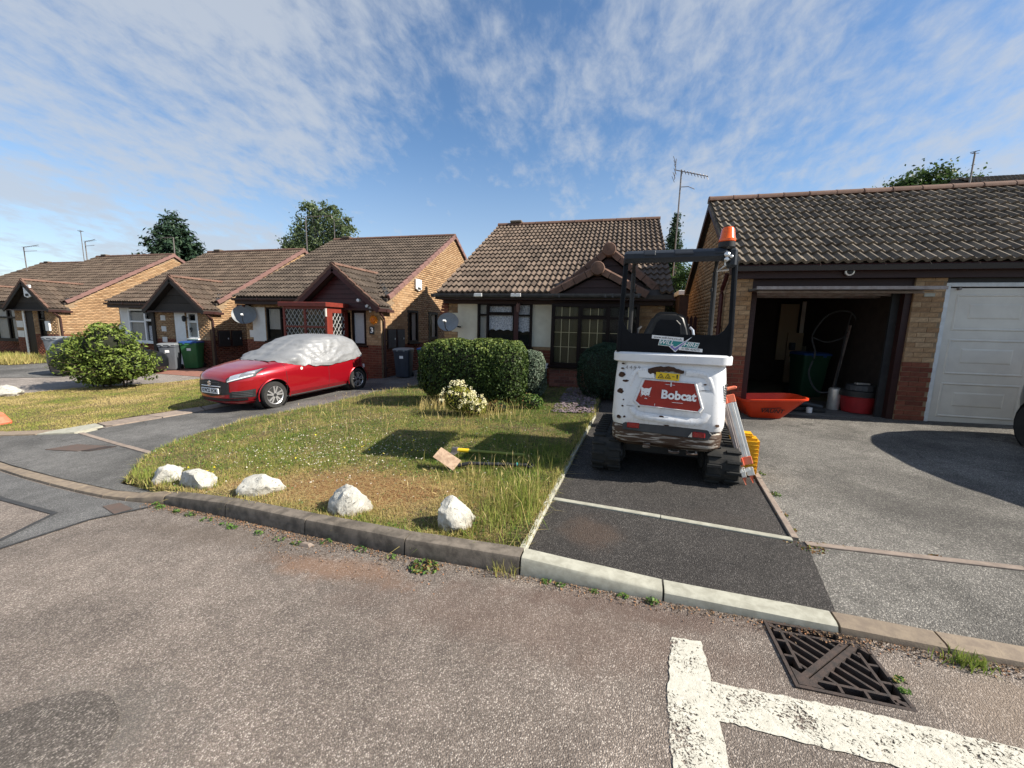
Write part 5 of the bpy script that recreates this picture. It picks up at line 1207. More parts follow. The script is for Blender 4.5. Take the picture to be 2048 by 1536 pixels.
    decal('warning_mark', [(.02, .432), (.04, .432), (.04, .438), (.02, .438)], M['blackprint'], .004, .0055); decal('warning_mark', [(.06, .415), (.068, .415), (.07, .455), (.056, .455)], M['blackprint'], .004, .0055)
    decal('paper_label', [(-.29, .475), (-.15, .49), (-.135, .41), (-.28, .41)], M['white'], -.002, .0022)
    # paint loss
    def blob(cx, cs, rx, rs, n=18, seed=1, name='rust_patch'):
        r = random.Random(seed); decal(name, [(cx+rx*math.cos(6.283*i/n)*r.uniform(.72, 1.12), cs+rs*math.sin(6.283*i/n)*r.uniform(.72, 1.12)) for i in range(n)], M['rust'], -.003, .0025)
    r = random.Random(5); arc = [(-.20+.32*i/14, .50+.035*math.sin(math.pi*i/14)+r.uniform(-.006, .006)) for i in range(15)]; low = [(.12-.32*i/14, .472+.012*math.sin(math.pi*i/14)-(.022 if 9 < i < 14 else 0)+r.uniform(-.007, .007)) for i in range(15)]
    decal('rust_patch', arc+low, M['rust'], -.003, .0032)
    for i, (x, s, a, b) in enumerate([(-.44, .43, .034, .030), (-.40, .365, .034, .014), (-.445, .255, .032, .032), (-.435, .545, .016, .010), (-.44, .495, .018, .009), (-.41, .165, .008, .009), (-.415, .10, .012, .010), (-.26, .105, .009, .008), (-.05, .022, .028, .014), (.31, .375, .014, .008), (.44, -.025, .020, .014), (-.39, -.012, .012, .012), (-.445, -.02, .025, .02), (.0, -.06, .03, .006)]): blob(x, s, a, b, 14, i)
    for pts in ([(-.43, .105), (-.36, .112), (-.30, .106), (-.36, .109)], [(.22, .30), (.3, .318), (.38, .316), (.3, .314)]): decal('scratch', pts, M['rust'], -.002, .002)
    ptext('4 4 9 9', .055, M['blackprint'], -.34, .505, .0035, 0, -.0008, .9)
    # vents on the right rear corner: staggered slot columns
    vm = MB()
    for g, (z0, z1) in enumerate(((.90, 1.10), (.73, .86), (.62, .68))):
        k = int((z1-z0)/.017)
        for i in range(k):
            for j in range(2):
                z = z0+i*.017; a = rad(-42+j*16-6*g+2); hw = .512; cx, cy = hw-.13, -.05+.13; vm.bar((cx+.131*math.cos(a), cy+.131*math.sin(a)-.01, z), (cx+.131*math.cos(a+.13), cy+.131*math.sin(a+.13)-.01, z+.004), .008, .009)
    vm.build('vent_slots', M['blackprint'], t, kind='stuff')
    # black rear guard panel with dipped top edge
    gp = []
    for i in range(21):
        x = -.475+.95*i/20; u = abs(x)/.475; gp.append((x, 1.545+.0*u+(.012+.145*max(0, (u-.78)/.22)**1.8)))
    poly = [(-.485, 1.362), (.475, 1.362)] + gp[::-1]
    MB().prism(poly, -.03, -.005, 'y').build('rear_guard', M['blackgloss'], t, bev=.004)
    yf = -.0315
    def flat(name, poly, mat, d): MB().prism(poly, yf-d-.001, yf-d+.001, 'y').build(name, mat, t)
    flat('hire_sticker', [(-.185, 1.545), (.095, 1.525), (.095, 1.490), (-.187, 1.510)], M['white'], .0005)
    flat('hire_sticker', [(-.115, 1.505), (.235, 1.478), (.215, 1.415), (-.125, 1.444)], M['white'], .002); flat('hire_sticker', [(-.108, 1.500), (.228, 1.473), (.210, 1.421), (-.118, 1.449)], M['teal'], .0042)
    flat('tick_mark', [(-.03, 1.435), (.0, 1.452), (.022, 1.425), (.15, 1.525), (.165, 1.535), (.03, 1.378)], M['white'], .0064); flat('tick_mark', [(-.02, 1.434), (.0, 1.445), (.022, 1.416), (.13, 1.502), (.03, 1.39)], M['violet'], .0086)
    flat('hire_sticker', [(.06, 1.435), (.262, 1.420), (.262, 1.388), (.06, 1.402)], M['white'], .0108)
    def gtext(b, size, mat, x, z, d, rot=-4.2, sh=0, bold=0): text_mesh('lettering', b, size, mat, t, (x, yf-d, z), (rad(90), rad(-rot), 0), .0006, 'CENTER', sh, bold)
    gtext('www.will-hire.co.uk', .031, M['blackprint'], -.045, 1.517, .0022); gtext('WILL', .056, M['white'], -.055, 1.472, .0064, sh=.25, bold=.001); gtext('HIRE', .056, M['white'], .155, 1.455, .0064, sh=.25, bold=.001); gtext('01384 424275', .027, M['blackprint'], .161, 1.411, .0128)
    # canopy frame
    for s in (-1, 1):
        x0, x1 = s*.487, s*.468
        m = MB().tube([(x0, -.015, 1.36), (x0, -.015, 1.55), (x1*1.0, .02, 2.30), (x1*.99, .05, 2.36), (x1*.98, .12, 2.385)], .024, 10); m.build('rear_post', M['blackgloss'], t, smooth=True)
        m = MB().tube([(s*.43, .86, 1.30), (s*.43, .88, 2.28), (s*.43, .84, 2.42), (s*.43, .7, 2.46)], .026, 10); m.build('front_post', M['black'], t, smooth=True)
        MB().box((s*.40-.012, .82, 2.05), (s*.40+.012, .85, 2.09)).build('post_bracket', M['black'], t, bev=.004)
    def beam(x, k): return [(x, -.04, 2.262-k), (x, -.075, 2.30-k), (x, -.07, 2.345-k), (x, -.035, 2.375-k), (x, .02, 2.388-k), (x, .55, 2.47), (x, 1.05, 2.545), (x, 1.06, 2.51), (x, .55, 2.43), (x, .05, 2.33-k), (x, -.0, 2.262-k)]
    MB().loft([beam(x, k) for x, k in ((-.485, .02), (-.47, .0), (-.30, 0), (0, 0), (.30, 0), (.385, .0), (.395, .02))]).build('canopy_roof', M['greyroof'], t, smooth=True)
    for x0, x1 in ((-.31, -.205), (-.045, .12), (.285, .385)):
        MB().loft([[(x, -.076, 2.315), (x, -.079, 2.335), (x, -.045, 2.378), (x, .02, 2.39), (x, .02, 2.37), (x, -.04, 2.36)] for x in (x0, x1)]).build('roof_rib', M['greyroof'], t, bev=.006)
    MB().box((.40, -.05, 2.20), (.475, .08, 2.375)).build('post_cap', M['greyroof'], t, bev=.02)
    # beacon
    MB().lathe([(.05, 2.365), (.068, 2.385), (.068, 2.43), (.06, 2.436)], 18, (.385, -.01, 0)).build('beacon_base', M['black'], t, smooth=True)
    MB().lathe([(.062, 2.43), (.069, 2.438), (.069, 2.458), (.064, 2.465), (.053, 2.545), (.042, 2.565), (.015, 2.572)], 20, (.385, -.01, 0)).build('beacon_lens', M['amber'], t, smooth=True)
    b = MB().box((.35, -.06, 2.255), (.42, -.02, 2.30)).build('beacon_bracket', M['black'], t, bev=.006)
    for x, z, r in ((.385, 2.31, .024), (.385, 2.265, .020), (.42, 2.29, .015)): MB().lathe([(r*.4, -.095), (r, -.085), (r, -.05)], 12, (x, 0, z), 'y').build('work_lamp', M['chrome'], b, smooth=True)
    MB().tube([(.385, -.01, 2.36), (.39, -.01, 2.22), (.33, .0, 2.17), (.42, .0, 2.18)], .012, 6).build('beacon_stem', M['alu'], t)
    # seat and consoles
    sp = [(-.30, 1.48), (.20, 1.47), (.165, 1.62), (.125, 1.74), (.06, 1.79), (-.12, 1.795), (-.19, 1.75), (-.25, 1.60)]
    MB().prism(sp, .30, .40, 'y').build('seat_back', M['seat'], t, bev=.035, seg=3, smooth=True)
    MB().prism([(-.20, 1.50), (.10, 1.50), (.085, 1.66), (.04, 1.71), (-.11, 1.715), (-.15, 1.67)], .285, .30, 'y').build('seat_shell', M['blackgloss'], t, bev=.01)
    MB().box((-.24, .34, 1.30), (.16, .78, 1.44)).build('seat_cushion', M['seat'], t, bev=.03, seg=2)
    for s in (-1, 1):
        MB().box((s*.36-.08, .4, 1.15), (s*.36+.08, .85, 1.46)).build('console', M['darkgrey'], t, bev=.02)
        MB().tube([(s*.30-.05, .6, 1.45), (s*.28-.05, .62, 1.60), (s*.25-.05, .64, 1.63)], .014, 8).build('control_lever', M['chrome'] if s > 0 else M['darkgrey'], t, smooth=True)
    # boom reaching forward and down in front
    MB().box((-.10, 1.02, .48), (.10, 1.22, .92)).build('swing_post', M['digwhite'], t, bev=.02)
    MB().bar((.0, 1.15, .75), (0, 1.75, 1.15), .13, .17).build('boom', M['digwhite'], t, bev=.015); MB().bar((.0, 1.68, 1.17), (0, 2.15, .50), .11, .13).build('dipper_arm', M['digwhite'], t, bev=.015)
    MB().tube([(0, 1.25, 1.0), (0, 1.7, 1.32)], .035, 8).build('hydraulic_ram', M['black'], t)
    MB().prism([(1.98, .5), (2.28, .48), (2.33, .22), (2.2, .06), (2.0, .03), (1.93, .2)], -.2, .2, 'x').build('bucket', M['wornsteel'], t, bev=.01)
    return t
M['blackgloss'] = pmat('black_gloss_panel', (.005, .006, .008), (.009, .010, .013), 4, .4, spec=.10)
M['greyroof'] = pmat('dark_grey_moulding', (.020, .024, .031), (.028, .032, .039), 8, .45, spec=.25)
M['seat'] = pmat('black_vinyl', (.014, .014, .015), (.024, .024, .025), 14, .42)
digger()

# ---------------------------------------------------------------- cars
def lerp_tab(tab, z):
    if z <= tab[0][0]: return tab[0][1:]
    for a, b in zip(tab, tab[1:]):
        if z <= b[0]:
            u = (z-a[0])/(b[0]-a[0]); u = u*u*(3-2*u)*.5+u*.5; return tuple(p+(q-p)*u for p, q in zip(a[1:], b[1:]))
    return tab[-1][1:]
def body_point(tab, t, z, nf=3.5, nr=3.6):
    xf, xr, w = lerp_tab(tab, z); xc = (xf+xr)/2; a = (xf-xr)/2; c, s = math.cos(t), math.sin(t); n = nf if c > 0 else nr
    k = (abs(c)**n+abs(s)**n)**(-1/n); return Vector((xc+a*c*k, w*s*k, z))
CAR = [(.17, 1.86, -1.72, .74), (.24, 1.97, -1.76, .80), (.32, 2.0, -1.79, .845), (.42, 2.0, -1.81, .86), (.55, 1.995, -1.815, .868), (.66, 1.99, -1.81, .868), (.72, 1.975, -1.80, .866), (.77, 1.94, -1.795, .862), (.82, 1.86, -1.79, .852), (.87, 1.72, -1.78, .838), (.92, 1.50, -1.77, .82), (.97, 1.22, -1.75, .79), (1.0, 1.0, -1.74, .765)]
def car_shell(tab, zs, nt, arches, R, closed_top=True):
    V = []; idx = []
    for z in zs: idx.append([len(V)+i for i in range(nt)]); V += [body_point(tab, 2*math.pi*i/nt, z) for i in range(nt)]
    for v in V:
        for ax in arches:
            d = Vector((v.x-ax, v.z-R[1])); r = d.length
            if abs(v.y) > .55 and R[0]-.035 < r < R[0]+.025 and r > 0: d = d/r*R[0]; v.x = ax+d.x; v.z = R[1]+d.y
    F = []
    for a, b in zip(idx, idx[1:]):
        for i in range(nt):
            f = (a[i], a[(i+1) % nt], b[(i+1) % nt], b[i])
            if any(all((V[q].x-ax)**2+(V[q].z-R[1])**2 <= (R[0]+.002)**2 and abs(V[q].y) > .5 for q in f) for ax in arches): continue
            F.append(f)
    if closed_top: F.append(tuple(idx[-1]))
    F.append(tuple(idx[0][::-1])); m = MB(); m._add(V, F); return m
def patch(tab, t0, t1, zlo, zhi, nt=14, nz=6, off=.007):
    m = MB(); V = []
    for j in range(nz+1):
        for i in range(nt+1):
            u = i/nt; t = t0+(t1-t0)*u; z = zlo(u)+(zhi(u)-zlo(u))*j/nz; p = body_point(tab, t, z); q = body_point(tab, t+.01, z); r = body_point(tab, t, z+.005); n = (q-p).cross(r-p).normalized(); V.append(p+n*off)
    m._add(V, [(j*(nt+1)+i, j*(nt+1)+i+1, (j+1)*(nt+1)+i+1, (j+1)*(nt+1)+i) for j in range(nz) for i in range(nt)]); return m
def wheel(parent, x, y, r, side, spokes=10, w=.185):
    wl = MB().lathe([(r*.62, -w/2), (r*.92, -w/2-.004), (r*.985, -w/2+.03), (r, -w/4), (r, w/4), (r*.985, w/2-.03), (r*.92, w/2+.004), (r*.68, w/2), (r*.66, w/2-.03)], 36, (x, y, r), 'y').build('wheel', M['tyre'], parent, smooth=True)
    o = y+side*(w/2-.02)
    MB().lathe([(.02, o-side*.03), (r*.66, o-side*.03), (r*.66, o-side*.05)], 24, (x, 0, r), 'y').build('wheel_well', M['black'], wl)
    MB().lathe([(r*.60, o+side*.0), (r*.69, o+side*.016), (r*.69, o-side*.02), (r*.60, o-side*.02)], 36, (x, 0, r), 'y').build('rim', M['alloy'], wl, smooth=True) if False else None
    m = MB(); n = 40
    for i in range(n):
        a, b = 2*math.pi*i/n, 2*math.pi*(i+1)/n
        P = lambda rr, an, yy: (x+rr*math.cos(an), yy, r+rr*math.sin(an))
        m._add([P(r*.62, a, o), P(r*.69, a, o+side*.012), P(r*.69, b, o+side*.012), P(r*.62, b, o), P(r*.62, a, o-side*.05), P(r*.62, b, o-side*.05)], [(0, 1, 2, 3), (0, 3, 5, 4)])
    for k in range(5):
        for dlt in (-.17, .17):
            a = 2*math.pi*k/5+.3; m.bar((x+r*.13*math.cos(a+dlt*1.2), o-side*.004, r+r*.13*math.sin(a+dlt*1.2)), (x+r*.63*math.cos(a+dlt*1.25+.12), o+side*.004, r+r*.63*math.sin(a+dlt*1.25+.12)), .030, .02, (0, 1, 0))
    m.build('alloy_rim', M['alloy'], wl); MB().lathe([(.008, o+side*.012), (.035, o+side*.012), (.04, o-side*.02)], 14, (x, 0, r), 'y').build('hub_cap', M['black'], wl)
    return wl
def red_car():
    k = .95; yaw = rad(262.7); d = Vector((math.cos(yaw), math.sin(yaw), 0)); pos = Vector((-7.34, 7.85, 0)); fr, rr = pos+d*1.225*k+Vector((.35, 0, 0)), pos-d*1.225*k+Vector((.35, 0, 0)); zf, zb = zt(fr.x, fr.y)+.008, zt(rr.x, rr.y)+.008
    t = thing('parked_car', 'shiny red hatchback with its windows under a crumpled silver cover, on the side driveway', 'car', (pos.x, pos.y, (zf+zb)/2))
    t.rotation_euler = (0, math.atan2(zb-zf, 2.45*k), yaw); t.scale = (k, k, k)
    R = (.345, .30); zs = [.17+.83*i/46 for i in range(47)]
    car_shell(CAR, zs, 200, (1.225, -1.225), R).build('body', M['carred'], t, smooth=True)
    for ax in (1.225, -1.225):
        for s in (-1, 1):
            MB().lathe([(.02, s*.50), (.352, s*.50), (.352, s*.80)], 30, (ax, 0, .30), 'y', False).build('wheel_arch', M['black'], t)
            wheel(t, ax, s*.745, .292, s)
            MB().tube([(ax+.352*math.cos(a), s*(.862-.02*abs(math.cos(a))**4-(.045*max(0, math.cos(a)) if ax > 0 else 0)), .30+.352*math.sin(a)) for a in np.linspace(-.25, math.pi+.25, 24)], .012, 6).build('arch_lip', M['carred'], t, smooth=True)
    # doors, gaps, sills
    for x in (.93, -.22, -1.12):
        pts = []
        for i in range(14):
            z = .25+(.93-.25)*i/13; 
            if x < -1 and z < .62: continue
            tt = math.acos(max(-1, min(1, 0))); lo, hi = .02, math.pi-.02
            for _ in range(40):
                mdl = (lo+hi)/2
                if body_point(CAR, mdl, z).x > x + (.10*(z-.6)**2 if x > .5 else 0): lo = mdl
                else: hi = mdl
            p = body_point(CAR, lo, z); pts.append(p+Vector((0, -.0025, 0)))
        MB().tube(pts, .0058, 5).build('door_gap', M['black'], t)
    # crease along the flank
    for q in (.86, .28):
        hx = [body_point(CAR, tt, q)+Vector((0, .001, 0)) for tt in np.linspace(.75, 2.45, 24)]
    MB().tube([body_point(CAR, tt, .205) for tt in np.linspace(.98, 2.12, 14)], .022, 6).build('sill', M['black'], t)
    MB().lathe([(.0, -.014), (.026, -.01), (.034, .004)], 12, (.55, .86, .80), 'y').build('side_repeater', M['amberwhite'], t)
    # front: grille, lamps, plate
    hl = patch(CAR, .46, .80, lambda u: .635+.115*u, lambda u: .69+.19*u**.7, 18, 6, .006); hl = hl.build('headlight', M['lampglass'], t, smooth=True); patch(CAR, .50, .64, lambda u: .675+.05*u, lambda u: .76+.05*u, 6, 4, .010).build('reflector', M['chrome'], hl); patch(CAR, .47, .79, lambda u: .645+.112*u, lambda u: .662+.112*u, 14, 2, .010).build('light_strip', M['white'], hl); patch(CAR, .68, .78, lambda u: .78+.03*u, lambda u: .83+.025*u, 6, 3, .010).build('reflector', M['alloy'], hl)
    h2 = patch(CAR, -.46, -.80, lambda u: .635+.115*u, lambda u: .69+.19*u**.7, 18, 6, -.006); h2.build('headlight', M['lampglass'], t, smooth=True)
    patch(CAR, .44, .83, lambda u: .622+.118*u, lambda u: .705+.19*u**.7, 18, 6, .003).build('headlight_surround', M['black'], t)
    patch(CAR, -.50, .50, lambda u: .34+.06*abs(u-.5)*2, lambda u: .685-.06*abs(2*u-1)**2, 20, 6, .010).build('grille', M['black'], t)
    g = MB()
    for z in (.46, .50, .60, .63):
        g.tube([body_point(CAR, tt, z)+Vector((.014, 0, 0)) for tt in np.linspace(-.29, .29, 12)], .005, 4)
    g.build('grille_bar', M['darkgrey'], t)
    MB().tube([body_point(CAR, tt, .555)+Vector((.018, 0, 0)) for tt in np.linspace(-.32, .32, 16)], .011, 6).build('chrome_strip', M['chrome'], t)
    patch(CAR, -.75, .75, lambda u: .255, lambda u: .31-.0*u, 24, 3, .006).build('lower_intake', M['black'], t)
    patch(CAR, -.95, .95, lambda u: .215, lambda u: .245, 24, 2, .012).build('front_lip', M['carred'], t)
    for s in (1, -1):
        patch(CAR, s*.50, s*.83, lambda u: .32, lambda u: .44+.045*u, 8, 4, .007*s).build('fog_grille', M['black'], t)
        fb = MB()
        for z in (.35, .385, .42, .45): fb.tube([body_point(CAR, tt, z)+Vector((.008, .006*s, 0)) for tt in np.linspace(s*.54, s*.80, 6)], .006, 4)
        fb.build('fog_grille_bar', M['darkgrey'], t)
    px = body_point(CAR, 0, .46).x+.022
    pl = MB().box((px-.01, -.27, .405), (px+.008, .25, .515)).build('number_plate', M['white'], t, bev=.004)
    text_mesh('lettering', 'KW22 EOK', .108, M['blackprint'], pl, (px+.010, -.01, .46), (rad(90), 0, rad(90)), .001, bold=.002, sx=.86)
    S_ = [(-.06, .02), (.01, .062), (.06, .03), (.035, .014), (.012, .028), (-.008, .017), (.062, -.022), (-.01, -.064), (-.06, -.032), (-.035, -.016), (-.012, -.03), (.008, -.019)]
    MB().prism([(y*.85+.0, z*.85+.615) for y, z in S_], px+.004, px+.016, 'x').build('bonnet_badge', M['chrome'], t)
    # bonnet lines, wipers
    for s in (-1, 1):
        MB().tube([(1.80-.7*i/8, s*(.42+.16*i/8), lerp_z(1.80-.7*i/8, s*(.42+.16*i/8))-.001) for i in range(9)], .006, 5).build('bonnet_crease', M['carred'], t)
    for y0, y1 in ((-.45, .05), (.05, .55)): MB().bar((1.06, y0, 1.0), (1.10, y1, .985), .018, .014).build('wiper', M['black'], t)
    MB().box((-1.86, -.5, .5), (-1.8, .5, .62)).build('rear_plate', M['white'], t, bev=.01)
    # tail lamp on the visible flank
    patch(CAR, 2.32, 2.62, lambda u: .70+.03*u, lambda u: .93, 6, 5, .008).build('tail_lamp', M['redlens'], t)
    # cover
    COV = [(.80, 1.30, -1.80, .87), (.88, 1.25, -1.82, .865), (.95, 1.16, -1.815, .845), (1.0, 1.06, -1.79, .82), (1.1, .84, -1.74, .775), (1.2, .62, -1.66, .73), (1.3, .40, -1.55, .685), (1.38, .21, -1.42, .64), (1.44, .02, -1.25, .58), (1.475, -.14, -1.05, .50), (1.495, -.3, -.85, .38), (1.503, -.5, -.65, .18), (1.505, -.55, -.6, .04)]
    V = []; nt, nz = 150, 44
    for j in range(nz+1):
        for i in range(nt):
            tt = 2*math.pi*i/nt; c, s = math.cos(tt), math.sin(tt)
            hem = .80 if c < .3 else .80+.20*min(1, (c-.3)/.5)
            x0 = body_point(COV, tt, .82, 3.4, 3.2).x
            hem += .075*min(1, abs(x0+.22)/.9)*(1 if c < .4 else 0) - .02 + .006*math.sin(tt*23)+.004*math.sin(tt*41+1)
            if x0 < -1.2: hem += .03
            u = j/nz; z = hem+(1.505-hem)*(1-(1-u)**1.35); p = body_point(COV, tt, z, 3.4, 3.2); out = Vector((c, s, .3)).normalized()
            low = 1-u
            # gathered folds running to the tie point below the door pillar
            ang = math.atan2(z-.76, p.x+.22)
            fold = .034*(.5-abs(math.sin(ang*8+mnoise.noise((p.x*2, p.y*2, z*2))*1.5)))*min(1, 1.5*low) if abs(s) > .35 else .012*math.sin(p.y*13+z*9)
            wr = (abs(mnoise.noise((p.x*1.6+z*2.0, p.y*1.6, z*1.2)))-.25)*.05 + (abs(mnoise.noise((p.x*4-z*4, p.y*3+4, z*1.6)))-.25)*.016 - max(0, .12-abs(mnoise.noise((p.x*3.2+z*5, p.y*3.0+9, z*2.2-p.x*2))))*.16
            p = p + out*(fold*min(1, u*4+.25)+wr*(.35+.65*low)+.018)
            if p.x > .35 and s > .2:   # mirror under the cloth
                p += Vector((.0, .15, .02))*math.exp(-((p.x-.70)/.14)**2-((z-1.02)/.09)**2)
            if p.x > .35 and s < -.2: p += Vector((.0, -.15, .02))*math.exp(-((p.x-.70)/.14)**2-((z-1.02)/.09)**2)
            V.append(p)
    F = [(j*nt+i, j*nt+(i+1) % nt, (j+1)*nt+(i+1) % nt, (j+1)*nt+i) for j in range(nz) for i in range(nt)]; F.append(tuple(range(nz*nt, (nz+1)*nt)))
    m = MB(); m._add(V, F); cv = m.build('car_cover', M['cover'], None, smooth='all')
    tag(cv, 'crumpled silver half cover draped over the roof and windows of the red hatchback', 'car cover'); cv.matrix_world = Matrix.LocRotScale(t.location, t.rotation_euler, t.scale)
def lerp_z(x, y):
    lo, hi = .60, 1.0
    for _ in range(30):
        z = (lo+hi)/2; xf, xr, w = lerp_tab(CAR, z); xc = (xf+xr)/2; a = (xf-xr)/2
        ins = (max(0, (x-xc)/a))**3+(abs(y)/w)**3 < 1
        if ins: lo = z
        else: hi = z
    return lo
M['amberwhite'] = pmat('repeater_lens', (.75, .60, .55), None, rough=.3)
red_car()
DARK = [(.2, 2.0, -2.0, .78), (.35, 2.05, -2.08, .86), (.6, 2.05, -2.1, .88), (.85, 1.95, -2.08, .87), (.95, 1.6, -2.05, .85), (1.02, 1.2, -2.0, .82), (1.2, .85, -1.92, .75), (1.38, .45, -1.75, .68), (1.5, .05, -1.5, .6), (1.55, -.3, -1.1, .42), (1.56, -.5, -.8, .1)]
def dark_car(label, loc, rz, scale=1.0, lamp=True):
    t = thing('parked_car', label, 'car', loc, rz); t.scale = (scale,)*3
    R = (.36, .32); zs = [.2+1.36*i/60 for i in range(61)]
    m = car_shell(DARK, zs, 120, (1.25, -1.3), R); m.build('body', M['cardark'], t, smooth=True)
    for s in (-1, 1):
        for ax in (1.25, -1.3):
            MB().lathe([(.02, s*.50), (.368, s*.50), (.368, s*.82)], 24, (ax, 0, .32), 'y', False).build('wheel_arch', M['black'], t); wheel(t, ax, s*.775, .315, s)
        patch(DARK, s*1.25, s*2.25, lambda u: 1.02, lambda u: 1.40, 16, 6, .006*s).build('side_window', M['glassblack'], t)
        patch(DARK, s*2.60, s*2.9, lambda u: .78, lambda u: .98, 6, 5, .01*s).build('tail_lamp', M['redlens'], t)
    patch(DARK, 2.75, 3.53, lambda u: 1.05, lambda u: 1.40, 14, 6, .008).build('rear_window', M['glassblack'], t)
    patch(DARK, -.7, .7, lambda u: 1.04, lambda u: 1.40, 14, 6, .008).build('windscreen', M['glassblack'], t)
    MB().box((-2.13, -.26, .62), (-2.10, .26, .73)).build('number_plate', M['yellow'], t)
    return t
M['glassblack'] = pmat('dark_glass', (.010, .012, .014), None, rough=.06, spec=.5)
dark_car('dark hatchback half hidden behind the bush at the left, red tail lamp showing', (-16.75, 9.75, zt(-16.75, 9.4)+.01), rad(20), .8)
dark_car('dark car at the right edge of the photo, only its wheel and bumper in frame', (5.76, 4.80, zt(5.8, 4.8)+.01), rad(-91))

# ---------------------------------------------------------------- wheelie bins
def bin_(label, loc, rz, body, lid, parts=True, scale=1.0, sticker=True, group='wheelie bins'):
    t = thing('wheelie_bin', label, 'wheelie bin', loc, rz, group); t.scale = (scale,)*3
    # front faces -y
    def rr(z, hw, y0, y1, r=.05):
        pts = []
        for cx, cy, a0 in ((hw-r, y0+r, -90), (hw-r, y1-r, 0), (-hw+r, y1-r, 90), (-hw+r, y0+r, 180)):
            for k in range(4): a = rad(a0+30*k); pts.append((cx+r*math.cos(a), cy+r*math.sin(a), z))
        return pts
    MB().loft([rr(.03, .225, -.22, .22), rr(.10, .235, -.24, .24), rr(.90, .275, -.33, .30), rr(.92, .275, -.335, .30), rr(.921, .29, -.35, .31), rr(.985, .29, -.35, .31)]).build('body', body, t, smooth=True)
    MB().loft([rr(.987, .30, -.365, .30), rr(1.0, .302, -.37, .30), rr(1.03, .295, -.36, .30), rr(1.055, .25, -.28, .27), rr(1.06, .2, -.2, .22)]).build('lid', lid, t, smooth=True)
    MB().tube([(-.2, .36, 1.02), (.2, .36, 1.02)], .018, 8).box((-.22, .28, 1.0), (-.17, .375, 1.04)).box((.17, .28, 1.0), (.22, .375, 1.04)).build('handle', lid, t)
    for s in (-1, 1): MB().lathe([(.02, s*.21), (.095, s*.215), (.10, s*.235), (.095, s*.26), (.02, s*.262)], 18, (0, .27, .10), 'x').build('wheel', M['black'], t)
    MB().tube([(-.22, .27, .10), (.22, .27, .10)], .015, 6).build('axle', M['metal'], t)
    for q in (-.12, .12): MB().box((q-.03, -.385, .95), (q+.03, -.355, .99)).build('lid_clip', lid, t, bev=.006)
    if sticker: MB().box((-.06, -.318, .70), (.07, -.306, .80)).build('number_sticker', M['white'], t, rot=(rad(0), 0, 0))
    return t
M['bindkgreen'] = pmat('dark_green_bin', (.012, .05, .026), (.016, .06, .03), 3, .6)
M['hosegrey'] = pmat('hose_plastic', (.06, .062, .065), (.085, .087, .09), 9, .6)
def gz(x, y): return zt(x, y)+.006
bin_('grey wheelie bin beside the bright green one in front of the white-windowed bungalow', (-15.78, 11.0, gz(-15.75, 11.0)), rad(35), M['bingrey'], M['binlidgrey'], scale=.93)
bin_('green wheelie bin with a lime green lid, behind the grey bin', (-15.75, 11.85, gz(-15.7, 11.8)), rad(30), M['bingreen'], M['binlidgreen'], scale=.93)
bin_('bright green wheelie bin with a blue lid near the white-windowed bungalow', (-15.45, 11.55, gz(-15.4, 11.5)), rad(30), M['bingreen'], M['binlidblue'], scale=.98)
bin_('dark navy wheelie bin with a grey lid at the corner of the house numbered 3', (-6.32, 11.05, gz(-6.3, 11.0)), rad(12), M['bindark'], M['binlidgrey'], scale=.86)
bin_('dark green wheelie bin with a navy lid between the navy bin and the hedge', (-5.68, 11.35, gz(-5.8, 11.1)), rad(12), M['bingreen'], M['binlidblue'], scale=.86)
M['bingrey2'] = pmat('pale_grey_bin', (.22, .24, .26), (.26, .28, .30), 4, .5)
bin_('pale grey wheelie bin beside the dark car at the far left', (-22.75, 11.5, gz(-22.8, 11.5)), rad(20), M['bingrey2'], M['binlidgrey'], scale=1.02, sticker=False)
bin_('dark green wheelie bin with a navy lid inside the open garage', (3.85, 9.55, .275), rad(8), M['bindkgreen'], M['binlidblue'], scale=.88, sticker=False)

# ---------------------------------------------------------------- things fixed to the houses
def dish(label, loc, rz, r=.30, tilt=20, matn='dish'):
    t = thing('satellite_dish', label, 'satellite dish', loc, 0, 'satellite dishes')
    e = empty('reflector_mount', (0, 0, 0), 0, t)
    rings = [(.0 + r*k/6, -.30*r*(1-(k/6)**2)) for k in range(7)]
    m = MB(); V = []
    rg = []
    for rr, dd in rings[1:]: rg.append([(rr*1.0*math.cos(a), dd*-1-.12, rr*.92*math.sin(a)) for a in [2*math.pi*i/28 for i in range(28)]])
    back = [[(p[0], p[1]+.012, p[2]) for p in q] for q in rg[::-1]]
    m.loft(rg+back, caps=True); bpy.data.objects.remove(e)
    o = m.build('reflector', M[matn], t, rot=(rad(-tilt), 0, rz), smooth=True)
    q = Matrix.Rotation(rz, 4, 'Z') @ Matrix.Rotation(rad(-tilt), 4, 'X')
    MB().tube([q @ Vector((0, -.08, -r*.85)), q @ Vector((0, -.35, -r*.9)), q @ Vector((0, -.48, -r*.45))], .012, 6).build('feed_arm', M['black'], t)
    m = MB().box((-.03, -.54, -r*.5), (.03, -.45, -r*.35)); m.build('feed_horn', M['upvcwhite'], t, rot=(rad(-tilt), 0, rz))
    MB().tube([q @ Vector((0, .08, 0)), Vector((.15, .3, -.08)), Vector((.15, .42, -.08))], .02, 6).build('wall_bracket', M['black'], t)
    return t
dish('grey satellite dish in front of the cream panel of the bay-windowed bungalow', (-3.92, 8.98, 1.62), rad(12), .25, 18)
dish('large pale satellite dish at the left front corner of the house numbered 3', (-12.55, 11.25, 1.74), rad(40), .37, 20, 'binlidgrey')
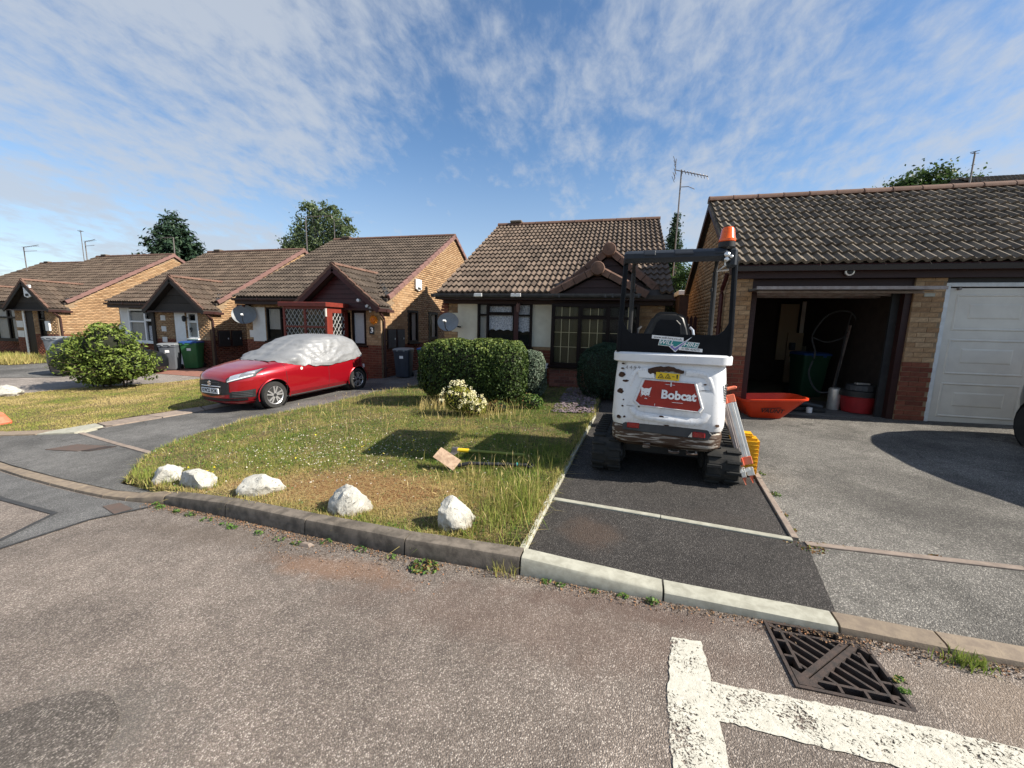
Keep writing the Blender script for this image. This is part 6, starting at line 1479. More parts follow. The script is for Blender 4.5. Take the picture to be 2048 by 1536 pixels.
def alarm(label, loc, rz, w=.24, h=.36):
    t = thing('alarm_box', label, 'alarm box', loc, rz, 'alarm boxes')
    MB().prism([(-w/2, -h/2+.06), (0, -h/2), (w/2, -h/2+.06), (w/2, h/2), (-w/2, h/2)], -.07, 0, 'y').build('cover', M['upvcwhite'], t, bev=.012)
    MB().box((-w*.25, -.078, -h*.38), (w*.25, -.068, -h*.18)).build('strobe', M['blackprint'], t)
    m = MB(); 
    for i in range(4): m.box((-w*.3, -.0755, h*.05+i*.03), (w*.3, -.0705, h*.06+i*.03))
    m.build('louvre', M['binlidgrey'], t)
alarm('white alarm box high on the sunlit gable of the house numbered 3', (-6.915, 13.10, 2.93), rad(90), .42, .40)
alarm('white alarm box in the dark timber gable at the left edge', (-25.3, 12.06, 2.62), 0, .42, .56)
tag(MB().box((-.13, -.07, -.22), (.13, 0, .22)).build('wall_box', M['upvcwhite'], None, (-24.75, 12.29, 1.12), bev=.01), 'white box on the brick front wall beside the narrow window at the far left', 'wall box')
def meters(label, loc, cells):
    t = thing('meter_cupboard', label, 'meter cupboard', loc, rad(90), 'meter cupboards')
    m = MB(); w = cells[1]
    MB().box((-.03, -.03, -.03), (w+.03, .0, cells[2]+.03)).build('frame', M['gutter'], t); MB().box((0, -.05, 0), (w, -.03, cells[2])).build('door', M[cells[0]], t, bev=.006)
    MB().box((w*.78, -.058, cells[2]*.45), (w*.85, -.05, cells[2]*.55)).build('lock', M['upvcwhite'], t)
meters('left of the two dark meter cupboards on the wall beside the covered car', (-14.985, 12.22, .55), ('black', .45, .58)); meters('right of the two dark meter cupboards on the wall beside the covered car', (-14.985, 12.78, .55), ('black', .42, .58))
meters('left of the two grey meter cupboards behind the navy bin', (-6.915, 11.12, .82), ('darkgrey', .44, .56)); meters('right of the two grey meter cupboards behind the navy bin', (-6.915, 11.66, .82), ('darkgrey', .44, .56))
def sun_ornament():
    t = thing('sun_ornament', 'orange sun face ornament on the brickwork above the number plaque', 'wall ornament', (-7.16, 10.775, 1.68))
    MB().lathe([(.0, -.05), (.07, -.045), (.095, -.015), (.095, 0)], 20, (0, 0, 0), 'y').build('face', M['sunorange'], t, smooth=True)
    ray = MB()._add([(-.028, -.012, .085), (.028, -.012, .085), (.0, -.008, .165), (0, -.03, .09)], [(0, 1, 3), (1, 2, 3), (2, 0, 3), (0, 2, 1)]).mesh('sun_ray', M['sunyellow'])
    for k in range(14): link('sun_ray', ray, t, (0, 0, 0), (0, 2*math.pi*k/14, 0))
    for x in (-.03, .03): MB().box((x-.012, -.052, .012), (x+.012, -.045, .022)).build('eye', M['rust'], t)
    MB().box((-.03, -.05, -.04), (.03, -.044, -.03)).build('mouth', M['rust'], t)
M['sunorange'] = pmat('orange_glaze', (.75, .22, .01), (.55, .10, .01), 18, .35); M['sunyellow'] = pmat('yellow_glaze', (.80, .36, .015), (.70, .16, .01), 18, .35)
sun_ornament()
n3 = thing('number_plaque', 'black plaque with a white 3 below the sun ornament', 'number plaque', (-7.23, 10.785, 1.36)); MB().box((-.085, -.02, -.12), (.085, 0, .12)).build('plate', M['blackprint'], n3, bev=.004); text_mesh('numeral', '3', .22, M['white'], n3, (0, -.021, 0), (rad(90), 0, 0), .002, bold=.004)
n9 = thing('number_plaque', 'small dark figure 9 on the brick beside the white front door', 'number plaque', (-16.0, 11.985, 1.15)); text_mesh('numeral', '9', .26, M['blackprint'], n9, (0, -.01, 0), (rad(90), 0, 0), .012, bold=.004)
def lantern(label, loc, mat='black', twin=False):
    t = thing('outside_lamp', label, 'outside lamp', loc, 0, 'outside lamps')
    if twin:
        for s in (-1, 1): MB().lathe([(.02, .0), (.045, -.05), (.05, -.10), (.03, -.102)], 14, (s*.075, -.02, .03), 'y').build('lamp_head', M['white'], t, rot=(rad(-20), 0, 0), smooth=True)
        MB().box((-.05, -.05, -.05), (.05, 0, .05)).build('mount', M['white'], t, bev=.01); MB().lathe([(.03, -.12), (.04, -.06)], 12, (0, -.04, 0)).build('sensor', M['white'], t)
    else:
        MB().box((-.02, -.14, -.01), (.02, 0, .01)).build('mount', M[mat], t); MB().lathe([(.02, .10), (.07, .06), (.06, -.10), (.03, -.13)], 8, (0, -.14, -.02)).build('lamp_head', M[mat], t)
lantern('white twin security floodlight above the sun ornament', (-7.24, 10.775, 2.02), twin=True)
lantern('black lantern on the brick beside the white front door', (-16.15, 11.99, 1.62))
tag(MB().lathe([(.02, .05), (.045, .04), (.05, -.06), (.035, -.07)], 12, (0, -.05, 0), 'y').build('security_camera', M['upvcwhite'], None, (-7.5, 10.62, 2.24), smooth=True), 'small white camera on the right end of the maroon gable boards', 'camera')
tag(MB().lathe([(.03, -.12), (.05, -.06), (.05, .06), (.02, .1)], 10).build('lantern', M['verge_red'], None, (-2.26, 9.12, 2.03), smooth=True), 'small reddish lamp hanging under the gutter above the lace-curtained window', 'lamp')

# ---------------------------------------------------------------- rocks
def rock(label, x, y, sx, sy, sz, seed, rz=0, sink=.02, fn=None):
    bm = bmesh.new(); bmesh.ops.create_icosphere(bm, subdivisions=4, radius=1); r = random.Random(seed)
    pl = [(Vector((r.uniform(-1, 1), r.uniform(-1, 1), r.uniform(-.5, 1))).normalized(), r.uniform(.55, .88)) for _ in range(13)]
    for v in bm.verts:
        p = v.co.copy()
        for n, d in pl:
            e = p.dot(n)-d
            if e > 0: p -= n*e*.92
        q = p*2.2+Vector((seed*3.1, 0, 0)); p += v.co*(mnoise.fractal(q, 1.0, 2.0, 4)*.085 + abs(mnoise.noise(p*4+Vector((seed, 0, 0))))*.09 + mnoise.noise(p*9+Vector((seed, 0, 0)))*.025)
        v.co = Vector((p.x*sx, p.y*sy, max(p.z, -.62)*sz))
    me = bpy.data.meshes.new('rock'); bm.to_mesh(me); bm.free(); me.materials.append(M['rock']); me.polygons.foreach_set('use_smooth', [True]*len(me.polygons)); me.set_sharp_from_angle(angle=rad(28))
    z = (fn or zlawn)(x, y); o = link('white_rock', me, None, (x, y, z+.60*sz-sink), (0, 0, rz)); return tag(o, label, 'rock', 'white painted rocks along the kerb')
rock('leftmost of the white painted rocks on the grass behind the kerb', -4.48, 2.98, .165, .14, .135, 1, .2)
rock('broad white rock touching the leftmost rock of the row behind the kerb', -3.98, 2.94, .215, .15, .13, 2, .25)
rock('low white rock sloping up to its right, middle of the row behind the kerb', -3.19, 2.90, .225, .12, .125, 3, .35)
rock('bulky white rock overhanging the kerb beside the bare brown patch', -2.11, 2.74, .20, .16, .165, 4, .3)
rock('angular upright white rock nearest the pale drive edging', -1.12, 2.70, .165, .125, .165, 5, .35)
rock('small flat cream rock on the far lawn at the left edge of the photo', -14.35, 6.2, .42, .25, .20, 6, .3, fn=zt)
pb = MB().loft([[(-.05, -.02, 0), (.05, -.025, 0), (.06, .02, 0), (-.04, .03, 0)], [(-.03, -.01, .018), (.03, -.015, .02), (.035, .01, .018), (-.02, .015, .02)]]).build('stone_chip', M['concrete_pink'], None, (-2.18, 2.33, zr(-2.18)+.002)); tag(pb, 'small flat stone chip on the road below the kerb', 'stone')
ob = thing('orange_barrier_foot', 'orange plastic block on the far lawn cut by the left edge', 'plastic block', (-10.72, 4.36, zt(-10.7, 4.36)+.02)); MB().prism([(-.4, 0), (.3, 0), (.32, .06), (.10, .20), (-.4, .22)], -.15, .15, 'y').build('block', M['orangeplastic'], ob, bev=.015); MB().box((-.38, -.16, .10), (.16, -.149, .125)).build('slot', M['blackprint'], ob)

# ---------------------------------------------------------------- tools, tripod, case, barrow
def spade():
    t = thing('spade', 'muddy digging spade with a black taped shaft lying on the front lawn', 'spade', (-1.56, 3.80, zlawn(-1.6, 3.8)+.03), rad(10))
    V = []; 
    m = MB().loft([[(x, y, .01*math.cos((y)/.1*1.2)+.0) for y in np.linspace(-.075, .075, 7)] + [(x, y, .004+.01*math.cos(y/.1*1.2)) for y in np.linspace(.075, -.075, 7)] for x in (-.26, -.13, 0)])
    bx = Vector((.88, 0, -.478)).normalized(); by = Vector((.04, .127, .07)).normalized(); bz = bx.cross(by).normalized(); by = bz.cross(bx); o = m.build('blade', M['spadeblade'], t)
    mm = Matrix((bx, by, bz)).transposed().to_4x4(); mm.translation = (.0, -.02, .02); o.matrix_local = Matrix.Rotation(rad(-10), 4, 'Z') @ mm
    MB().tube([(.0, -.01, .02), (.05, 0, .03), (.12, .01, .045), (.3, .02, .045), (.70, .05, .04)], [.017, .02, .019, .018, .018], 10).build('shaft', M['black'], t, smooth=True)
    for k in range(5): MB().tube([(.22+k*.10, .013+k*.008, .045), (.235+k*.10, .014+k*.008, .045)], .0205, 10).build('shaft_tape', M['teal'] if k > 3 else M['darkgrey'], t)
    MB().tube([(.70, .05, .04), (.76, .11, .045), (.80, .055, .04), (.76, -.01, .04), (.70, .05, .04)], .014, 8).build('handle', M['black'], t, smooth=True)
spade()
def maul():
    t = thing('pickaxe', 'digging mattock with a yellow collar and wooden shaft lying on the lawn behind the spade', 'mattock', (-1.76, 4.22, zlawn(-1.7, 4.2)+.035), rad(6))
    MB().tube([(.02, 0, .03), (.16, .002, .03)], .024, 10).build('collar', M['yellow'], t, smooth=True)
    MB().tube([(.15, 0, .03), (.5, .0, .03), (.82, .01, .02)], [.019, .016, .02], 10).build('shaft', M['woodgreen'], t, smooth=True)
    MB().loft([[(-.04, -.02, .06), (.03, -.02, .06), (.03, .03, .06), (-.04, .03, .06)], [(-.05, -.03, .0), (.03, -.03, .0), (.03, .03, .0), (-.05, .03, .0)], [(-.14, -.15, -.05), (-.06, -.17, -.05), (-.055, -.16, -.04), (-.13, -.14, -.04)]]).build('head', M['rustmetal'], t, bev=.006)
M['woodgreen'] = pmat('painted_shaft', (.24, .26, .045), (.17, .19, .04), 12, .5)
maul()
def tripod():
    t = thing('survey_tripod', 'folded pale aluminium survey tripod with orange fittings leaning on the excavator', 'tripod', (0, 0, 0))
    top = Vector((1.07, 4.30, 1.00)); bot = Vector((1.262, 4.21, .37)); d = (bot-top).normalized(); s = d.cross(Vector((0, 1, 0))).normalized(); n = s.cross(d)
    for k, (off, w) in enumerate(((s*0.02, .075), (s*-.05-n*.03, .05), (s*-.035+n*.045, .05))):
        a, b = top+d*.05+off*.9, bot+off*1.0
        lg = MB(); lg.bar(a, b, w, .03, n); lg.bar(a-n*.013+s*0, b-n*.013, w*.28, .012, n); o = lg.build('leg', M['alu'] if k == 0 else M['alu_dull'], t, bev=.004)
        e = b+d*.30
        MB().bar(b-d*.02, b+d*.06, w*1.1, .045, n).build('clamp', M['orangeplastic'], o, bev=.006)
        MB().bar(b+d*.09, b+d*.17, w*.85, .03, n).build('foot', M['alu'], o, bev=.004)
        MB().bar(b+d*.10+n*-.02, b+d*.12+s*-.09-n*.03, .035, .012, n).build('foot_step', M['alu'], o, bev=.003)
        m = MB(); m.loft([[b+d*.16+q for q in (s*.018+n*.012, s*-.018+n*.012, s*-.018-n*.012, s*.018-n*.012)], [b+d*.245+q for q in (s*.004, s*-.004, s*-.003-n*.003, s*.003)]]); m.build('foot_spike', M['orangeplastic'], o)
        MB().bar(a-d*.02, a+d*.06, w*1.05, .04, n).build('hinge_block', M['orangeplastic'], o, bev=.006)
    MB().bar(top-d*.03+s*-.05, top-d*.03+s*.09, .11, .028, d).build('head_plate', M['orangeplastic'], t, bev=.01)
tripod()
def case():
    t = thing('yellow_case', 'yellow ribbed plastic instrument case standing behind the tripod', 'plastic case', (1.33, 4.50, zt(1.3, 4.5)+.006), rad(-8)); t.scale = (.78, .8, .95)
    MB().box((-.175, -.12, .0), (.165, .10, .42)).build('body', M['yellowplastic'], t, bev=.03, seg=2)
    for k in range(7): MB().box((-.165, -.128, .08+k*.043), (.155, -.115, .10+k*.043)).build('rib', M['yellowplastic'], t, bev=.005)
    MB().box((-.10, -.10, .42), (.09, .08, .465)).build('lid', M['yellowplastic'], t, bev=.018, seg=2); MB().tube([(-.09, -.13, .04), (-.05, -.16, .05), (.03, -.16, .05), (.07, -.13, .04)], .01, 6).build('handle', M['black'], t)
case()
def barrow():
    t = thing('wheelbarrow_tray', 'orange-red plastic barrow tray resting on the ground in front of the open garage', 'barrow tray', (2.33, 7.26, zt(2.3, 7.2)+.004), rad(4)); t.scale = (1.04,)*3
    def ring(z, x0, x1, y0, y1, r, rise=0):
        pts = []
        for cx, cy, a0 in ((x1-r, y0+r, -90), (x1-r, y1-r, 0), (x0+r*.6, y1-r*.6, 90), (x0+r*.6, y0+r*.6, 180)):
            rr = r if cx > (x0+x1)/2 else r*.6
            for k in range(6): a = rad(a0+18*k); x = cx+rr*math.cos(a); pts.append((x, cy+rr*math.sin(a), z+rise*(x-x0)/(x1-x0)))
        return pts
    out = [ring(.0, -.20, .23, -.19, .19, .08), ring(.01, -.22, .26, -.20, .20, .09), ring(.255, -.36, .55, -.30, .30, .17, .055), ring(.262, -.385, .575, -.325, .325, .18, .055), ring(.285, -.385, .575, -.325, .325, .18, .055), ring(.288, -.36, .55, -.30, .30, .17, .055), ring(.02, -.21, .25, -.19, .19, .085)]
    MB().loft(out).build('tray', M['barrowred'], t, smooth=True)
    a = math.atan2(.10, .245)
    text_mesh('lettering', 'VAUNT', .095, M['blackprint'], t, (.06, -.262, .125), (rad(90)+a, 0, 0), .001, bold=.0015, sx=1.0, shear=.15)
    MB().bar((-.095, -.272, .155), (.17, -.282, .185), .004, .008, (0, 0, 1)).build('logo_bar', M['blackprint'], t)
barrow()

# ---------------------------------------------------------------- inside the open garage
def garage_stuff():
    z = .275
    t = thing('red_tub', 'round dark red tub with a black rim full of gear inside the open garage', 'tub', (4.02, 7.98, z))
    MB().lathe([(.20, 0), (.215, .01), (.25, .26), (.262, .27), (.262, .33), (.245, .335), (.23, .28), (.05, .25)], 22).build('tub', M['tubred'], t, smooth=True); MB().lathe([(.255, .275), (.272, .28), (.272, .37), (.255, .375)], 22).build('rim', M['black'], t, smooth=True)
    b = MB().lathe([(.19, .36), (.21, .38), (.20, .46), (.06, .48)], 16, (.02, .02, 0)).build('contents', M['darkgrey'], t); MB().box((-.08, -.06, .47), (.12, .04, .50)).build('contents_tray', M['alu'], t, bev=.01)
    t = thing('white_canister', 'pale cylindrical canister standing left of the red tub', 'canister', (3.72, 8.1, z)); MB().lathe([(.085, 0), (.09, .01), (.09, .36), (.07, .38), (.03, .385)], 18).build('body', M['alu'], t, smooth=True); MB().tube([(-.05, 0, .38), (.0, .0, .43), (.05, 0, .38)], .008, 6).build('handle', M['black'], t)
    t = thing('hose', 'long grey vacuum hose hanging in loops on the garage back wall', 'hose', (0, 0, 0))
    p = []
    ctrl = [(4.05, 8.5, .6), (3.70, 8.6, .5), (3.62, 8.9, .8), (3.72, 9.0, 1.2), (3.68, 9.1, 1.55), (3.95, 9.2, 1.95), (4.30, 9.2, 2.0), (4.42, 9.1, 1.7), (4.45, 9.0, 1.2), (4.42, 8.9, .7), (4.2, 8.7, .55)]
    MB().tube(smooth_path(ctrl, 8), .016, 8).build('hose_tube', M['hosegrey'], t, smooth=True); MB().tube(smooth_path([(4.32, 9.2, 1.98), (4.22, 9.1, 1.5), (4.15, 9.0, 1.0), (4.12, 9.0, .5)], 8), .012, 6).build('hose_tube', M['hosegrey'], t, smooth=True)
    MB().tube(smooth_path([(3.70, 9.1, 1.5), (3.9, 9.05, 1.42), (4.12, 9.0, 1.5), (4.25, 9.1, 1.62)], 6), .012, 6).build('hose_tube', M['hosegrey'], t, smooth=True)
    MB().bar((4.1, 9.05, .3), (4.28, 9.1, 1.75), .05, .03).build('lance', M['alu_dull'], t)
    def board(label, x0, x1, z0, z1, y, mt, nm='wall_board'): tag(MB().box((x0, y, z0), (x1, y+.03, z1)).build(nm, M[mt], None, bev=.004), label, 'board')
    board('pale cupboard door panel on the garage back wall behind the hose', 4.30, 4.78, 1.55, 2.34, 11.35, 'cream_door'); board('grey sheet leaning on the garage back wall left of the pale panel', 3.86, 4.26, .9, 2.28, 11.4, 'cardboard')
    t = thing('tool_rack', 'cluttered rack of hand tools on the garage back wall below the pale panel', 'tool rack', (4.35, 11.2, .28)); r = random.Random(3)
    MB().box((-.30, .1, .0), (.32, .15, 1.3)).build('back_board', M['cardboard'], t)
    for k in range(14): x = r.uniform(-.28, .25); z0 = r.uniform(.1, 1.1); MB().box((x, r.uniform(-.15, 0), z0), (x+r.uniform(.06, .2), .1, z0+r.uniform(.08, .25))).build('stored_item', M[r.choice(['alu', 'darkgrey', 'concrete_new', 'bindark', 'cardboard'])], t, bev=.008)
    t = thing('floor_tools', 'black power tool and small white pot on the garage floor behind the barrow tray', 'power tool', (3.15, 7.75, z)); MB().box((-.28, -.1, .0), (.28, .1, .07)).build('base', M['black'], t, bev=.015); MB().tube([(-.25, 0, .10), (0, 0, .12), (.25, 0, .08)], .035, 8).build('motor', M['darkgrey'], t, smooth=True); MB().lathe([(.035, 0), (.042, .005), (.042, .09), (.03, .092)], 14, (.0, -.18, 0)).build('pot', M['white'], t)
def smooth_path(c, k):
    P = [Vector(p) for p in c]; out = []
    for i in range(len(P)-1):
        a, b, d, e = P[max(i-1, 0)], P[i], P[i+1], P[min(i+2, len(P)-1)]
        for j in range(k):
            t = j/k; out.append(.5*((2*b)+(d-a)*t+(2*a-5*b+4*d-e)*t*t+(3*b-a-3*d+e)*t**3))
    out.append(P[-1]); return out
garage_stuff()

# ---------------------------------------------------------------- passage between bungalow and garage
def picket_gate():
    t = thing('picket_gate', 'dark red wooden picket gate closing the passage beside the garage', 'gate', (.98, 10.2, .33))
    for k in range(9): x = .0+k*.088; MB().prism([(x, 0), (x+.075, 0), (x+.075, 1.52), (x+.0375, 1.60), (x, 1.52)], -.012, .012, 'y').build('picket', M['maroon'], t)
    for z in (.3, 1.25): MB().box((0, .012, z), (.78, .045, z+.09)).build('rail', M['maroon'], t)
    MB().box((.35, -.025, 1.36), (.62, -.013, 1.40)).build('latch', M['alu'], t)
picket_gate()
M['shedwall'] = pmat('shed_boards', (.045, .03, .026), (.032, .022, .02), 6, .9)
sh = thing('brick_shed', 'small brown shed with a white roof edge behind the picket gate', 'shed', (1.85, 14.0, .35)); MB().box((0, 0, 0), (1.4, 2, 2.34)).build('wall', M['shedwall'], sh); MB().box((-.06, -.06, 2.34), (1.46, 2.06, 2.48)).build('roof_edge', M['upvcwhite'], sh, bev=.01)
# roof behind the garage
rb = thing('rear_house', 'dark tiled house roof peeping over the right end of the garage ridge', 'house', (14.75, 20, -.15)); MB().box((.3, .3, 0), (9, 8, 6.6)).build('wall', M['buff'], rb)
MB().prism([(-.0, 6.75), (4.5, 9.0), (9.3, 6.75), (9.3, 6.6), (4.5, 8.85), (-.0, 6.6)], 0, 9, 'x').build('roof', M['roof_under'], rb)
_c = math.hypot(1, .5); tile_roof(rb, 'roof', slope_frame((0, 0, 6.78), (1, 0, 0), (0, 1/_c, .5/_c)), 0, 9, 4.9, 0, 'tile_grey')
MB().prism([(-.05, 6.55), (4.5, 8.85), (4.5, 9.02), (-.05, 6.8)], -.05, .02, 'x').build('bargeboard', M['blackwood'], rb)
# aerials
aerial('roof_aerial', 'tall aerial with a wide yagi head behind the bay-windowed bungalow', (1.62, 14.2, 4.1), 2.42, 'yagi', rad(-14), r=.024, L=.78)
_a = aerial('roof_aerial', 'bare mast with a long arm on the ridge of the white-windowed bungalow', (-15.12, 17.3, 4.85), 1.8, 'arm', rad(188), r=.026, L=1.35)
aerial('roof_aerial', 'thin aerial in front of the right side of the birch', (-13.75, 17.6, 5.15), 1.35, 'thin', rad(-4), r=.02, L=1.2)
aerial('roof_aerial', 'dark aerial with one arm on the left-hand gable in front of the conifer', (-24.35, 17.7, 4.6), 1.45, 'arm', rad(-4), r=.03, L=1.05)
aerial('roof_aerial', 'aerial with a tilted head on the far left ridge', (-31.2, 17.6, 4.8), 1.2, 'thin', rad(-8), r=.028, L=1.2)
aerial('roof_aerial', 'tallest thin mast over the far left roofs', (-32.0, 17.9, 4.8), 1.9, 'top', 0, r=.022)
aerial('roof_aerial', 'twin-armed aerial at the left edge of the photo', (-37.0, 17.7, 4.6), 1.25, 'thin', rad(-4), r=.03, L=1.7)
aerial('roof_aerial', 'aerial mast beside the tree above the garage roof', (13.85, 22, 8.0), 1.1, 'top', 0, r=.03)

# ---------------------------------------------------------------- grass
def grass(name, poly, n, hfun, wd, lean, tintfun, zf, parts=(), near=None):
    X, Y = sample(poly, n)
    if near:   # more blades close to the camera
        keep = RNG.random(len(X)) < np.clip(near/np.hypot(X, Y), 0, 1)**1.5; X, Y = X[keep], Y[keep]
    h = hfun(X, Y); t = np.clip(tintfun(X, Y)+RNG.normal(0, .10, len(X)), 0, 1)
    V, F, T = blades(X, Y, zf(X, Y), h, wd, lean, t)
    allp = [(V, F, T)] + list(parts); V, F, T = merge(allp)
    o = link(name, np_mesh(name, V, F, M['grass'], T)); return tag(o, kind='stuff')
zl_np = lambda X, Y: zt_np(X, Y)+.048
def dry(X, Y):
    d = .12+.34*(vnoise(X, Y, 1.6, 1)-.5)+.46*(vnoise(X, Y, 5, 2)-.5)+.36*(vnoise(X, Y, 13, 4)-.5)+.10
    d += .60*np.exp(-(((X+2.40)/.85)**2+((Y-3.15)/.42)**2)) + .16*np.exp(-((Y-2.75)/.45)**2) + .25*np.exp(-(((X+3.6)/1.2)**2+((Y-3.0)/.3)**2)) + .25*np.exp(-(((X+1.3)/.8)**2+((Y-3.2)/.5)**2))
    d -= .22*np.exp(-(((X+.75)/.45)**2+((Y-3.3)/1.0)**2)) + .18*np.exp(-(((X+3.0)/1.2)**2+((Y-4.2)/.6)**2)) + .12*np.exp(-(((X+1.2)/1)**2+((Y-6)/1.5)**2))
    return d
def lawn_h(X, Y):
    h = .018+.030*vnoise(X, Y, 2.2, 3)+.016*RNG.random(len(X)); bare = np.exp(-(((X+2.35)/.65)**2+((Y-3.18)/.34)**2)); return h*(1-.8*bare)
# matted straw lying flat in the bare patch and along the kerb
def flat_straw(cx, cy, sx, sy, n, tint):
    X = RNG.normal(cx, sx, n); Y = RNG.normal(cy, sy, n); m = inpoly(LAWN, X, Y); X, Y = X[m], Y[m]
    a = RNG.uniform(0, 2*math.pi, len(X)); L = RNG.uniform(.03, .11, len(X)); w_ = .0035; Z = zl_np(X, Y)+RNG.uniform(.008, .030, len(X))
    dx, dy = np.cos(a)*L/2, np.sin(a)*L/2; nx, ny = -np.sin(a)*w_/2, np.cos(a)*w_/2
    V = np.stack([np.stack([X-dx+nx, Y-dy+ny, Z], 1), np.stack([X-dx-nx, Y-dy-ny, Z], 1), np.stack([X+dx, Y+dy, Z+RNG.normal(0, .006, len(X))], 1)], 1).reshape(-1, 3)
    return V, np.arange(len(V)).reshape(-1, 3), np.repeat(np.clip(RNG.normal(tint, .12, len(X)), 0, 1), 3)
def stalks(cx, cy, sx, sy, n, h0, h1, tint, clip=None, ears=True, zf=zl_np, lean=.35):
    X = RNG.normal(cx, sx, n); Y = RNG.normal(cy, sy, n)
    if clip: m = inpoly(clip, X, Y); X, Y = X[m], Y[m]
    k = len(X); h = RNG.uniform(h0, h1, k); t = np.clip(RNG.normal(tint, .08, k), 0, 1)
    V, F, T = blades(X, Y, zf(X, Y), h, .006, lean, t, True)
    out = [(V, F, T)]
    if ears:
        tips = V.reshape(-1, 5, 3)[:, 4]; mids = V.reshape(-1, 5, 3)[:, 2]; d = unit(tips-mids); P = tips-d*.025; s = unit(np.cross(d, RNG.normal(0, 1, (k, 3))))*.0035
        Ve = np.stack([P-d*.03, P+s, P+d*.035, P-s], 1).reshape(-1, 3); i = np.arange(k)[:, None]*4; out.append((Ve, np.concatenate([i+[0, 1, 2], i+[0, 2, 3]], 0), np.repeat(np.clip(t+.28, 0, .82), 4)))
    return out
extra = [flat_straw(-2.35, 3.15, .45, .22, 9000, .98), flat_straw(-2.9, 2.95, .6, .15, 2500, .80), flat_straw(-1.4, 3.1, .6, .35, 3000, .74), flat_straw(-3.5, 3.6, 1.2, .9, 3500, .65)]
extra += stalks(-.76, 3.05, .12, .32, 650, .08, .24, .22, LAWN, False, lean=.7) + stalks(-.74, 3.05, .12, .36, 70, .20, .38, .50, LAWN) + stalks(-.72, 4.2, .22, .5, 200, .08, .20, .25, LAWN, False) + stalks(-1.3, 3.55, .25, .3, 70, .12, .25, .62, LAWN) + stalks(-1.6, 5.2, .8, .7, 260, .08, .20, .35, LAWN, False) + stalks(-4.9, 6.6, .5, 1.4, 220, .08, .22, .62, LAWN) + stalks(-3.4, 5.6, .9, .9, 160, .08, .20, .60, LAWN) + stalks(-4.6, 3.1, .5, .2, 120, .06, .16, .2, LAWN, False)
def edge_blades(poly, n, h0, h1, tint, zf):
    P = np.array(poly+poly[:1]); L = np.linalg.norm(np.diff(P, axis=0), axis=1); s = RNG.random(n)*L.sum(); k = np.searchsorted(np.cumsum(L), s); k = np.minimum(k, len(L)-1); u = RNG.random(n)[:, None]
    q = P[k]*(1-u)+P[k+1]*u + RNG.normal(0, .022, (n, 2)); h = RNG.uniform(h0, h1, n)*(.5+vnoise(q[:, 0], q[:, 1], 2.2, 12)); return blades(q[:, 0], q[:, 1], zf(q[:, 0], q[:, 1])-.03, h, .008, .9, np.clip(RNG.normal(tint, .18, n)+.3*(vnoise(q[:, 0], q[:, 1], 1.5, 14)-.5), 0, 1), True)
extra.append(edge_blades(LAWN, 9000, .03, .10, .40, zl_np)); extra += stalks(-4.75, 2.95, .25, .10, 500, .05, .15, .22, LAWN, False)
for rx, ry, rr in ((-4.48, 2.98, .17), (-3.98, 2.94, .21), (-3.19, 2.90, .21), (-2.11, 2.74, .20), (-1.12, 2.70, .17)):
    ra = RNG.uniform(0, 6.283, 260); rX = rx+rr*1.0*np.cos(ra)+RNG.normal(0, .02, 260); rY = ry+rr*.72*np.sin(ra)+RNG.normal(0, .02, 260); rm = inpoly(LAWN, rX, rY); extra.append(blades(rX[rm], rY[rm], zl_np(rX[rm], rY[rm]), RNG.uniform(.03, .085, rm.sum()), .006, .6, np.clip(RNG.normal(.38, .2, rm.sum()), 0, 1), True))
extra.append(flat_straw(-2.9, 4.6, 1.6, 1.4, 14000, .62))
grass('front_lawn_grass', LAWN, 380000, lawn_h, .0055, .55, dry, zl_np, extra, near=3.6)
def dry2(X, Y): return .48+.6*(vnoise(X, Y, .9, 5)-.5)+.45*(vnoise(X, Y, 3, 6)-.5)-.25*np.exp(-((X+9)/1.3)**2-((Y-8)/2)**2)
grass('side_lawn_grass', LAWN2, 110000, lambda X, Y: .014+.022*RNG.random(len(X)), .013, .6, dry2, lambda X, Y: zt_np(X, Y)+.015)
grass('rough_grass', GRASS1, 9000, lambda X, Y: .12+.30*RNG.random(len(X))*(.4+vnoise(X, Y, 1, 8)), .03, .4, lambda X, Y: .40+.45*(vnoise(X, Y, .8, 9)-.4), lambda X, Y: zt_np(X, Y)+.015)
# grit and leaf litter washed against the kerb
def litter(name, n, xs, off, sd, s, mats):
    kx = np.array([k[0] for k in KERB]); ky = np.array([k[1] for k in KERB]); X = RNG.uniform(*xs, n); Y = np.interp(X, kx, ky)-off-np.abs(RNG.normal(0, sd, n)); m = vnoise(X, Y*0, 1.8, 21)+.25 > RNG.random(n); X, Y = X[m], Y[m]
    V, F, T = leaves(np.c_[X, Y, zr_np(X)+.006], np.tile([0, 0, 1.], (len(X), 1)), s, RNG.random(len(X)), .7, .5); tag(link(name, np_mesh(name, V, F, M['litter'], T)), kind='stuff')
M['litter'] = m_leaf('dry_litter', [(.05, .035, .025), (.11, .075, .05), (.22, .15, .09), (.30, .14, .07)], .9, 0)
litter('kerb_litter', 5200, (-4.3, 3.2), .004, .045, .012, None); litter('kerb_litter', 700, (-2.6, -.9), .02, .16, .012, None)
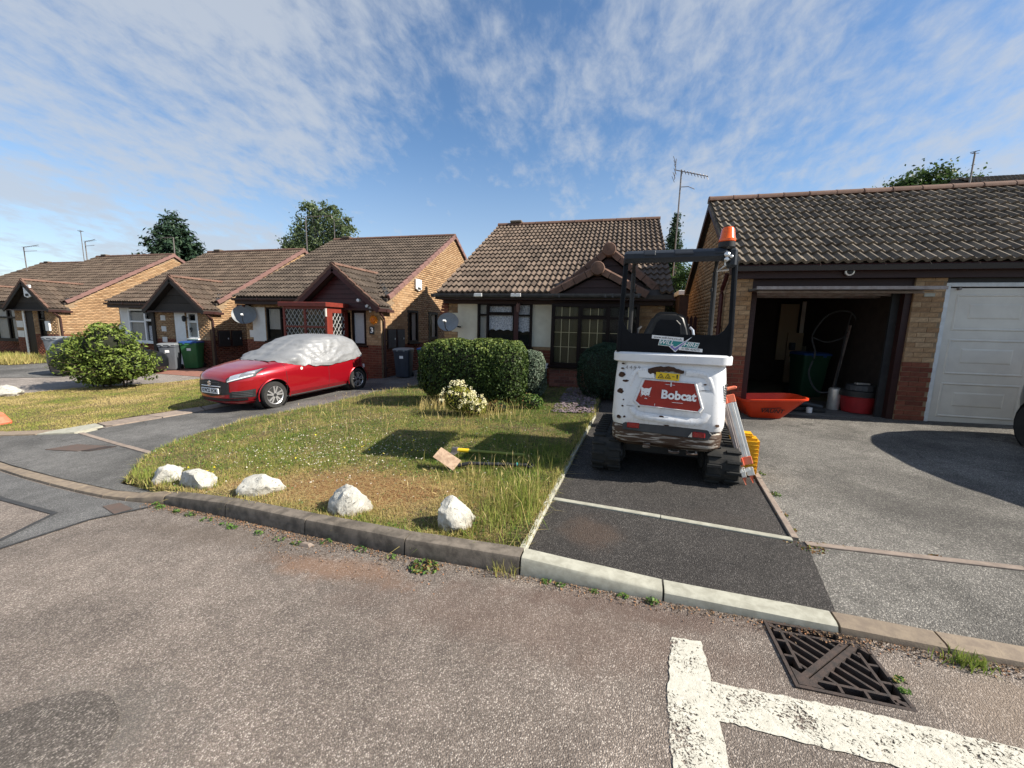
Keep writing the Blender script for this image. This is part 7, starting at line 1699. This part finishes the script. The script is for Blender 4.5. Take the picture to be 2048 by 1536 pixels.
# clover and small yellow flowers
def flowers(name, pts, s, tint, zoff):
    P = np.array(pts); n = len(P); V, F, T = leaves(P+np.c_[np.zeros((n, 2)), zoff], np.tile([0, -.3, 1.], (n, 1)), s, tint, .9, .35, .1); return tag(link(name, np_mesh(name, V, F, M['petal'], T)), kind='stuff')
def fl(n, cx, cy, sx, sy):
    X = RNG.normal(cx, sx, n); Y = RNG.normal(cy, sy, n); m = inpoly(LAWN, X, Y); X, Y = X[m], Y[m]; return np.c_[X, Y, zl_np(X, Y)]
A = np.concatenate([fl(620, -3.3, 4.0, .7, .45), fl(260, -4.3, 4.6, .8, .9), fl(200, -3.2, 5.0, 1.3, .9), fl(50, -1.6, 4.0, .7, .5)]); flowers('clover_flowers', A, .0145, RNG.uniform(0, .38, len(A)), RNG.uniform(.035, .07, len(A)))
B = np.concatenate([fl(16, -2.6, 4.1, .4, .3), fl(9, -4.2, 3.15, .10, .05), fl(8, -3.2, 4.2, .9, .5), fl(4, -4.5, 5, .6, .9)]); flowers('yellow_flowers', B, .022, RNG.uniform(.72, 1, len(B)), RNG.uniform(.04, .08, len(B)))
# clover leaves give the greener mass its texture
Xc, Yc = sample(LAWN, 16000); mk = RNG.random(len(Xc)) < np.clip(1.25-1.6*dry(Xc, Yc), .05, 1); Xc, Yc = Xc[mk], Yc[mk]
V, F, T = leaves(np.c_[Xc, Yc, zl_np(Xc, Yc)+RNG.uniform(.012, .04, len(Xc))], np.tile([0, 0, 1.], (len(Xc), 1)), .020, RNG.uniform(.05, .7, len(Xc)), .9, .45); tag(link('clover_leaves', np_mesh('clover_leaves', V, F, M['weed_leaf'], T)), kind='stuff')
# weeds in the gutter joint and edging
def weeds(name, spots, label=None):
    P = []; T = []
    for x, y, r, n, hh, tb, fnz in spots:
        a = RNG.uniform(0, 6.283, n); q = r*np.sqrt(RNG.random(n)); X = x+q*np.cos(a); Y = y+q*np.sin(a)*.6; P.append(np.c_[X, Y, np.array([fnz(u, v) for u, v in zip(X, Y)])+RNG.random(n)*hh*(1-q/r*.6)]); T.append(np.clip(RNG.normal(tb, .18, n), 0, 1))
    P = np.concatenate(P); T = np.concatenate(T); V, F, T = leaves(P, np.tile([0, -.3, 1.], (len(P), 1)), .022, T, .6, .7); return tag(link(name, np_mesh(name, V, F, M['weed_leaf'], T)), kind='stuff')
sp = [(-4.25+.22*i+random.uniform(-.08, .08), 2.66-.065*i*.55+random.uniform(-.03, -.005), random.uniform(.03, .07), random.randint(18, 45), .035, .45, zr) for i in range(10)]
sp += [(-2.05, 2.39, .05, 25, .05, .4, zr), (-1.72, 2.36, .05, 25, .05, .35, zr), (-1.45, 2.33, .04, 18, .03, .5, zr), (.12, 2.30, .035, 26, .03, .5, zr), (.28, 2.285, .04, 34, .045, .5, zr), (-.35, 2.32, .04, 26, .025, .5, zr), (-.26, 2.31, .035, 24, .025, .55, zr), (-.05, 2.30, .03, 20, .02, .5, zr), (1.335, 2.02, .03, 26, .03, .6, zr), (1.325, 1.96, .02, 18, .02, .6, zr)]
weeds('gutter_weeds', sp)
weeds('edging_weeds', [(1.42, 3.10, .10, 70, .02, .95, zt), (1.40, 3.6, .05, 40, .03, .9, zt), (1.47, 4.0, .06, 60, .04, .6, zt), (1.52, 4.5, .05, 40, .05, .5, zt), (1.39, 3.35, .04, 30, .02, .92, zt), (2.2, 3.2, .05, 16, .01, .95, zt)] + [(1.30+.08*i, 3.17, .05, 8, .015, .95, zt) for i in range(6)])
def tuft(label, x, y, n, h, tint, fnz, spread=.05, lean=.6, nm='grass_tuft', w_=.005):
    X = RNG.normal(x, spread, n); Y = RNG.normal(y, spread*.6, n); V, F, T = blades(X, Y, np.array([fnz(u, v) for u, v in zip(X, Y)]), RNG.uniform(h*.4, h, n), w_, lean, np.clip(RNG.normal(tint, .1, n), 0, 1), True); o = link(nm, np_mesh(nm, V, F, M['grass'], T)); return tag(o, label, 'grass tuft')
tuft('green grass tuft growing at the joint of the brown dropped kerb', 1.72, 2.215, 150, .075, .12, zr, .045)
tuft('short grass blades at the foot of the kerb, left of the drive corner', -.62, 2.33, 40, .13, .45, zr, .06, .5)
def rosette(label, x, y):
    n = 130; a = RNG.uniform(0, 6.283, n); q = .11*np.sqrt(RNG.random(n)); P = np.c_[x+q*np.cos(a), y+q*np.sin(a)*.7, zr(x)+.005+RNG.random(n)*.06*(1-q/.13)]; V, F, T = leaves(P, np.c_[np.cos(a)*.4, np.sin(a)*.4, np.ones(n)], .034, np.clip(RNG.normal(.72, .25, n), 0, 1), .45, .5); return tag(link('weed', np_mesh('weed', V, F, M['weed_leaf'], T)), label, 'weed')
rosette('reddish green weed sprawling on the road at the foot of the kerb', -1.17, 2.27)
# slate chips round the bed by the drive
sl = []; 
for k in range(900):
    x, y = random.uniform(-1.0, -.32), random.uniform(6.5, 8.8); sl.append((x, y))
m = MB()
for x, y in sl:
    s = random.uniform(.018, .045); a = random.uniform(0, 6.28); z = zt(x, y)+.065+random.uniform(0, .015); P = [(x+s*math.cos(a+q)*random.uniform(.6, 1), y+s*math.sin(a+q)*random.uniform(.6, 1)) for q in (0, 1.8, 3.3, 4.8)]; tz = random.uniform(-.008, .008); m.loft([[(p[0], p[1], z+(tz if i < 2 else -tz)) for i, p in enumerate(P)], [(p[0], p[1], z+.008+(tz if i < 2 else -tz)) for i, p in enumerate(P)]])
m.build('slate_chips', M['slate'], kind='stuff')

# ---------------------------------------------------------------- hedges and shrubs
def surf_box(n, c, half, p=4.0):
    """points on and just inside a rounded box (superellipsoid), with outward normals"""
    d = unit(RNG.normal(0, 1, (n, 3))*np.array(half)**.5); d[:, 2] = np.where(d[:, 2] < -.75, -d[:, 2], d[:, 2])
    r = (np.abs(d/np.array([1, 1, 1]))**p).sum(1)**(-1/p); q = d*r[:, None]
    nrm = unit(np.sign(q)*np.abs(q)**(p-1)/np.array(half)); return q, nrm
def leafy(name, label, cat, loc, spec, mat, leaf, n, core=None, tint=(.35, .2), lumps=.10, seed=0, aspect=.5, spread=.6, toplight=.0, group=None, stems=0, droop=0, coremat='dark_leaf'):
    """spec: list of (centre, half sizes, power) blobs forming the outline"""
    t = thing(name, label, cat, loc, 0, group); tot = sum(h[0]*h[1]+h[1]*h[2]+h[0]*h[2] for c, h, p in spec); parts = []
    for c, h, p in spec:
        k = int(n*(h[0]*h[1]+h[1]*h[2]+h[0]*h[2])/tot); q, nn = surf_box(k, c, h, p)
        pos = q*np.array(h); lum = np.array([mnoise.noise(Vector((a*3.2+seed, b*3.2, e*3.2))) for a, b, e in pos]); lum2 = np.array([mnoise.noise(Vector((a*9+seed, b*9, e*9))) for a, b, e in pos])
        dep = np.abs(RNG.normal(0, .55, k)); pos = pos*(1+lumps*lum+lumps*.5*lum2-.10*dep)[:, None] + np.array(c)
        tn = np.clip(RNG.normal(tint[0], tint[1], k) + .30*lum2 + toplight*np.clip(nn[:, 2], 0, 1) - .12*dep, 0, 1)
        parts.append(leaves(pos, nn, leaf, tn, aspect, spread, .3, droop))
    V, F, T = merge(parts); o = link('foliage', np_mesh('foliage', V, F, M[mat], T), t); o['kind'] = 'stuff'
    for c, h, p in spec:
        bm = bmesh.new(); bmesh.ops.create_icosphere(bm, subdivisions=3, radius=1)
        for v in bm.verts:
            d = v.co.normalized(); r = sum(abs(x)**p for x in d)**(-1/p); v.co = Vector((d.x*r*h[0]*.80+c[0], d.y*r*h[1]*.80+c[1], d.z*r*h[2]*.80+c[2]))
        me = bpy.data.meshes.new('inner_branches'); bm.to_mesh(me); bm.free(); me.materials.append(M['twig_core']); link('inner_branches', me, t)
    m = MB()
    for k in range(max(3, stems)):
        a = random.uniform(0, 6.28); c, h, p = spec[k % len(spec)]; m.tube([(c[0]+.05*math.cos(a), c[1]+.05*math.sin(a), -.05), (c[0]+h[0]*.4*math.cos(a), c[1]+h[1]*.4*math.sin(a), c[2])], [.02, .008], 5)
    m.build('stems', M['bark'], t); return t
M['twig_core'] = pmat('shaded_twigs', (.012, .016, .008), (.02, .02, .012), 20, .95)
g0 = lambda x, y: zt(x, y)+.03
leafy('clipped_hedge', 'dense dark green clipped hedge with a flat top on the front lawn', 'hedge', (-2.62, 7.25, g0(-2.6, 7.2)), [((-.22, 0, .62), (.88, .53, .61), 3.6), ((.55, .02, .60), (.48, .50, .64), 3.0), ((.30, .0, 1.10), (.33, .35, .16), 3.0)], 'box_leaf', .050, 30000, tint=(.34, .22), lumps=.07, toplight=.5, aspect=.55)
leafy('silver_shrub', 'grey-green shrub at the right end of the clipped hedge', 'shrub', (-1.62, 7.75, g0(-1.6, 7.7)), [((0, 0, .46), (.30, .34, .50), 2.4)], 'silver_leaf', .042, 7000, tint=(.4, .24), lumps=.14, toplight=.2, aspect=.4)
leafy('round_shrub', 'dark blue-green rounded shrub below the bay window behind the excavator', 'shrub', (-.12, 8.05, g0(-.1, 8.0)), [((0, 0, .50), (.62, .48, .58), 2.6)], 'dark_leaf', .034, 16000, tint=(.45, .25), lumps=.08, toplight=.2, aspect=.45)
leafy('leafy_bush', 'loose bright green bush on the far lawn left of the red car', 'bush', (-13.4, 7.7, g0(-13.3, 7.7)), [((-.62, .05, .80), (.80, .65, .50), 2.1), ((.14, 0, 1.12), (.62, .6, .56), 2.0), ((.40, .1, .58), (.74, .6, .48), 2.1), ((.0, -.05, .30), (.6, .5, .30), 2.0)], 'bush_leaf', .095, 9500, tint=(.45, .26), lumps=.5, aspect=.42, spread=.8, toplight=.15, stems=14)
# branches sticking out of the bush with leaves
def sprays(par_label, loc, n, L, leaf, mat, up=.4, r0=.3):
    P = []; N = []; m = MB()
    for k in range(n):
        a = random.uniform(0, 6.28); e = random.uniform(-.1, 1.0); d = Vector((math.cos(a)*math.cos(e), math.sin(a)*math.cos(e)*.8, math.sin(e)*.75)).normalized(); s = random.uniform(.85, 1.15)*L
        base = Vector((0, 0, .45)); tip = base+Vector((d.x*s*1.5, d.y*s, d.z*s)); tip.z = max(tip.z, .1); m.tube([base, base.lerp(tip, .6), tip], [.012, .008, .003], 4)
        for q in range(9): u = .6+.4*q/8; p = base.lerp(tip, u); P.append(p+Vector((random.gauss(0, .04), random.gauss(0, .04), random.gauss(0, .04)))); N.append(Vector((random.gauss(0, .5), random.gauss(0, .5), 1)))
    return np.array(P), np.array(N), m
bush = [o for o in bpy.data.objects if o.name.startswith('leafy_bush')][0]
P, N_, mm = sprays('', None, 130, .92, .1, 'bush_leaf'); V, F, T = leaves(P, N_, .10, np.clip(RNG.normal(.5, .25, len(P)), 0, 1), .42, .5); o = link('leaf_sprays', np_mesh('leaf_sprays', V, F, M['bush_leaf'], T), bush); o['kind'] = 'stuff'; mm.build('branches', M['bark'], bush)
M['yellow_leaf'] = m_leaf('yellow_green_leaf', [(.10, .13, .02), (.20, .22, .03), (.34, .32, .05), (.25, .14, .06)])
# flowering shrub
fs = leafy('flowering_shrub', 'cream white flowering shrub in front of the clipped hedge', 'flowering shrub', (-2.42, 6.18, g0(-2.4, 6.2)), [((-.10, 0, .27), (.26, .2, .23), 2.2), ((.16, -.03, .16), (.2, .18, .18), 2.2)], 'yellow_leaf', .035, 3000, tint=(.5, .22), lumps=.2, aspect=.35)
P = []
for c, h in (((-.10, -.03, .30), (.29, .24, .27)), ((.17, -.06, .20), (.22, .2, .2))):
    d = unit(RNG.normal(0, 1, (52, 3))); d[:, 2] = np.abs(d[:, 2])*1.2-.15; P.append(d*np.array(h)*1.04+np.array(c))
P = np.concatenate(P); Q = np.repeat(P, 16, 0)+RNG.normal(0, .014, (len(P)*16, 3)); V, F, T = leaves(Q, np.tile([.3, -.4, 1.], (len(Q), 1)), .019, RNG.uniform(0, .8, len(Q)), .9, .6); o = link('blossoms', np_mesh('blossoms', V, F, M['blossom'], T), fs); o['kind'] = 'stuff'
leafy('low_plant', 'pale yellow-green low plant at the foot of the grey-green shrub', 'plant', (-1.42, 6.75, g0(-1.4, 6.7)), [((0, 0, .14), (.22, .15, .15), 2.0)], 'weed_leaf', .045, 700, tint=(.62, .15), lumps=.25, aspect=.5)
leafy('low_plant', 'russet dying plant between the flowering shrub and the grey-green shrub', 'plant', (-1.92, 6.45, g0(-1.9, 6.4)), [((0, 0, .10), (.20, .12, .12), 2.0)], 'weed_leaf', .04, 420, tint=(.9, .15), lumps=.25, aspect=.4)
tuft('tall dry grass stalks at the foot of the clipped hedge', -2.0, 6.2, 220, .30, .60, zlawn, .40, .55, w_=.007)
tuft('bare twigs and dry stalks at the left foot of the clipped hedge', -3.1, 6.45, 160, .34, .66, zlawn, .22, .6, w_=.008)

# ---------------------------------------------------------------- trees
M['tree_dark'] = m_leaf('dark_tree_leaf', [(.02, .045, .022), (.04, .075, .035), (.07, .11, .055)], trans=.25)
def conifer(label, loc, H, R, n, mat, leaf, layers=17):
    t = thing('conifer_tree', label, 'tree', loc); MB().tube([(0, 0, 0), (0, 0, H*.95)], [.35, .04], 8).build('trunk', M['bark'], t); P = []; N_ = []
    br = MB()
    for L in range(layers):
        u = L/(layers-1); z = H*(.12+.86*u); r = R*(1-u)**.8*random.uniform(.9, 1.08)+.12; k = max(5, int(13*(1-u)+5))
        for b in range(k):
            a = 6.283*b/k+L*.7+random.uniform(-.2, .2); rr = r*random.uniform(.75, 1.18); tip = Vector((rr*math.cos(a), rr*math.sin(a), z-.10*rr+.18*rr)); base = Vector((0, 0, z)); br.tube([base, base.lerp(tip, .6)+Vector((0, 0, -.08*rr)), tip], [.05, .03, .01], 4)
            m = int(n*rr/(R*layers*10)); q = RNG.random(m)**.6; s = RNG.normal(0, 1, (m, 3))*(.10+.16*(1-q[:, None]))*[1, 1, .6]*(R/2.6)
            P.append(np.array(base)+(np.array(tip-base))*q[:, None]+s+np.array([0, 0, -.12*rr])*(4*q*(1-q))[:, None]); N_.append(np.tile([math.cos(a)*.5, math.sin(a)*.5, .8], (m, 1)))
    P = np.concatenate(P); N_ = np.concatenate(N_); V, F, T = leaves(P, N_, leaf, np.clip(RNG.normal(.45, .28, len(P)), 0, 1), .35, .45, .2); br.build('branches', M['bark'], t); o = link('crown', np_mesh('crown', V, F, M[mat], T), t); o['kind'] = 'stuff'; return t
def broadleaf(label, loc, H, blobs, n, mat, leaf, trunk='bark', name='broadleaf_tree', gap=.33, droop=0, seed=0):
    t = thing(name, label, 'tree', loc); m = MB(); m.tube([(0, 0, 0), (.1, 0, H*.45), (0, .05, H*.95)], [.22, .14, .03], 8); P = []; N_ = []; r = random.Random(seed); tot = sum(b[3]**2 for b in blobs)
    for (x, y, z, R) in blobs:
        m.tube([(0, 0, max(.5, z-R*1.2)), (x*.6, y*.6, z-R*.4), (x, y, z)], [.09, .05, .015], 5); k = int(n*R*R/tot); cl = max(5, int(26*R*R/(tot/len(blobs))))
        for c in range(cl):
            d = Vector((r.gauss(0, 1), r.gauss(0, 1), r.gauss(0, .9))).normalized()*R*r.uniform(.45, 1.0); c0 = np.array([x+d.x, y+d.y, z+d.z]); q = RNG.normal(0, 1, (max(4, k//cl), 3))*R*gap*np.array([1, 1, .85]); P.append(c0+q); N_.append(unit(q+np.array([0, 0, .4])*R*gap))
    P = np.concatenate(P); N_ = np.concatenate(N_); V, F, T = leaves(P, N_, leaf, np.clip(RNG.normal(.45, .26, len(P)), 0, 1), .6, .8, .2, droop); m.build('trunk', M[trunk], t); o = link('crown', np_mesh('crown', V, F, M[mat], T), t); o['kind'] = 'stuff'; return t
conifer('dark broad conifer rising behind the left-hand bungalow roofs', (-43.9, 32.0, 1.5), 10.7, 4.8, 44000, 'conifer_leaf', .46)
broadleaf('pale feathery birch behind the ridge of the bungalow numbered 3', (-22.9, 27.0, 0), 10.6, [(-1.8, 0, 6.9, 1.3), (-.9, .3, 8.6, 1.15), (-.1, 0, 9.9, .8), (1.3, 0, 9.3, .95), (.6, .2, 7.6, 1.5), (2.4, 0, 7.9, 1.1), (2.9, 0, 8.7, .55), (-2.6, 0, 7.4, .55), (-.4, 0, 6.3, 1.5), (1.9, 0, 6.5, 1.3), (1.8, .2, 10.2, .4)], 17000, 'birch_leaf', .18, 'birchbark', 'birch_tree', .21, .6, 4)
broadleaf('rounded green tree above the right end of the garage roof', (16.6, 30, -.1), 10.6, [(-1.9, 0, 9.4, .75), (-.8, 0, 9.8, .95), (.4, 0, 10.2, .95), (1.4, .3, 9.7, .8), (2.4, 0, 9.9, .65), (0, 0, 8.6, 1.6), (1.8, 0, 8.6, 1.3), (-2.1, .4, 8.5, 1.0)], 26000, 'tree_leaf', .20, seed=8)
broadleaf('slim dark columnar tree between the aerial mast and the bay-windowed bungalow roof', (2.62, 24.0, 0), 7.8, [(random.uniform(-.08, .08), 0, 7.6-.32*i, .16+.035*min(i, 8)) for i in range(14)], 9000, 'tree_dark', .13, name='columnar_tree', gap=.42, seed=3)
broadleaf('mixed green tree behind the passage beside the garage', (2.3, 19.5, 0), 4.6, [(-.4, 0, 3.4, .7), (.5, .2, 3.9, .6), (1.2, 0, 3.3, .8), (-1.2, 0, 3.0, .7), (.2, 0, 2.5, .9)], 8000, 'tree_leaf', .12, seed=2)
leafy('garden_shrub', 'dark green garden shrub behind the picket gate left of the shed', 'shrub', (1.35, 15.2, .3), [((0, 0, 1.3), (.75, .6, 1.35), 2.2)], 'dark_leaf', .08, 4500, tint=(.6, .25), lumps=.2)
